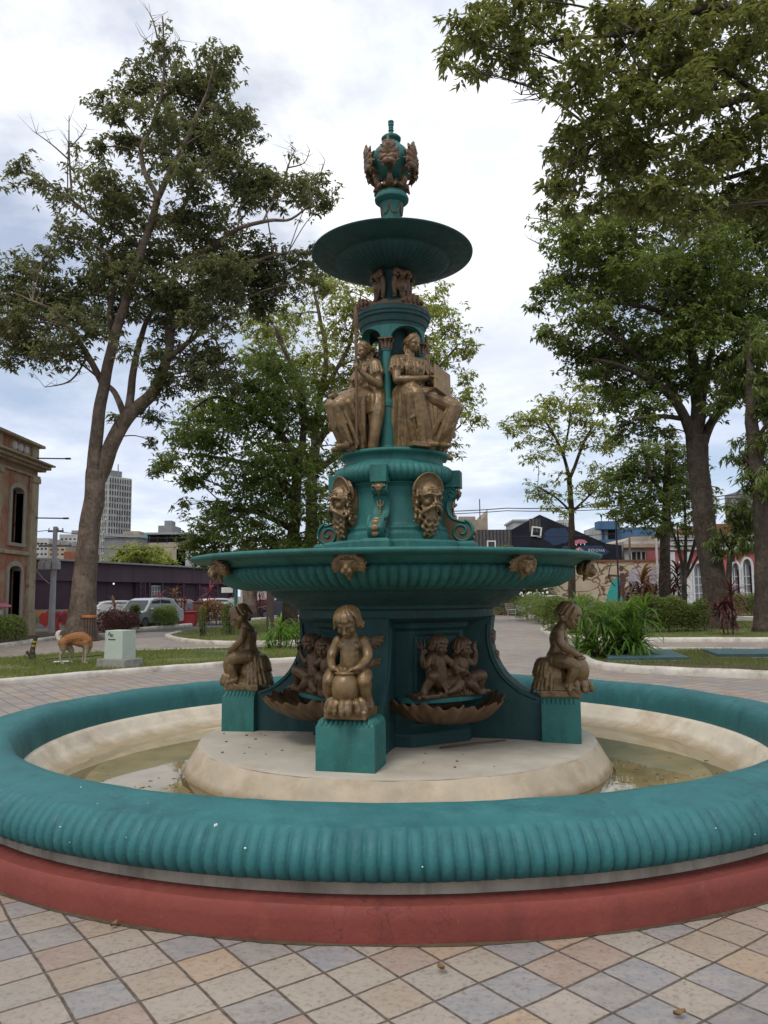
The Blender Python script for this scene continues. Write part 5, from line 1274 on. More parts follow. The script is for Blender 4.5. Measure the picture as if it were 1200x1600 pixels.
def straps(name, label, pos, stems, mat, cat='plant', group=None, seed=1, stem_mat=None):
    """rosettes of arching strap leaves: stems = (dx, dy, h, n, length, width[, droop])"""
    rr = random.Random(seed); o = thing(name, label, cat, pos, 0, group)
    vs = []; fs = []; b = MB()
    for st_ in stems:
        dx, dy, h, n, L, W = st_[:6]; dr = st_[6] if len(st_) > 6 else 1.
        top = V((dx, dy, h)); 
        if h > .05: b.tube([(dx * .6, dy * .6, -.02), (dx * .85, dy * .85, h * .5), top], [.022, .018, .014], 6)
        for k in range(n):
            a = rr.uniform(0, 2 * PI); f = k / n; e = R(78) * (1 - f) + R(-15) * f + rr.uniform(-.15, .15)
            ln = L * rr.uniform(.7, 1.15); w = W * rr.uniform(.75, 1.2)
            d = V((math.cos(a), math.sin(a), 0)); s = V((-math.sin(a), math.cos(a), 0)); p = top + V((0, 0, -.25 * h * f * rr.random())); el = e; q0 = len(vs); m = 5
            for j in range(m + 1):
                g = j / m; ww = w * (.35 + 1.6 * g * (1 - g) * 1.3) * (1 if g < 1 else 0); ww = max(ww * (1 - g * .5), .002)
                vs += [p - s * ww / 2, p - V((0, 0, ww * .12)), p + s * ww / 2]
                p = p + (d * math.cos(el) + V((0, 0, math.sin(el)))) * ln / m; el -= dr * rr.uniform(.18, .42)
            for j in range(m):
                c = q0 + j * 3; fs += [(c, c + 1, c + 4, c + 3), (c + 1, c + 2, c + 5, c + 4)]
    if b.v: b.build('stem', stem_mat or M['bark_dark'], o, 60)
    me = bpy.data.meshes.new('foliage'); me.from_pydata([tuple(p) for p in vs], [], fs); me.update()
    l = bpy.data.objects.new('foliage', me); col.objects.link(l); me.materials.append(mat); l.parent = o
    me.polygons.foreach_set('use_smooth', [True] * len(me.polygons))
    return o
def gp(u, v): return gr(u, v)
rs = random.Random(77)
straps('strap_leaf_plant', 'large bright green strap-leaved clump at the corner of the right bed', gr(958, 1030), [(rs.uniform(-.8, .75), rs.uniform(-.35, .5), rs.uniform(.05, 1.15), 24, .85, .08) for k in range(32)], M['leaf_strap'], seed=2)
straps('strap_leaf_plant', 'bright green strap-leaved clump left of the pedestal, seen beside the profile child', gr(440, 1016), [(rs.uniform(-.45, .4), rs.uniform(-.3, .3), rs.uniform(.1, .75), 20, .6, .055) for k in range(11)], M['leaf_strap'], seed=3)
straps('lily_clump', 'dark green arching lily leaves behind the left lawn plant', gr(455, 1000), [(rs.uniform(-.5, .5), rs.uniform(-.3, .3), .1, 26, 1.0, .06) for k in range(8)], M['leaf_strap'], seed=4)
straps('lily_clump', 'thin grassy lily tuft by the profile child\'s feet', gr(372, 1030), [(rs.uniform(-.3, .3), rs.uniform(-.1, .1), .02, 12, .4, .03) for k in range(4)], M['leaf_strap'], seed=14)
# cordylines on the right
for i, (u, v, hh, n, L, W, m, lab) in enumerate((
    (1146, 994, 1.55, 40, .95, .11, 'leaf_maroon', 'dark cordyline with a tall upright head in front of the leaning trunk'),
    (1062, 976, 2.6, 34, 1.3, .14, 'leaf_maroon', 'tall thin maroon cordyline rising between hedge and shrubby tree'),
    (1005, 968, 2.3, 30, 2.2, .20, 'leaf_bronze', 'large bronze cordyline with a fan of long leaves above the hedge'),
    (990, 968, 1.7, 34, 1.0, .15, 'leaf_maroon', 'low maroon cordyline under the bronze fan'),
    (1026, 968, 1.6, 34, 1.0, .15, 'leaf_maroon', 'low maroon cordyline at the foot of the straight trunk'))):
    p = gr(u, v); st_ = [(0, 0, hh, n, L, W)] + [(rs.uniform(-.45, .45), rs.uniform(-.3, .3), hh * rs.uniform(.3, .85), n // 2 + 4, L * .75, W) for k in range(5)]
    straps('cordyline_plant', lab, p, st_, M[m], seed=50 + i, group='dark cordylines in the right beds')
# red and bronze cordylines in the far left strip
for i, (u, v, hh, L, m, lab) in enumerate((
    (172, 986, .55, .75, 'leaf_red', 'low red cordyline right of the slatted bin'),
    (178, 985, 1.2, .8, 'leaf_bronze', 'orange-brown cordyline beside the pale parked car'),
    (192, 984, .5, .7, 'leaf_bronze', 'low rust-coloured cordyline before the pale car'),
    (233, 981, .9, .7, 'leaf_maroon', 'dark maroon cordyline in front of the silver car'),
    (248, 980, 1.5, .8, 'leaf_red', 'tall crimson cordyline above the silver car roof'),
    (272, 978, 1.7, .9, 'leaf_bronze', 'tall brown cordyline behind the red planter'),
    (288, 977, 1.1, .85, 'leaf_red', 'pink-red cordyline over the red planter'),
    (327, 975, 1.9, .9, 'leaf_red', 'tallest crimson cordyline near the brown pillar'),
    (334, 974, 1.0, .8, 'leaf_maroon', 'maroon cordyline at the foot of the crimson one'),
    (405, 968, 2.2, .9, 'leaf_red', 'crimson cordyline behind the palm trunk'))):
    p = gr(u, v); st_ = [(0, 0, hh, 22, L, .11)] + [(rs.uniform(-.4, .4), rs.uniform(-.3, .3), hh * rs.uniform(.3, .9), 12, L * .8, .11) for k in range(3)]
    straps('cordyline_plant', lab, p, st_, M[m], seed=80 + i, group='red cordylines in the far left bed')

def hedge(name, label, pts, h, w, mat, n, ll=.09, cat='hedge', seed=1, stems=True, wav=.12):
    """leafy hedge following ground points"""
    P = [V((p[0], p[1], 0)) for p in pts]; base = P[0].copy(); o = thing(name, label, cat, base)
    S, _ = spline(P, [0] * len(P), 8); S = np.array([tuple(p - base) for p in S])
    i = rng.integers(0, len(S) - 1, n); f = rng.random((n, 1)); c = S[i] * (1 - f) + S[i + 1] * f
    d = S[i + 1] - S[i]; d /= np.linalg.norm(d, axis=1, keepdims=True); s = np.stack([d[:, 1], -d[:, 0], np.zeros(n)], 1)
    a = rng.uniform(0, PI, n); rr_ = rng.random(n) ** .28
    k = 1 + wav * np.sin(c[:, 0] * 2.1 + c[:, 1]) + wav * .7 * np.sin(c[:, 0] * 5.3 + 1)
    c = c + s * (np.cos(a) * rr_ * w / 2 * k)[:, None]; c[:, 2] = .12 + np.maximum(0, np.sin(a)) ** .6 * rr_ * (h - .12) * k
    D = unit_dirs(n, -.5, 1.1); v, fc = leaves_np(c, D, ll * rng.uniform(.6, 1.3, n), ll * .48 * rng.uniform(.7, 1.2, n))
    b = MB()
    for q in range(0, len(S), 2):
        for t in range(2):
            x = S[q] + np.array([rng.uniform(-.15, .15), rng.uniform(-.15, .15), 0]); b.tube([(x[0], x[1], -.02), (x[0] + rng.uniform(-.1, .1), x[1], h * .75)], [.016, .006], 4)
    b.build('stem', M['bark_dark'], o)
    quads('foliage', v, fc, mat, o); return o
hedge('hedge', 'clipped green hedge beside the garden bench', [G(822, 968), G(850, 974), G(872, 976)], 1.5, 1.6, M['leaf_d'], 9000, .13)
hedge('hedge', 'bright green hedge running behind the strap-leaved clump', [G(862, 990), G(900, 991), G(960, 990), G(1000, 989)], 1.35, 1.5, M['leaf_d'], 15000, .11)
hedge('hedge', 'dark ragged hedge at the foot of the leaning trunk', [G(1012, 990), G(1050, 989), G(1100, 988)], 1.35, 1.2, M['leaf_r'], 14000, .11)
hedge('hedge', 'short dark hedge beyond the right-hand path', [G(1135, 962), G(1160, 963), G(1178, 963)], 1.5, 1.5, M['leaf_d'], 5000, .15)
hedge('hedge', 'green-topped hedge with red lower leaves at the left edge', [G(-40, 1013), G(0, 1009), G(22, 1006)], .90, .9, M['leaf_d'], 7000, .09)
hedge('hedge', 'green bush in front of the silver car', [G(252, 981), G(262, 980)], 1.0, .9, M['leaf_d'], 2600, .10)
hedge('hedge', 'small dark bush by the pale car bonnet', [G(206, 984), G(213, 984)], 1.1, .9, M['leaf_r'], 2600, .10)
hedge('flowering_bush', 'rounded bush with white flowers rising behind the bowl at the right', [G(788, 962), G(812, 961), G(838, 962)], 4.6, 4.2, M['leaf_r'], 16000, .2, 'bush')
b = MB(); o_ = [o for o in bpy.data.objects if o.name.startswith('flowering_bush')][0]
for k in range(150):
    a = rng.uniform(-.2, PI + .2); u = rng.uniform(784, 842); p = gr(u, 961.5); q = V((p.x + rng.uniform(-.4, .4), p.y - abs(math.cos(a)) * 1.6 - .3, .12 + max(.3, math.sin(a)) * 4.55 + rng.uniform(-.1, .2)))
    b.ball(q - o_.location, rng.uniform(.05, .10), n=6, m=4)
b.build('blossoms', M['petal'], o_, 180)
hedge('shrub', 'young loose shrub on the lawn behind the switch box', [G(313, 996), G(318, 996)], 1.15, .6, M['leaf_d'], 500, .09, 'shrub')
hedge('shrub', 'young leafy shrub behind the profile child\'s head', [G(352, 994), G(360, 994)], 1.2, .9, M['leaf_d'], 1500, .1, 'shrub')
hedge('shrub', 'mixed green shrub between the silver car and the red planter', [G(246, 983), G(268, 981)], 1.0, .8, M['leaf_d'], 2600, .11, 'shrub')
hedge('shrub', 'rusty-leaved shrub in front of the white car by the pillar', [G(322, 977), G(350, 975)], 1.2, .9, M['leaf_bronze'], 2600, .12, 'shrub')
hedge('shrub', 'red-leaved low shrub right of the slatted bin', [G(158, 994), G(190, 990), G(205, 987)], .9, .9, M['leaf_maroon'], 5000, .10, 'shrub')
# fallen leaves and weeds on the paving
def fallen(u, v, s):
    p = gr(u, v); b = MB(); a = rng.uniform(0, 6.28)
    P = []
    for i in range(5):
        f = i / 4; w = .34 * math.sin(PI * (f * .9 + .05)); z = .012 + .03 * abs(f - .4)
        for q in (-1, 0, 1): P.append((s * (f - .5) * math.cos(a) - s * w * q * math.sin(a), s * (f - .5) * math.sin(a) + s * w * q * math.cos(a), z * s / .07 + (.012 if q else 0)))
    F = [(i * 3 + j, i * 3 + j + 1, i * 3 + j + 4, i * 3 + j + 3) for i in range(4) for j in (0, 1)]
    o = b.add(P, F).build('fallen_leaf', M['leaf_dry'], None, 180, loc=(p.x, p.y, .002)); return o
for (u, v, s, l) in ((690, 1520, .055, 'dry curled leaf on the paving in front of the red base'), (1062, 1592, .05, 'dry leaf on the paving at the bottom edge of the photo'), (178, 1450, .045, 'small brown leaf against the foot of the red base')):
    tag(fallen(u, v, s), l, 'leaf', 'dry leaves on the near paving')
# ------------------------------------------------------------------ building materials
def wall_paint(name, base, patch, scale=.8, amt=.7, patch2=None):
    t = NT(name); p = t.pos(); n1 = t.noise(p, scale, 7, .65, .4); n2 = t.noise(t.scalev(p, (1, 1, .15)), scale * 3, 5, .6)
    c = t.mix(t.ramp(n1, [(.44, 0.), (.56, amt)]), base, patch)
    if patch2: c = t.mix(t.ramp(t.noise(p, scale * 2.3, 6, .7), [(.55, 0.), (.66, .7)]), c, patch2)
    c = t.mix(t.ramp(n2, [(.5, 0.), (.75, .45)]), c, tuple(x * .35 for x in base))
    t.set(c, .9, 0, .15); t.bump(t.noise(p, 12, 4), .3, .02); return t.m
M['old_pink'] = wall_paint('flaking_pink_plaster', (.37, .15, .10), (.38, .28, .19), .9, .9, (.18, .13, .09))
M['old_cream'] = wall_paint('stained_cream_stucco', (.42, .345, .24), (.32, .25, .165), 1.2, .6, (.15, .11, .075))
M['dark_gap'] = plain('shadowed_interior', (.012, .011, .011), .8)
M['frame_grey'] = plain('weathered_stone_frame', (.33, .29, .24), .9)
M['glass'] = plain('window_glass', (.03, .035, .04), .08, spec=.6)
M['purple'] = wall_paint('purple_metal_sheet', (.078, .052, .068), (.060, .042, .054), .5, .5)
M['purple2'] = wall_paint('purple_fascia', (.105, .072, .09), (.085, .06, .075), .6, .5)
M['purple_dark'] = plain('dark_purple_bay_shade', (.035, .026, .04), .8)  # colour of the shade inside the warehouse openings
M['white_wall'] = wall_paint('grimy_white_wall', (.42, .42, .40), (.28, .27, .25), .5, .6)
M['grey_wall'] = wall_paint('grey_concrete_wall', (.24, .24, .24), (.17, .165, .16), .4, .6)
M['tan_wall'] = wall_paint('tan_render', (.36, .30, .22), (.24, .19, .14), .4, .6)
M['roof_tile'] = wall_paint('orange_roof_tiles', (.24, .09, .05), (.15, .07, .045), 1.0, .6)
M['roof_metal'] = plain('zinc_roof', (.25, .27, .28), .5)
M['blue_wall'] = wall_paint('blue_painted_wall', (.075, .15, .26), (.055, .12, .21), .4, .5)
M['pink_wall'] = wall_paint('rose_pink_wall', (.40, .115, .115), (.34, .10, .10), .6, .5)
M['white_trim'] = plain('white_stucco_trim', (.52, .52, .52), .8)
M['mural_black'] = wall_paint('black_painted_gable', (.016, .017, .022), (.026, .028, .04), .35, .7)
M['plank'] = None
t = NT('weathered_grey_planks'); p_ = t.coords(); w_ = t.n('ShaderNodeTexWave', wave_type='BANDS', bands_direction='X'); w_.inputs['Scale'].default_value = 1.1; w_.inputs['Distortion'].default_value = 1.5; w_.inputs['Detail'].default_value = 3
t.l(p_, w_.inputs[0]); t.set(t.mix(t.ramp(t.noise(p_, 2.5, 6, .7), [(.4, 0.), (.6, .6)]), t.ramp(w_.outputs[0], [(.2, (.03, .03, .03)), (.6, (.11, .10, .10))]), (.05, .045, .045)), .9); M['plank'] = t.m
t = NT('painted_stone_mural'); p_ = t.coords(); vo = t.n('ShaderNodeTexVoronoi', feature='DISTANCE_TO_EDGE'); vo.inputs['Scale'].default_value = .55
ns = t.n('ShaderNodeTexNoise'); ns.inputs['Scale'].default_value = 1.3; t.l(p_, ns.inputs['Vector']); va = t.n('ShaderNodeVectorMath', operation='ADD'); t.l(t.scalev(p_, (1, 1, 1.6)), va.inputs[0]); t.l(ns.outputs['Color'], va.inputs[1]); t.l(va.outputs[0], vo.inputs['Vector'])
t.set(t.mix(t.ramp(vo.outputs['Distance'], [(.012, 1.), (.05, 0.)]), t.ramp(t.noise(p_, .8, 5), [(.3, (.40, .31, .20)), (.7, (.50, .43, .32))]), (.13, .075, .04)), .9); M['mural_stone'] = t.m
for nm, c in (('paint_red', (.28, .03, .03)), ('paint_wine', (.13, .02, .03)), ('paint_orange', (.42, .15, .03)), ('paint_green', (.05, .17, .06)), ('paint_teal', (.03, .30, .27)), ('paint_white', (.62, .62, .60)), ('paint_pink', (.45, .15, .19)), ('paint_navy', (.02, .04, .09)), ('paint_black', (.012, .012, .013)), ('paint_lilac', (.36, .34, .38)), ('paint_skin', (.07, .04, .035)), ('paint_yellow', (.55, .38, .04))):
    M[nm] = plain(nm, c, .7)
M['pole_grey'] = plain('pale_pole_concrete', (.40, .40, .41), .8); M['metal_grey'] = plain('grey_metal', (.22, .23, .25), .45, .5)
M['black_metal'] = plain('black_iron', (.018, .018, .02), .5); M['wire'] = plain('black_wire', (.012, .012, .013), .6)

def hole_wall(b, x0, x1, z0, z1, holes, y0, y1):
    """solid wall in xz between y0 and y1 with rectangular holes (hx0,hx1,hz0,hz1)"""
    xs = sorted({x0, x1, *[h[0] for h in holes], *[h[1] for h in holes]}); zs = sorted({z0, z1, *[h[2] for h in holes], *[h[3] for h in holes]})
    for i in range(len(xs) - 1):
        for j in range(len(zs) - 1):
            cx, cz = (xs[i] + xs[i + 1]) / 2, (zs[j] + zs[j + 1]) / 2
            if any(h[0] < cx < h[1] and h[2] < cz < h[3] for h in holes): continue
            b.box((cx, (y0 + y1) / 2, cz), (xs[i + 1] - xs[i], y1 - y0, zs[j + 1] - zs[j]))
def arch_pts(x0, x1, z0, zs, n=10, rise=None):
    c = (x0 + x1) / 2; r = (x1 - x0) / 2; h = rise or r
    return [(x0, z0), (x1, z0), (x1, zs)] + [(c + r * math.cos(PI * k / n), zs + h * math.sin(PI * k / n)) for k in range(1, n)] + [(x0, zs)]
def arch_frame(b, x0, x1, z0, zs, w, y0, y1, rise=None, n=10):
    """stone surround: jambs, sill and arch as one band"""
    ou = arch_pts(x0 - w, x1 + w, z0, zs, n, (rise or (x1 - x0) / 2) + w); inn = arch_pts(x0, x1, z0, zs, n, rise)
    O = ou[1:] + ou[:1]; I = inn[1:] + inn[:1]; m = len(O); k = len(b.v)
    vs = [(x, y, z) for y in (y0, y1) for (x, z) in O] + [(x, y, z) for y in (y0, y1) for (x, z) in I]; fs = []
    for i in range(m - 1):
        a, c = i, i + 1
        fs += [(a, c, 2 * m + c, 2 * m + a), (m + a, 3 * m + a, 3 * m + c, m + c), (a, m + a, m + c, c), (2 * m + a, 2 * m + c, 3 * m + c, 3 * m + a)]
    b.add(vs, fs)

# --- old two-storey building at the left edge: its long side faces +x and runs away from the camera
HX = -15.1
hb = thing('heritage_building', 'weathered cream and pink two-storey building with arched windows at the left edge', 'building', (HX, 34.05, 0), R(90))
# local frame: local x runs along the facade (world +y), facade faces local -y (world +x)
wins = [(-2.32, -1.28)] + [(-2.32 - 3.3 * k, -1.28 - 3.3 * k) for k in range(1, 6)]
b = MB(); hs = []
for a, c in wins: hs += [(a, c, 3.85, 6.2), (a, c, .45, 2.95)]
hole_wall(b, -22, 0, 0, 8.1, hs, 0, .45); b.box((-11, 6.2, 4.05), (22, 11.5, 8.1)); b.build('wall', M['old_pink'], hb)
b = MB(); b.box((-11, -.10, 7.12), (22.5, .34, .10)); b.box((-11, -.17, 7.24), (22.8, .52, .13)); b.box((-11, -.24, 7.36), (23.0, .68, .08)); b.box((-11, -.06, 6.80), (22.1, .12, .10)); b.box((-11, -.05, 3.45), (22.1, .12, .16)); b.build('cornice', M['old_cream'], hb, bevel=.02)
b = MB(); b.box((-11, .0, 8.16), (22.3, .5, .12)); hole = []
b.build('coping', M['old_cream'], hb, bevel=.02)
for k in range(7):
    x = -.32 - 3.3 * k
    b = MB(); b.box((x - .12, -.07, 3.4), (.62, .14, 6.76)); b.box((x - .12, -.11, 6.62), (.74, .18, .22)); b.box((x - .12, -.10, .55), (.70, .2, 1.1)); b.box((x - .12, -.045, 7.76), (.62, .09, .68)); b.build('pilaster', M['old_cream'], hb, bevel=.015)
for i, (a, c) in enumerate(wins):
    for (z0, zs, rise) in ((3.85, 5.95, .18), (.45, 2.72, .18)):
        b = MB(); arch_frame(b, a, c, z0, zs, .20, -.06, .30, rise); b.box(((a + c) / 2, .02, z0 - .08), (c - a + .5, .22, .14))
        w = b.build('window', M['frame_grey'], hb, bevel=.01)
        g = MB(); g.prism(arch_pts(a, c, z0, zs, 10, rise), .34, .40); g.build('pane', M['dark_gap'], w)
        f = MB(); f.box(((a + c) / 2, .30, (z0 + zs) / 2), (.05, .06, zs - z0)); f.box(((a + c) / 2, .30, z0 + .85), (c - a, .06, .06)); f.build('sash', M['paint_wine'], w)
    b = MB(); b.box(((a + c) / 2 , -.015, 7.76), (1.9, .03, .5))
    pnl = b.build('parapet_panel', M['old_pink'], hb)
    b = MB()
    for k in (-1, 0, 1): b.tube([((a + c) / 2 + k * .52, -.10, 7.80), ((a + c) / 2 + k * .52, -.025, 7.80)], [.15, .20], 16)
    b.build('roundels', M['white_trim'], pnl)
for z, v in ((7.62, 0), (5.02, 1)):
    b = MB(); b.tube([(-.3, 0, z), (-.3, -1.35, z - .03)], .03, 6); b.box((-.3, -1.42, z - .03), (.1, .22, .07)); b.build('floodlight_arm', M['black_metal'], hb)

# --- utility pole with transformers
p = at(80, 988, 36); p.z = 0
up = thing('utility_pole', 'pale concrete utility pole with grey transformer boxes and wires', 'pole', p)
zt = at(83, 823, 36).z
b = MB().tube([(0, 0, 0), (.03, 0, zt)], [.15, .10], 12); b.build('post', M['pole_grey'], up, 60)
zx = at(80, 884, 36).z
for dx in (-.30, .0, .34):
    b = MB(); b.box((dx - .12, -.22, zx), (.27, .34, .34)); b.box((dx - .12, -.22, zx + .2), (.2, .25, .06))
    for k in (-1, 1): b.tube([(dx - .12 + k * .07, -.22, zx + .22), (dx - .12 + k * .07, -.22, zx + .36)], .02, 6)
    b.build('transformer', M['pole_grey'], up, bevel=.02)
b = MB()
for v, w in ((830, .7), (853, 1.5)):
    z = at(80, v, 36).z; b.box((.05, 0, z), (w, .08, .09))
    for k in range(4): b.tube([(.05 + (k / 3 - .5) * w * .9, 0, z), (.05 + (k / 3 - .5) * w * .9, 0, z + .14)], .025, 6)
b.build('crossarm', M['metal_grey'], up)
b = MB().tube([(0, 0, at(80, 915, 36).z), (-.35, -.2, at(80, 905, 36).z), (-.75, -.5, at(60, 883, 36).z)], .025, 6); b.ball((-.78, -.52, at(60, 883, 36).z), (.14, .1, .05)); b.build('lamp_arm', M['pole_grey'], up, 60)

def wire(name, pts, label, r=.02, group=None):
    S = []
    for i in range(len(pts) - 1):
        a, c = V(pts[i]), V(pts[i + 1])
        for k in range(12):
            f = k / 12; q = a.lerp(c, f); q.z -= (a - c).length * .012 * 4 * f * (1 - f); S.append(q)
    S.append(V(pts[-1])); o = MB().tube(S, r, 5).build(name, M['wire'], None, 180); tag(o, label, 'wire', group); return o
wire('power_line', [at(-200, 842, 36), at(74, 829, 36), at(330, 836, 60)], 'black wires through the top of the left utility pole', .018)
wire('power_line', [at(40, 845, 36), at(90, 852, 36.1), at(300, 850, 60)], 'lower wire strung past the left utility pole\'s crossarm', .015)
wire('power_line', [at(600, 800, 58), at(792, 794, 58), at(960, 790, 58), at(1135, 774, 58), at(1330, 757, 58)], 'upper power line crossing the sky over the black gable to the right edge', .035)
wire('power_line', [at(600, 804, 58.2), at(792, 798, 58.2), at(960, 795, 58.2), at(1135, 779, 58.2), at(1330, 766, 58.2)], 'lower power line just under the upper one over the black gable', .03)
wire('power_line', [at(800, 838, 58.4), at(960, 834, 58.4), at(1130, 787, 58.4), at(1330, 780, 58.4)], 'lowest thin cable passing behind the leaning trunk', .025)
for (u, v) in ((792, 794), (1129, 774)):
    pass

# --- purple warehouse
A = at(48, 869, 44); B = at(372, 891, 66)
zr = 3.72
wd = V((B.x - A.x, B.y - A.y, 0)); wl = wd.length; wa = math.atan2(wd.y, wd.x)
wh = thing('warehouse', 'long purple metal-clad warehouse with a dark open bay across the road', 'building', (A.x, A.y, 0), wa)
def wx(u):      # where the view ray of column u meets the facade line
    x, f, z = ray(u, 930); d = V((x / f, 1, 0)); n = V((-wd.y, wd.x, 0)); t = n.dot(V((A.x, A.y, 0))) / n.dot(d); return (d * t - V((A.x, A.y, 0))).length * (1 if (d * t).x > A.x else -1)
x1, x2 = wx(152), wx(212)
b = MB(); hole_wall(b, -6, wl, 0, zr - 1.15, [(x1, x2, 0, zr - 1.15), (wx(228), wx(362), 1.0, zr - 1.2)], 0, .2); b.box((wl / 2 - 3, 7, zr / 2 - .1), (wl + 6, 13.6, zr - .25)); 
b.build('wall', M['purple'], wh)
b = MB(); b.box((wl / 2 - 3, -.03, zr - .57), (wl + 6, .2, 1.14)); b.build('fascia', M['purple2'], wh)
b = MB(); b.box((wl / 2 - 3, 6.9, zr + .06), (wl + 6.6, 14.6, .10)); b.build('roof', M['roof_metal'], wh)
b = MB(); b.box(((x1 + x2) / 2, .35, 1.2), (x2 - x1, .1, 2.6)); b.box(((wx(228) + wx(362)) / 2, .3, 1.8), (wx(362) - wx(228), .1, 1.7)); b.build('bay_shade', M['purple_dark'], wh)  # dark sheets painted as the shade in the open bay, no real cloth
b = MB(); b.box(((x1 + x2) / 2 - .2, .26, .55), (x2 - x1 - .8, .06, .9)); b.box(((x1 + x2) / 2, .26, 1.75), (x2 - x1, .06, .06)); b.build('gate', M['purple2'], wh)
b = MB(); xa, xb = wx(215), wx(222)
for x in (xa, xb): b.box((x, -.2, 1.3), (.09, .09, 2.6))
for k in range(6): z = .2 + k * .4; b.tube([(xa, -.2, z), (xb, -.2, z + .2), (xa, -.2, z + .4)], .03, 4)
b.build('lattice_post', M['purple2'], wh)
for u in (232, 252, 285, 310, 338): MB().box((wx(u), -.06, 1.3), (.14, .1, 2.6)).build('post', M['purple2'], wh)
for u0, u1 in ((238, 251),):
    b = MB(); b.box(((wx(u0) + wx(u1)) / 2, .12, 1.95), (wx(u1) - wx(u0), .06, .85)); w = b.build('window', M['metal_grey'], wh)
    f = MB()
    for k in range(4): f.box((wx(u0) + (wx(u1) - wx(u0)) * k / 3, .07, 1.95), (.05, .05, .9))
    for k in range(3): f.box(((wx(u0) + wx(u1)) / 2, .068, 1.55 + .4 * k), (wx(u1) - wx(u0), .05, .05))
    f.build('bars', M['white_trim'], w)
b = MB().ball((wx(172), -.25, 2.45), .055); e_ = NT('lit_bulb'); e_.b.inputs['Emission Color'].default_value = (1, .95, .85, 1); e_.b.inputs['Emission Strength'].default_value = 1; b.build('bulb', e_.m, wh)
# low wall with graffiti
gw = thing('graffiti_wall', 'low wall painted with red and green graffiti behind the utility pole', 'wall', at(50, 975, 43).xy.to_3d(), R(4))
Lw = at(118, 975, 43).x - at(50, 975, 43).x
b = MB().box((Lw / 2 - 1, 0, .48), (Lw + 4, .2, .96)); b.build('wall_face', M['grey_wall'], gw)
def disc_poly(b, c, rx, rz, y, n=20, wob=.12, sd=1):
    P = [(c[0] + rx * math.cos(2 * PI * k / n) * (1 + wob * math.sin(k * 2.3 + sd)), c[1] + rz * math.sin(2 * PI * k / n) * (1 + wob * math.cos(k * 1.7 + sd))) for k in range(n)]
    b.prism(P, y - .002, y + .002)
b = MB()
for k, (x, z, rx, rz) in enumerate(((.75, .45, .38, .38), (1.25, .52, .42, .36), (1.85, .5, .45, .38), (2.5, .5, .45, .40), (.95, .8, .2, .14), (2.15, .82, .25, .12))): disc_poly(b, (x, z), rx, rz, -.105 - .005 * k, sd=k)
b.build('graffiti', M['paint_red'], gw)
b = MB()
for k, (x, z, rx, rz) in enumerate(((1.25, .52, .30, .24), (1.85, .5, .33, .26))): disc_poly(b, (x, z), rx, rz, -.14 - .005 * k, sd=k)
b.build('graffiti', M['paint_wine'], gw)
b = MB(); disc_poly(b, (.05, .4), .3, .36, -.104); b.build('graffiti', M['paint_green'], gw)
b = MB(); disc_poly(b, (.5, .7), .22, .22, -.103); b.build('graffiti', M['paint_orange'], gw)
# traffic cone
p = gr(89, 986); b = MB().lathe([(.18, 0), (.18, .04), (.13, .05), (.035, .62), (.0, .63)], 16); o = b.build('traffic_cone', M['paint_red'], None, 40, loc=p); tag(o, 'red traffic cone on the kerb behind the dog', 'cone')

# --- far buildings
def windows_grid(o, m, x0, x1, z0, z1, nx, nz, y, fw=.5, fh=.5, t=.04):
    me = MB().box((0, 0, 0), ((x1 - x0) / nx * fw, t, (z1 - z0) / nz * fh)).mesh('window'); me.materials.append(m)
    for i in range(nx):
        for j in range(nz):
            w = bpy.data.objects.new('window', me); col.objects.link(w); w.parent = o
            w.location = (x0 + (i + .5) * (x1 - x0) / nx, y, z0 + (j + .5) * (z1 - z0) / nz)
def block(name, label, u0, u1, vt, Y, depth, mat, nx=0, nz=0, rz=0, roof=None, zb=0, win=None, vb=None, fw=.5, fh=.5, extra=None):
    a, c = at(u0, vt, Y), at(u1, vt, Y); W = c.x - a.x; H = a.z
    o = thing(name, label, 'building', (a.x, Y, 0), rz)
    b = MB().box((W / 2, depth / 2, H / 2), (W, depth, H)); b.build('wall', mat, o)
    if nx:
        z0 = at(u0, vb, Y).z if vb else 1.0
        windows_grid(o, win or M['dark_gap'], W * .03, W * .97, z0, H * .96, nx, nz, -.0, fw, fh)
    if roof == 'flat':
        b = MB().box((W / 2, depth / 2, H + .15), (W + .5, depth + .5, .3)); b.build('roof', M['roof_metal'], o)
    if roof == 'tile':
        b = MB().prism([(-.4, 0), (W + .4, 0), (W / 2, W * .16)], -.4, depth + .4); r_ = b.build('roof', M['roof_tile'], o); r_.location = (0, 0, H)
    return o, W, H
# office tower
TY = 170.0
a = at(170, 745, TY); tw = thing('office_tower', 'tall grey office tower with a close grid of windows', 'building', (a.x, TY, 0), R(-35))
H = a.z; wl_, wr_ = 9.0, 7.2
wl_ = (at(170, 800, TY).x - at(125, 800, TY).x) / math.cos(R(35)); wr_ = (at(194, 800, TY).x - at(170, 800, TY).x) / math.sin(R(35))
b = MB().box((-wl_ / 2, wr_ / 2, H / 2), (wl_, wr_, H)); t = NT('tower_panels'); p_ = t.coords()
t.set(t.ramp(t.noise(p_, .25, 3), [(.3, (.05, .055, .06)), (.7, (.09, .095, .10))]), .25, 0, .5); b.build('wall', t.m, tw)
NF, NC, NC2 = 20, 13, 9
b = MB()
for j in range(NF + 1): z = H * j / NF; b.box((-wl_ / 2, wr_ / 2, z), (wl_ + .2, wr_ + .2, .42))
for i in range(NC + 1): b.box((-wl_ * i / NC, -.1, H / 2), (.16, .3, H))
for i in range(NC2 + 1): b.box((.1, wr_ * i / NC2, H / 2), (.3, .15, H))
b.build('facade_grid', M['white_wall'], tw)
b = MB()
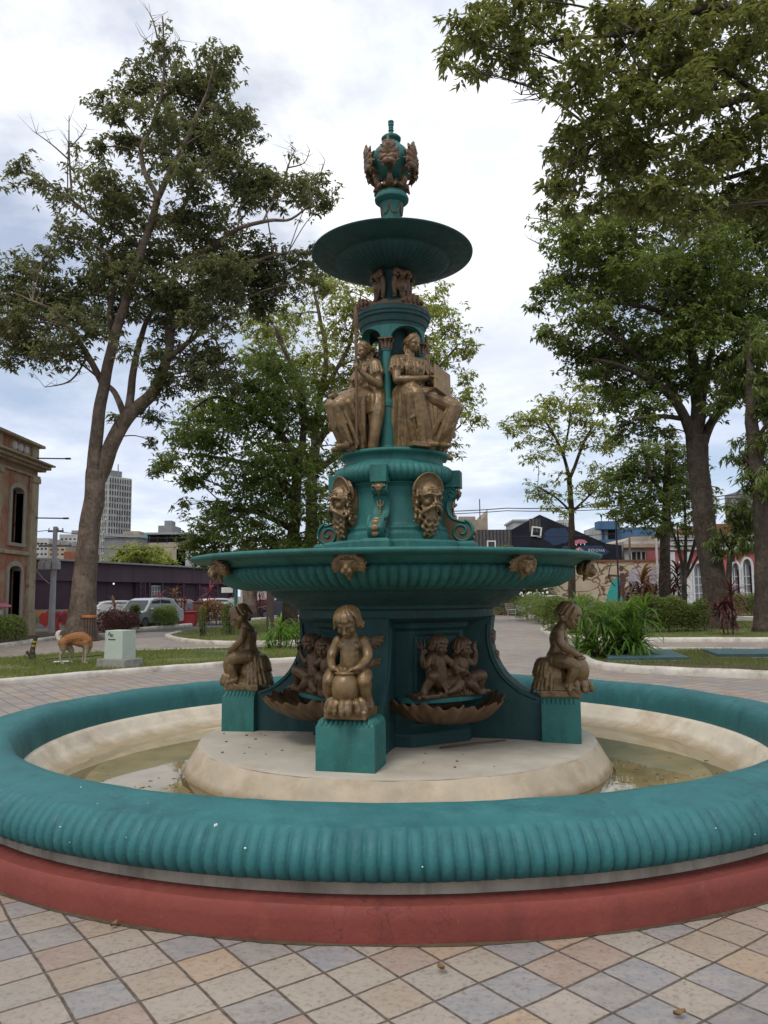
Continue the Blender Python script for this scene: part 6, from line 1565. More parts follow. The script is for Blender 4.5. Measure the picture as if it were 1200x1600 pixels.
for k in range(26): i, j = rs.randrange(NC), rs.randrange(NF); b.box((-wl_ * (i + .5) / NC, -.25, H * (j + .3) / NF), (.34, .3, .34))
b.build('air_conditioners', M['white_trim'], tw)
b = MB().box((-wl_ * .35, wr_ * .5, H + .9), (wl_ * .35, wr_ * .5, 1.8)); b.tube([(-wl_ * .1, wr_ * .5, H), (-wl_ * .1, wr_ * .5, H + 3.2)], .12, 5); b.tube([(-wl_ * .1, wr_ * .5, H + 3.2), (-wl_ * .05, wr_ * .5, H)], .06, 4); b.build('roof_plant', M['grey_wall'], tw)
block('apartment_block', 'low white block with small windows behind the warehouse, left of the utility pole', 44, 76, 841, 95, 10, M['white_wall'], 5, 3, vb=870, fh=.35)
block('apartment_block', 'beige low-rise between the utility pole and the tall tree trunk', 76, 103, 851, 92, 9, M['tan_wall'], 3, 2, vb=870, fh=.35)
o, W, H = block('apartment_block', 'taller white tower-like block beside the big tree trunk', 93, 121, 835, 120, 10, M['white_wall'], 4, 5, vb=868, fh=.4)
b = MB().box((W * .5, 4, H + .4), (W * .4, 3, .8)); b.build('water_tank', M['grey_wall'], o)
block('roof_shed', 'low orange tiled roof peeping over the warehouse by the trunk', 100, 122, 862, 80, 6, M['roof_tile'])
block('hall', 'grey-roofed hall right of the tower with a long zinc eave', 163, 216, 840, 110, 14, M['grey_wall'], roof='flat')
block('apartment_block', 'yellow stepped block behind the grey hall', 192, 217, 830, 140, 10, M['tan_wall'], 4, 2, vb=842)
block('shop_house', 'small turquoise house between the grey hall and the roofed terrace', 216, 233, 836, 120, 8, M['paint_teal'])
o, W, H = block('terrace_building', 'old building with a zinc-roofed terrace and stair tower', 232, 290, 848, 100, 12, M['tan_wall'])
b = MB(); ze = at(235, 834, 100).z; b.box((W / 2, 4, ze), (W + .8, 9, .25)); b.build('roof', M['roof_metal'], o)
for k in range(5): MB().box((W * k / 4, 0, (H + ze) / 2), (.2, .2, ze - H)).build('post', M['dark_gap'], o)
b = MB(); z2 = at(240, 818, 100).z; b.box((W * .28, 5, (z2 + ze) / 2), (W * .42, 4, z2 - ze)); b.box((W * .28, 5, z2 + .3), (W * .2, 2, .9)); b.build('stair_tower', M['grey_wall'], o)
b = MB().box((W / 2, .6, (H + ze) / 2), (W, .2, (ze - H) * .9)); b.build('terrace_back', M['dark_gap'], o)
block('apartment_block', 'plain white wall seen under the dense tree above the warehouse roof end', 276, 330, 858, 100, 8, M['white_wall'], 3, 2, vb=880, fh=.35)

# --- right-hand side
MY = 61.0
mw = thing('mural_wall', 'long wall painted like cracked stone, with an archer on a turquoise hill', 'wall', (at(765, 930, MY).x, MY, 0))
X = lambda u, Y=MY: at(u, 900, Y).x - at(765, 930, MY).x
zt = at(900, 878, MY).z
b = MB().box((X(1050) / 2, .12, zt / 2), (X(1050), .24, zt)); b.build('wall_face', M['mural_stone'], mw)
b = MB().box((X(1050) / 2, .1, zt + .06), (X(1050), .4, .14)); b.build('coping', M['roof_tile'], mw)
Z = lambda v: at(900, v, MY).z
b = MB().prism([(X(940), .2), (X(942), Z(955)), (X(948), Z(928)), (X(955), Z(912)), (X(963), Z(902)), (X(972), Z(912)), (X(978), Z(935)), (X(982), .2)], -.006, -.001); b.build('painted_hill', M['paint_teal'], mw)
b = MB().prism([(X(980), .2), (X(979), Z(930)), (X(983), Z(892)), (X(1000), Z(888)), (X(1047), Z(887)), (X(1047), .2)], -.008, -.003); b.build('painted_panel', M['paint_lilac'], mw)
b = MB()   # painted archer
fl = dict(n=8, flat=.12, up=(0, 1, 0))
def stroke(b, pts, rad, y=-.02): b.tube([(X(u), y, Z(v)) for u, v in pts], rad, 8)
stroke(b, [(972, 896), (973, 908), (970, 922)], [.16, .24, .18]); stroke(b, [(970, 922), (966, 932), (962, 950)], [.16, .12, .08]); stroke(b, [(971, 922), (974, 936), (973, 955)], [.16, .12, .08]); stroke(b, [(962, 950), (966, 953)], [.08, .06])
stroke(b, [(972, 902), (962, 900), (950, 899)], [.10, .07, .06]); stroke(b, [(974, 902), (982, 900), (977, 896)], [.10, .07, .06])
b.ball((X(971), -.02, Z(889)), (.18, .05, .22))
for i, p in enumerate(b.v): b.v[i] = (p[0], -.012 + (p[1] + .02) * .03, p[2])
b.build('painted_archer', M['paint_skin'], mw)
b = MB(); S, _ = spline([V((X(956), -.02, Z(880))), V((X(952), -.02, Z(892))), V((X(952), -.02, Z(905))), V((X(960), -.02, Z(916)))], [0] * 4, 5); b.tube(S, .03, 5); b.build('painted_bow', M['paint_black'], mw)

bg_ = thing('mural_building', 'black gabled building with a painted snake mouth and white lettering', 'building', (at(700, 900, 64).x, 64, 0))
X2 = lambda u: at(u, 870, 64).x - at(700, 900, 64).x
Z2 = lambda v: at(850, v, 64).z
gab = [(X2(690), 0), (X2(972), 0), (X2(972), Z2(853)), (X2(948), Z2(850)), (X2(845), Z2(804)), (X2(800), Z2(828)), (X2(690), Z2(828))]
b = MB().prism(gab, 0, 9); b.build('gable_wall', M['mural_black'], bg_)
b = MB().prism([(X2(690), 1), (X2(800), 1), (X2(800), Z2(827)), (X2(690), Z2(827))], -.06, -.01); b.box((X2(837), -.03, (Z2(806) + Z2(828)) / 2 - .2), (.9, .06, 1.1)); b.build('planking', M['plank'], bg_)
for (u0, u1, v0, v1, rl) in ((762, 774, 845, 857, 0), (832, 846, 824, 838, 8)):
    Mx = Matrix.Rotation(R(rl), 3, 'Y'); b = MB(); w, h = X2(u1) - X2(u0), Z2(v0) - Z2(v1); c = ((X2(u0) + X2(u1)) / 2, -.09, (Z2(v0) + Z2(v1)) / 2)
    for s in (-1, 1):
        b.box(V(c) + Mx @ V((s * w / 2, 0, 0)), (.11, .06, h + .11), Mx); b.box(V(c) + Mx @ V((0, .003, s * h / 2)), (w - .11, .06, .11), Mx)
    o = b.build('window_frame', M['paint_white'], bg_); g = MB().box(V(c) + V((0, .05, 0)), (w, .03, h), Mx); g.build('pane', M['dark_gap'], o)
b = MB()    # painted open mouth
for pts, m_ in (([(893, 852), (897, 846), (905, 843), (914, 844), (919, 848), (912, 850), (906, 849), (899, 852)], 0), ([(899, 858), (906, 855), (912, 860), (916, 866), (908, 866)], 0)):
    b.prism([(X2(u), Z2(v)) for u, v in pts], -.008, -.002)
b.build('painted_jaws', M['paint_pink'], bg_)
b = MB()
for u, v in ((901, 851), (908, 850), (914, 850), (904, 858), (911, 861)): b.prism([(X2(u - 1.2), Z2(v - .2)), (X2(u + 1.2), Z2(v - .2)), (X2(u), Z2(v + 3))], -.012, -.009)
b.build('painted_teeth', M['paint_white'], bg_)
b = MB(); disc_poly(b, (X2(872), Z2(838)), 1.1, .7, -.006); disc_poly(b, (X2(925), Z2(862)), 1.3, .5, -.005); disc_poly(b, (X2(888), Z2(862)), .6, .5, -.007); b.build('painted_swirl', M['paint_navy'], bg_)
cu = bpy.data.curves.new('lettering', 'FONT'); cu.body = 'BOIÚNA'; cu.size = .30; cu.extrude = .004; cu.space_character = 1.25
to = bpy.data.objects.new('tmp', cu); col.objects.link(to); dg = bpy.context.evaluated_depsgraph_get(); tm = bpy.data.meshes.new_from_object(to.evaluated_get(dg)); bpy.data.objects.remove(to)
tm.transform(Matrix.Translation((X2(919.5), -.01, Z2(862))) @ Matrix.Rotation(R(2), 4, 'Y') @ Matrix.Rotation(R(90), 4, 'X')); tm.materials.clear(); link('lettering', tm, M['paint_white'], bg_)

block('ruined_building', 'stained ruined block with a jagged parapet behind the plank wall', 718, 762, 812, 74, 8, M['tan_wall'])
o = [o for o in bpy.data.objects if o.name.startswith('ruined_building')][0]; W = at(762, 812, 74).x - at(718, 812, 74).x; H = at(762, 812, 74).z
b = MB().prism([(W * .80, H), (W, H), (W, H + .95), (W * .93, H + .55)], 0, 8); b.box((W * .3, 1, H + .2), (W * .6, .3, .4)); b.build('parapet', M['tan_wall'], o)
b = MB().tube([(W * .82, 2, H), (W * .82, 2, H + 2.2)], .05, 5); b.build('mast', M['black_metal'], o)
o, W, H = block('far_house', 'white far-off house with small windows behind the black gable ridge', 803, 827, 815, 120, 8, M['white_wall'], roof='flat')
block('apartment_block', 'distant white multi-storey block just behind the slim tree trunk', 874, 890, 812, 150, 8, M['white_wall'], 4, 3, vb=824, fh=.5)
# blue building
o, W, H = block('blue_building', 'blue flat-roofed building with a small balcony beyond the black gable', 962, 1030, 824, 88, 12, M['blue_wall'])
b = MB(); x0, x1 = at(940, 850, 88).x - at(962, 850, 88).x, 0; zc, zt_ = at(950, 870, 88).z, at(950, 820, 88).z
b.box(((x0 + x1) / 2, 4, zt_ / 2), (x1 - x0, 8, zt_)); w = b.build('wing', M['white_wall'], o)
b = MB(); b.box(((x0 + x1) / 2 - .3, -.5, at(950, 822, 88).z), (x1 - x0 + .8, 1.6, .9)); b.box(((x0 + x1) / 2 - .3, -.5, at(950, 849, 88).z), (x1 - x0 + .4, 1.3, .7)); b.build('balcony', M['blue_wall'], o)
b = MB().box(((x0 + x1) / 2 + .3, -.03, at(950, 837, 88).z), (.8, .1, 1.3)); b.build('door', M['dark_gap'], o)
b = MB().box(((x0) + .12, -.05, zt_ / 2), (.3, .12, zt_)); b.build('corner_strip', M['blue_wall'], o)
b = MB().tube([((x0 + x1) / 2 - .5, 1, zt_), ((x0 + x1) / 2 - .5, 1, zt_ + 1.3)], .06, 5); b.build('mast', M['metal_grey'], o)
block('roof_shed', 'low orange roof between the black gable and the blue building', 920, 945, 841, 95, 6, M['roof_tile'])
# old cream building with a row of windows
CY = 64.5
o, W, H = block('cream_building', 'old grey-cream building with dark upper windows right of the black gable', 975, 1055, 846, CY, 9, M['white_wall'])
c0 = at(975, 846, CY).x; XX = lambda u: at(u, 870, CY).x - c0; ZZ = lambda v: at(1000, v, CY).z
b = MB(); b.box((W / 2, -.15, ZZ(853)), (W + .3, .5, .3)); b.box((W / 2, -.1, ZZ(878)), (W, .3, .15)); b.build('cornice', M['tan_wall'], o)
b = MB().prism([(0, H), (W, H), (W * .9, H + .45), (W * .2, H + .4)], .3, 8); b.build('roof', M['tan_wall'], o)
for u in (990, 998, 1005, 1012, 1024, 1031, 1046):
    b = MB(); x = XX(u); b.box((x, -.02, ZZ(871)), (.36, .06, .88)); w = b.build('window', M['dark_gap'], o); f = MB()
    for s in (-1, 1): f.box((x + s * .2, -.06, ZZ(871)), (.06, .1, 1.0))
    f.build('frame', M['white_trim'], w)
# pink building with tall arched windows
PY = 60.0
pb = thing('pink_building', 'rose-pink building with white trim and tall arched windows', 'building', (at(1040, 900, PY).x, PY, 0))
c1 = at(1040, 900, PY).x; XP = lambda u: at(u, 900, PY).x - c1; ZP = lambda v: at(1100, v, PY).z
Wp = XP(1330); Hp = ZP(857)
pw = [(1084.5, 1100.5), (1144, 1154.5), (1161, 1174), (1057, 1067), (1215, 1228), (1250, 1263)]
hs = [(XP(a), XP(c), .5, ZP(884) + .1 if a != 1161 else ZP(876)) for a, c in pw]
b = MB(); hole_wall(b, 0, Wp, 0, Hp, hs, 0, .35); b.box((Wp / 2, 5.2, Hp / 2), (Wp, 9.5, Hp)); b.build('wall', M['pink_wall'], pb)
b = MB()
for v, t_, pr_ in ((857, .22, .3), (849, .3, .45), (842, .18, .6), (838, .12, .7)): b.box((Wp / 2, -.0, ZP(v)), (Wp + .2, pr_ * 2, t_))
b.box((Wp / 2, .12, (ZP(857) + ZP(838)) / 2), (Wp, .24, ZP(838) - ZP(857))); b.build('cornice', M['white_trim'], pb)
for a, c in pw:
    z1 = ZP(888) if a != 1161 else ZP(882); rise = .5
    b = MB(); arch_frame(b, XP(a), XP(c), .5, z1 - .1, .17, -.09, .25, rise); w = b.build('window', M['white_trim'], pb)
    g = MB().prism(arch_pts(XP(a), XP(c), .5, z1 - .1, 10, rise), .27, .31); g.build('pane', M['metal_grey'], w)
    f = MB(); xm = (XP(a) + XP(c)) / 2; f.box((xm, .22, (z1 + .5) / 2), (.07, .06, z1 - .5)); 
    for k in range(4): f.box((xm, .222, .9 + k * .62), (XP(c) - XP(a), .05, .07))
    f.build('sash', M['white_trim'], w)
for u in (1042, 1050, 1075, 1185, 1240): 
    b = MB(); b.box((XP(u), -.08, Hp / 2 - .1), (.45, .24, Hp - .3)); b.build('pilaster', M['white_trim'], pb)
b = MB().prism([(XP(1092), ZP(838) + .1), (XP(1250), ZP(838) + .1), (XP(1240), ZP(818)), (XP(1105), ZP(818))], .4, 9); b.build('roof', M['roof_tile'], pb)
block('apartment_block', 'grey concrete block top showing behind the right-edge trunk', 1170, 1210, 763, 110, 8, M['grey_wall'])

# --- lamp poles
def pole(name, label, u, vb, vt, Y, r, m, cat='lamp post', head_=True):
    p = at(u, 930, Y); o = thing(name, label, cat, (p.x, Y, 0)); h = at(u, vt, Y).z
    b = MB().tube([(0, 0, 0), (0, 0, .5), (0, 0, .55), (0, 0, h)], [r * 1.6, r * 1.6, r, r * .8], 10); b.build('post', m, o, 40)
    if head_:
        b = MB(); b.tube([(0, 0, h), (.5, -.2, h + .15)], r * .6, 6); b.ball((.62, -.25, h + .15), (.25, .14, .07)); b.build('lamp_head', m, o, 60)
    return o
pole('lamp_post', 'thin black lamp post in front of the turquoise painted hill', 967, 935, 806, 48, .06, M['black_metal'])
pole('lamp_post', 'pale grey pole before the cream building', 1029, 935, 812, 56, .09, M['pole_grey'], head_=False)
pole('wooden_pole', 'short wooden utility post by the blue building', 987, 880, 838, 62, .10, M['bark'], 'pole', False)

# ------------------------------------------------------------------ things on the lawns and paths
# switch box on its plinth
c = gr(187, 1045); sb = thing('switch_box', 'pale green concrete switch box with black scribbles standing on a square plinth', 'utility box', (c.x, c.y, .03), R(-24))
def frustum(b, w0, d0, w1, d1, z0, z1):
    b.add([(sx * w / 2, sy * d / 2, z) for (w, d, z) in ((w0, d0, z0), (w1, d1, z1)) for sx, sy in ((-1, -1), (1, -1), (1, 1), (-1, 1))], [(3, 2, 1, 0), (4, 5, 6, 7)] + [(i, (i + 1) % 4, (i + 1) % 4 + 4, i + 4) for i in range(4)])
M['boxpaint'] = paint('pale_green_wall_paint', (.41, .47, .40), .08, 3, .75, .25, (.20, .22, .17), 3, .5, .3, 30)
b = MB(); frustum(b, .80, .62, .78, .60, 0, .20); b.build('plinth', M['concrete'], sb, bevel=.012)
b = MB(); frustum(b, .52, .44, .50, .42, .20, .83); bx = b.build('box', M['boxpaint'], sb, bevel=.008)
b = MB()
def scr(pts): b.tube([(x, -.214 - .0012, z) for x, z in pts], .006, 5)
scr([(-.17, .73), (-.13, .79), (-.10, .72), (-.15, .74)]); scr([(-.12, .79), (-.06, .71), (-.11, .70)]); S = [(-.05 + .035 * math.cos(a / 8 * 2 * PI), .72 + .03 * math.sin(a / 8 * 2 * PI)) for a in range(9)]; scr(S)
for k in range(6):
    x = -.15 + k * .036; scr([(x, .615), (x + .004, .645), (x + .018, .618), (x + .02, .642)])
b.build('scribble', M['paint_black'], bx)
# slatted litter bin
c = gr(138, 1002); lb = thing('litter_bin', 'round litter bin of dark wooden slats with an orange rim by the tree trunk', 'bin', c)
b = MB()
for k in range(18):
    a = 2 * PI * k / 18; Mx = Matrix.Rotation(a, 3, 'Z'); b.box(Mx @ V((0, -.25, .46)), (.07, .025, .86), Mx)
b.build('slats', plain('brown_slats', (.10, .065, .045), .7, var=.3), lb)
b = MB().lathe([(.25, .86), (.29, .86), (.30, .90), (.29, .96), (.25, .96)], 32, closed=True); b.build('rim', plain('orange_wood_rim', (.42, .16, .055), .6), lb, 40)
b = MB().lathe([(.21, .02), (.22, .85), (.19, .85), (.18, .04), (0, .04)], 24, cap=False); b.build('liner', M['black_metal'], lb, 40)
b = MB().lathe([(.24, 0), (.26, 0), (.26, .05), (.24, .05)], 24, closed=True); b.build('foot_ring', M['black_metal'], lb)
# white stone block beside it
c = gr(157, 999); o = MB().box((0, 0, .10), (.46, .3, .22)).build('stone_block', M['kerb'], None, bevel=.06, loc=(c.x, c.y, .02)); tag(o, 'small whitewashed stone block beside the slatted bin', 'block')
# broken post with yellow bands
c = gr(50, 1034); sp_ = thing('broken_post', 'charred broken stake with faded yellow bands on the left lawn', 'post', (c.x, c.y, .04))
g = MB(); g.limb([(0, 0, -.05), (0, 0, .12), (.01, 0, .3), (.05, 0, .48), (.09, 0, .60)], [.085, .075, .06, .055, .045], 10)
g.limb([(-.02, 0, .1), (-.09, -.01, .17), (-.13, 0, .25)], [.06, .045, .012], 8); g.limb([(-.06, 0, .14), (-.14, 0, .19), (-.17, .01, .21)], [.04, .03, .008], 6)
link('stake', fuse(g, 'stake', .01, 1, disp=.012, dscale=14), M['bark_dark'], sp_, 180)
for z, x in ((.46, .044), (.36, .023)): MB().tube([(x, 0, z - .02), (x + .008, 0, z + .025)], .062, 10).build('band', plain('faded_yellow', (.34, .26, .05), .8), sp_)
# hose and sheet of paper
S, _ = spline([gr(70, 1035), gr(100, 1032), gr(140, 1030), gr(165, 1027)], [0] * 4, 6); o = MB().tube([p + V((0, 0, .075)) for p in S], .014, 6).build('hose', M['black_metal'], None, 180); tag(o, 'thin black hose lying on the grass behind the dog', 'hose')
S, _ = spline([gr(300, 1023), gr(340, 1024), gr(400, 1023)], [0] * 3, 6); o = MB().tube([p + V((0, 0, .075)) for p in S], .012, 6).build('hose', plain('blue_hose', (.05, .12, .25), .5), None, 180); tag(o, 'bluish hose lying across the lawn right of the switch box', 'hose')
c = gr(98, 1040); b = MB(); n = 8
vs = [(.20 * (i / n - .5) * 2, .12 * (j / n - .5) * 2, .10 + .02 * noise.noise(V((i * .4, j * .4, 1)))) for i in range(n + 1) for j in range(n + 1)]
b.add(vs, [(i * (n + 1) + j, (i + 1) * (n + 1) + j, (i + 1) * (n + 1) + j + 1, i * (n + 1) + j + 1) for i in range(n) for j in range(n)])
o = b.build('paper_sheet', M['paint_white'], None, 180, loc=(c.x, c.y, 0), rz=.3); sm = o.modifiers.new('s', 'SOLIDIFY'); sm.thickness = .003; tag(o, 'crumpled white sheet lying on the grass under the dog', 'paper')
# teal covers on the right bed
M['cover'] = paint('worn_teal_cover', (.05, .115, .115), .25, 2, .6, .4, (.10, .10, .085), 2, .6, .3, 30)
for i, (uv, lab) in enumerate((([(950, 1037), (1078, 1036), (1045, 1023), (943, 1022)], 'large flat teal cover slab at the corner of the right bed'), ([(1122, 1031), (1290, 1031), (1260, 1022), (1098, 1022)], 'second flat teal cover slab running out at the right edge'))):
    P = [gr(*q, .0) for q in uv]; c = sum(P, V()) / 4
    o = thing('cover_slab', lab, 'cover', (c.x, c.y, .03), 0, 'teal covers in the right bed')
    b = MB(); vs = [p - V((c.x, c.y, 0)) + V((0, 0, z)) for z in (0, .11) for p in P]; b.add(vs, [(3, 2, 1, 0), (4, 5, 6, 7)] + [(k, (k + 1) % 4, (k + 1) % 4 + 4, k + 4) for k in range(4)]); b.build('lid', M['cover'], o, bevel=.012)
    b = MB(); vs = [(p - V((c.x, c.y, 0))) * 1.02 + V((0, 0, z)) for z in (-.05, .035) for p in P]; b.add(vs, [(3, 2, 1, 0), (4, 5, 6, 7)] + [(k, (k + 1) % 4, (k + 1) % 4 + 4, k + 4) for k in range(4)]); b.build('curb', M['concrete'], o, bevel=.01)
# dog
c = gr(117, 1041); dg_ = thing('dog', 'tan and white dog standing hunched on the grass with curled white tail and lowered head', 'dog', (c.x, c.y, .05), R(8))
g = MB()
g.limb([(-.30, 0, .50), (-.20, 0, .555), (-.02, 0, .60), (.14, 0, .60), (.26, 0, .53)], [.105, .115, .135, .14, .12], 12)
g.limb([(-.05, 0, .54), (.10, 0, .52), (.22, 0, .47)], [.10, .13, .11], 12)
for s, dx in ((-1, -.06), (1, .10)):
    y = s * .085
    g.limb([(-.25 + dx * .3, y, .50), (-.22 + dx * .6, y, .38), (-.19 + dx, y, .31)], [.105, .085, .05], 10)
    g.limb([(-.19 + dx, y, .31), (-.265 + dx, y, .20)], [.05, .028], 8); g.limb([(-.265 + dx, y, .20), (-.225 + dx, y, .03)], [.028, .022], 8); g.limb([(-.225 + dx, y, .03), (-.16 + dx, y, .02)], [.026, .022], 8)
for s, dx in ((-1, .04), (1, -.05)):
    y = s * .075; g.limb([(.22 + dx * .4, y, .50), (.24 + dx * .7, y, .36), (.215 + dx, y, .20)], [.075, .055, .032], 10); g.limb([(.215 + dx, y, .20), (.20 + dx, y, .035)], [.028, .022], 8); g.limb([(.20 + dx, y, .03), (.25 + dx, y, .02)], [.027, .024], 8)
g.limb([(.27, .0, .52), (.30, .03, .42), (.24, .08, .31)], [.10, .085, .07], 10)       # neck bent down
g.limb([(.24, .09, .29), (.19, .11, .24), (.15, .12, .185)], [.075, .058, .034], 10); 
for s in (-1, 1): g.limb([(.26, .09 + s * .06, .32), (.285, .10 + s * .095, .27)], [.03, .012], 6)
body = link('body', fuse(g, 'body', .011, 3, disp=.007, dscale=38), None, dg_, 180)
t = NT('tan_and_white_coat'); p_ = t.coords(); sz = t.n('ShaderNodeSeparateXYZ'); t.l(p_, sz.inputs[0])
h_ = t.math('ADD', sz.outputs[2], t.math('MULTIPLY', t.math('SUBTRACT', t.noise(p_, 9, 4), .5), .16))
c_ = t.ramp(h_, [(.26, (.40, .34, .26)), (.42, (.33, .22, .12)), (.50, (.30, .135, .05)), (.62, (.27, .115, .045))]); c_ = t.mix(t.ramp(t.noise(t.scalev(p_, (1, 1, 3)), 40, 4), [(.35, .35), (.6, 0.)]), c_, (.14, .065, .03)); t.set(c_, .85, 0, .2); t.bump(t.noise(p_, 70, 3), .5, .01); body.data.materials.append(t.m)
g = MB(); g.limb([(-.32, 0, .52), (-.38, 0, .58), (-.415, .01, .66), (-.40, .02, .73), (-.355, .02, .765)], [.04, .045, .052, .05, .025], 10)
link('tail', fuse(g, 'tail', .010, 2, disp=.008, dscale=30), plain('cream_fur', (.52, .46, .36), .9), dg_, 180)
MB().ball((.145, .122, .172), (.02, .02, .016)).build('nose', M['paint_black'], dg_, 180)
# garden bench
c = gr(806, 969); gb = thing('garden_bench', 'low garden bench with scrolled iron ends and slatted seat by the hedge', 'bench', c, R(62))
b = MB()
for k in range(5): b.box((0, -.2 + k * .1, .43), (1.5, .075, .03))
b.build('seat', M['frame_grey'], gb)
b = MB()
for k in range(5): b.box((0, .27 + k * .035, .55 + k * .11), (1.5, .03, .08), Matrix.Rotation(R(-14), 3, 'X'))
b.build('backrest', M['frame_grey'], gb)
for s in (-1, 1):
    b = MB(); x = s * .72
    b.tube([(x, -.25, 0), (x, -.2, .2), (x, -.24, .42), (x, .24, .43), (x, .3, .6), (x, .42, 1.02)], .022, 6); b.tube([(x, .30, 0), (x, .24, .2), (x, .24, .43)], .022, 6); b.tube([(x, -.24, .42), (x, -.26, .62), (x, -.1, .66), (x, .3, .64)], .02, 6); b.tube([(x, -.25, .12), (x, .28, .12)], .016, 6)
    b.build('bench_end', M['paint_white'], gb, 60)
# palm trunk, brown post, leaning board, pillars
c = gr(391, 968); o = MB().tube([c + V((.05, 0, -.1)), c + V((0, 0, .6)), c + V((-.03, 0, 1.4)), c + V((-.15, 0, 3.2)), c + V((-.1, 0, 5.5))], [.62, .55, .5, .46, .4], 14).build('palm_trunk', M['bark'], None, 180); tag(o, 'thick pale trunk behind the left child figure', 'tree')
p = gr(422, 998); o = thing('garden_post', 'square brown post under the bowl\'s left edge', 'post', p); MB().box((0, 0, .9), (.26, .26, 1.8)).build('shaft', plain('brown_paint', (.055, .035, .03), .7), o, bevel=.015); MB().box((0, 0, 1.83), (.34, .34, .06)).build('cap', plain('brown_cap_paint', (.05, .03, .028), .7), o, bevel=.015)
p = gr(313, 976); o = thing('garden_pillar', 'rust-brown timber pillar beside the red planter', 'pillar', p); MB().box((0, 0, .62), (.78, .5, 1.24)).build('shaft', plain('rust_brown_timber', (.17, .075, .045), .8), o, bevel=.03); MB().box((0, 0, 1.27), (.86, .58, .07)).build('cap', M['roof_tile'], o, bevel=.015)
p = gr(285, 978); o = thing('planter', 'red box planter under the pink cordylines', 'planter', p); b = MB(); frustum(b, 1.5, .8, 1.6, .9, 0, .75); b.build('box', M['paint_red'], o, bevel=.03); MB().box((0, 0, .76), (1.68, .98, .06)).build('lip', M['paint_red'], o, bevel=.01)
p = gr(368, 970); o = thing('sign_post', 'green post with a small pale board beyond the left child', 'sign', p)
MB().tube([(0, 0, 0), (0, 0, at(368, 917, p.y).z)], .10, 8).build('post', M['teal'], o, 60); MB().box((-.55, -.1, at(362, 922, p.y).z), (.75, .05, .35)).build('board', M['paint_white'], o, bevel=.01)
p = gr(401, 966); o = thing('leaning_board', 'white board leaning against the thick pale trunk', 'board', (p.x, p.y - .5, 0)); Mx = Matrix.Rotation(R(-32), 3, 'Y'); z = at(400, 947, p.y).z; MB().box((.1, -.55, z), (.22, .07, 1.7), Mx).build('panel', M['paint_white'], o, bevel=.01); MB().tube([(.55, -.5, z - .7), (.6, -.1, 0)], .03, 6).build('strut', M['metal_grey'], o)
p = gr(366, 966); o = thing('folded_parasol', 'pale folded parasol standing behind the left child\'s head', 'parasol', p); z = at(366, 935, p.y).z; MB().tube([(0, 0, 0), (0, 0, z)], .03, 6).build('pole', M['pole_grey'], o); MB().tube([(0, 0, .9), (-.05, 0, 1.5), (0, 0, z - .1), (0, 0, z + .1)], [.34, .30, .12, .02], 10).build('canopy', M['old_cream'], o, 60)
p = gr(4, 1000); o = thing('kiosk_canopy', 'small pink-topped canopy stand at the left edge', 'stand', (p.x - .2, p.y, 0)); z = at(4, 948, p.y).z; MB().tube([(-.1, 0, 0), (-.1, 0, z)], .035, 8).build('pole', M['pole_grey'], o); b = MB(); b.lathe([(0, z + .16), (.2, z + .14), (.42, z + .06), (.47, z), (.45, z - .03), (0, z + .02)], 20, cap=False); b.build('canopy', M['paint_pink'], o, 50); MB().box((-.1, -.06, z - .35), (.5, .3, .5)).build('panel', M['paint_white'], o, bevel=.04)

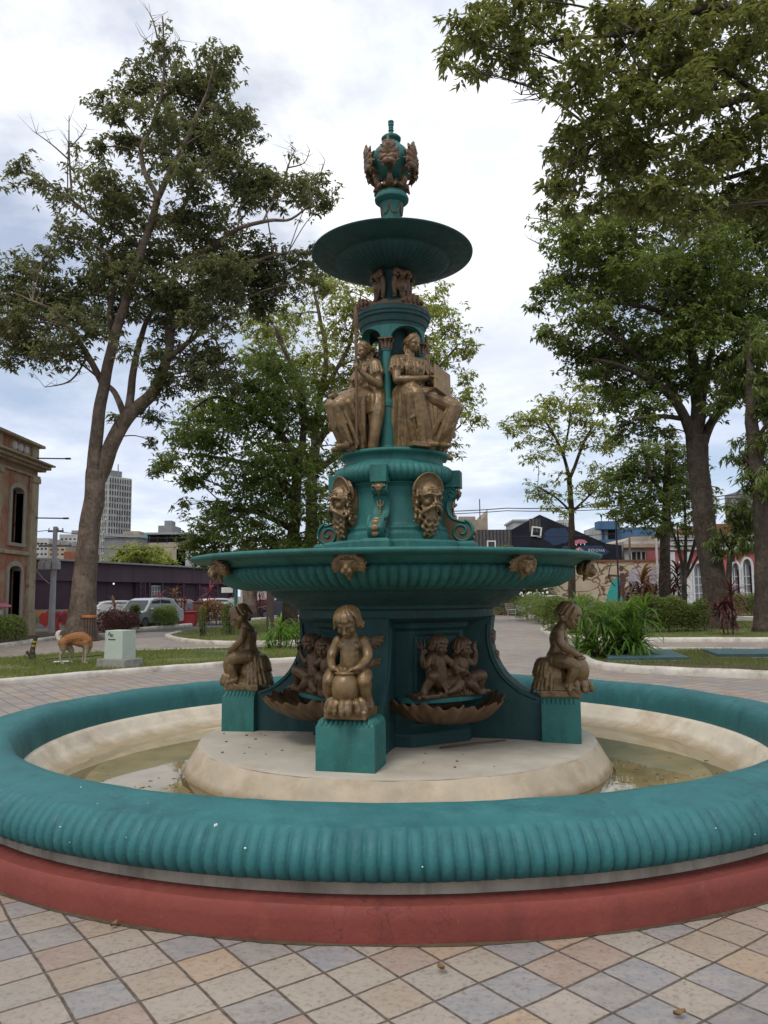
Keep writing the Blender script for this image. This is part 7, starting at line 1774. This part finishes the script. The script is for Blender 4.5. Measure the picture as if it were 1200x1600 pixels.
# ------------------------------------------------------------------ cars
def car_paint(name, c):
    t = NT(name); t.set(c, .3, .15, .5); t.b.inputs['Coat Weight'].default_value = .4; return t.m
def car(label, u, v, rz, mat, L=4.0, H=1.48, W=1.7):
    p = gr(u, v) if not isinstance(u, V) else u
    o = thing('parked_car', label, 'car', p, rz, 'cars parked along the road')
    k = H / 1.48
    prof = [(-L / 2, .35), (-L / 2 + .02, .62), (-L * .44, .78), (-L * .30, .90), (-L * .17, 1.36 * k), (-L * .08, 1.46 * k), (L * .14, 1.48 * k), (L * .28, 1.42 * k), (L * .42, 1.02), (L * .49, .92), (L / 2, .6), (L / 2 - .03, .33), (L * .40, .28), (-L * .40, .26)]
    rings = []
    for y, s, dz in ((-W / 2, .97, 0), (-W / 2 + .05, 1, 0), (W / 2 - .05, 1, 0), (W / 2, .97, 0)):
        rings.append([V((x * s, y * (1 - .16 * max(0, (z - .85) / .6)), z)) for x, z in prof])
    n = len(prof); b = MB(); b.add([q for r_ in rings for q in r_], [tuple(range(n)), tuple(range(4 * n - 1, 3 * n - 1, -1))] + [(j * n + i, j * n + (i + 1) % n, (j + 1) * n + (i + 1) % n, (j + 1) * n + i) for j in range(3) for i in range(n)])
    b.build('body', mat, o, 35, .03)
    b = MB()
    for s in (-1, 1):
        y = s * (W / 2 * .91 + .0)
        b.prism([(-L * .235, .93), (-L * .145, 1.32 * k), (L * .0, 1.38 * k), (L * .0, .94)], y - .035 * s - .02, y + .0 * s + .02); b.prism([(L * .02, .94), (L * .02, 1.38 * k), (L * .20, 1.34 * k), (L * .31, .97)], y - .035 * s - .02, y + .02)
    b.build('side_windows', M['glass'], o)
    b = MB(); w = W * .38
    b.add([(-L * .292, -w * 1.05, .93), (-L * .292, w * 1.05, .93), (-L * .178, w * .95, 1.35 * k), (-L * .178, -w * .95, 1.35 * k)], [(0, 1, 2, 3)])
    for i, q in enumerate(b.v): b.v[i] = (q[0] - .02, q[1], q[2] + .015)
    b.build('windscreen', M['glass'], o)
    b = MB(); b.add([(L * .405, -w, 1.05), (L * .405, w, 1.05), (L * .30, w * .95, 1.37 * k), (L * .30, -w * .95, 1.37 * k)], [(0, 1, 2, 3)])
    for i, q in enumerate(b.v): b.v[i] = (q[0] + .035, q[1], q[2] + .012)
    b.build('rear_window', M['glass'], o)
    for x in (-L * .31, L * .31):
        for s in (-1, 1):
            b = MB(); b.lathe([(.20, -.1), (.29, -.1), (.315, -.06), (.315, .06), (.29, .1), (.20, .1)], 20); b.v = [(x + q[0], s * (W / 2 - .10) + q[2], .31 + q[1]) for q in b.v]; wh_ = b.build('wheel', M['black_metal'], o, 40)
            b = MB(); b.lathe([(0, -.105), (.19, -.105), (.19, .105), (0, .105)], 14); b.v = [(x + q[0], s * (W / 2 - .10) + q[2], .31 + q[1]) for q in b.v]; b.build('rim', M['metal_grey'], wh_, 40)
    for s in (-1, 1):
        b = MB().ball((-L / 2 + .12, s * W * .36, .70), (.09, .2, .10)); b.build('headlight', M['paint_white'], o, 180); b = MB().ball((L / 2 - .04, s * W * .38, .80), (.06, .14, .12)); b.build('tail_light', M['paint_red'], o, 180)
        b = MB().ball((-L * .20, s * (W / 2 + .06), .98), (.07, .10, .07)); b.build('mirror', mat, o, 180)
    b = MB().box((-L / 2 - .0, 0, .42), (.06, W * .7, .16)); b.build('bumper', M['black_metal'], o, bevel=.02)
    return o
Y1 = 41.0
def cp(u, Y): q = at(u, 930, Y); return V((q.x, Y, 0))
car('white hatchback parked with its bonnet toward the dark bush', cp(232, 40.5), None, R(24), car_paint('white_car_paint', (.55, .57, .58)), 3.9) if False else None
def car_at(label, u, Y, rz, mat, **k): return car(label, cp(u, Y), 0, rz, mat, **k)
car_at('pale silver hatchback facing left, nearest to the switch box', 232, 41.2, R(66), car_paint('silver_car_paint', (.36, .39, .40)), L=3.8, H=1.55)
car_at('blue-grey car behind the pale silver hatchback', 262, 46, R(30), car_paint('blue_grey_car_paint', (.22, .26, .31)), L=4.2)
car_at('white car parked right of the rust-brown pillar', 330, 52, R(30), car_paint('white_car_paint', (.58, .59, .60)), L=4.2)
car_at('white car mostly hidden by red leaves left of the silver hatchback', 175, 43.5, R(28), car_paint('bright_white_car_paint', (.6, .6, .6)), L=4.0, H=1.42)
car_at('dark grey car under the left edge of the bowl', 446, 56, R(8), car_paint('charcoal_car_paint', (.05, .055, .065)), L=4.4)
car_at('maroon low car beside the leaning board', 412, 58, R(8), car_paint('maroon_car_paint', (.10, .04, .045)), L=4.0, H=1.35)
car_at('white car far beyond the garden bench', 850, 57, R(0), car_paint('far_white_car_paint', (.5, .52, .53)), L=4.0)
block('market_shed', 'pale grey shed wall beyond the cars under the bowl\'s left edge', 376, 470, 905, 78, 10, M['white_wall'])
# pergola posts behind the bench
for k, u in enumerate((832, 841, 822)):
    p = at(u, 940, 54); o = thing('garden_post', 'thin dark post, %s of the three behind the bench' % ('middle', 'rightmost', 'leftmost')[k], 'post', (p.x, 54, 0), 0, 'posts behind the bench'); MB().tube([(0, 0, 0), (0, 0, .1), (0, 0, .12), (0, 0, 2.2)], [.1, .1, .05, .05], 8).build('shaft', M['black_metal'], o); MB().box((0, 0, 2.23), (.16, .16, .05)).build('cap', M['black_metal'], o)

_d = dirv(22) * .93; _e = dirv(60) * 1.10
MB().tube([_d + V((0, 0, .312)), (_d + _e) / 2 + V((0, 0, .318)), _e + V((0, 0, .314))], .006, 8).build('supply_pipe', plain('rusty_pipe', (.12, .05, .03), .8), FT, 180)
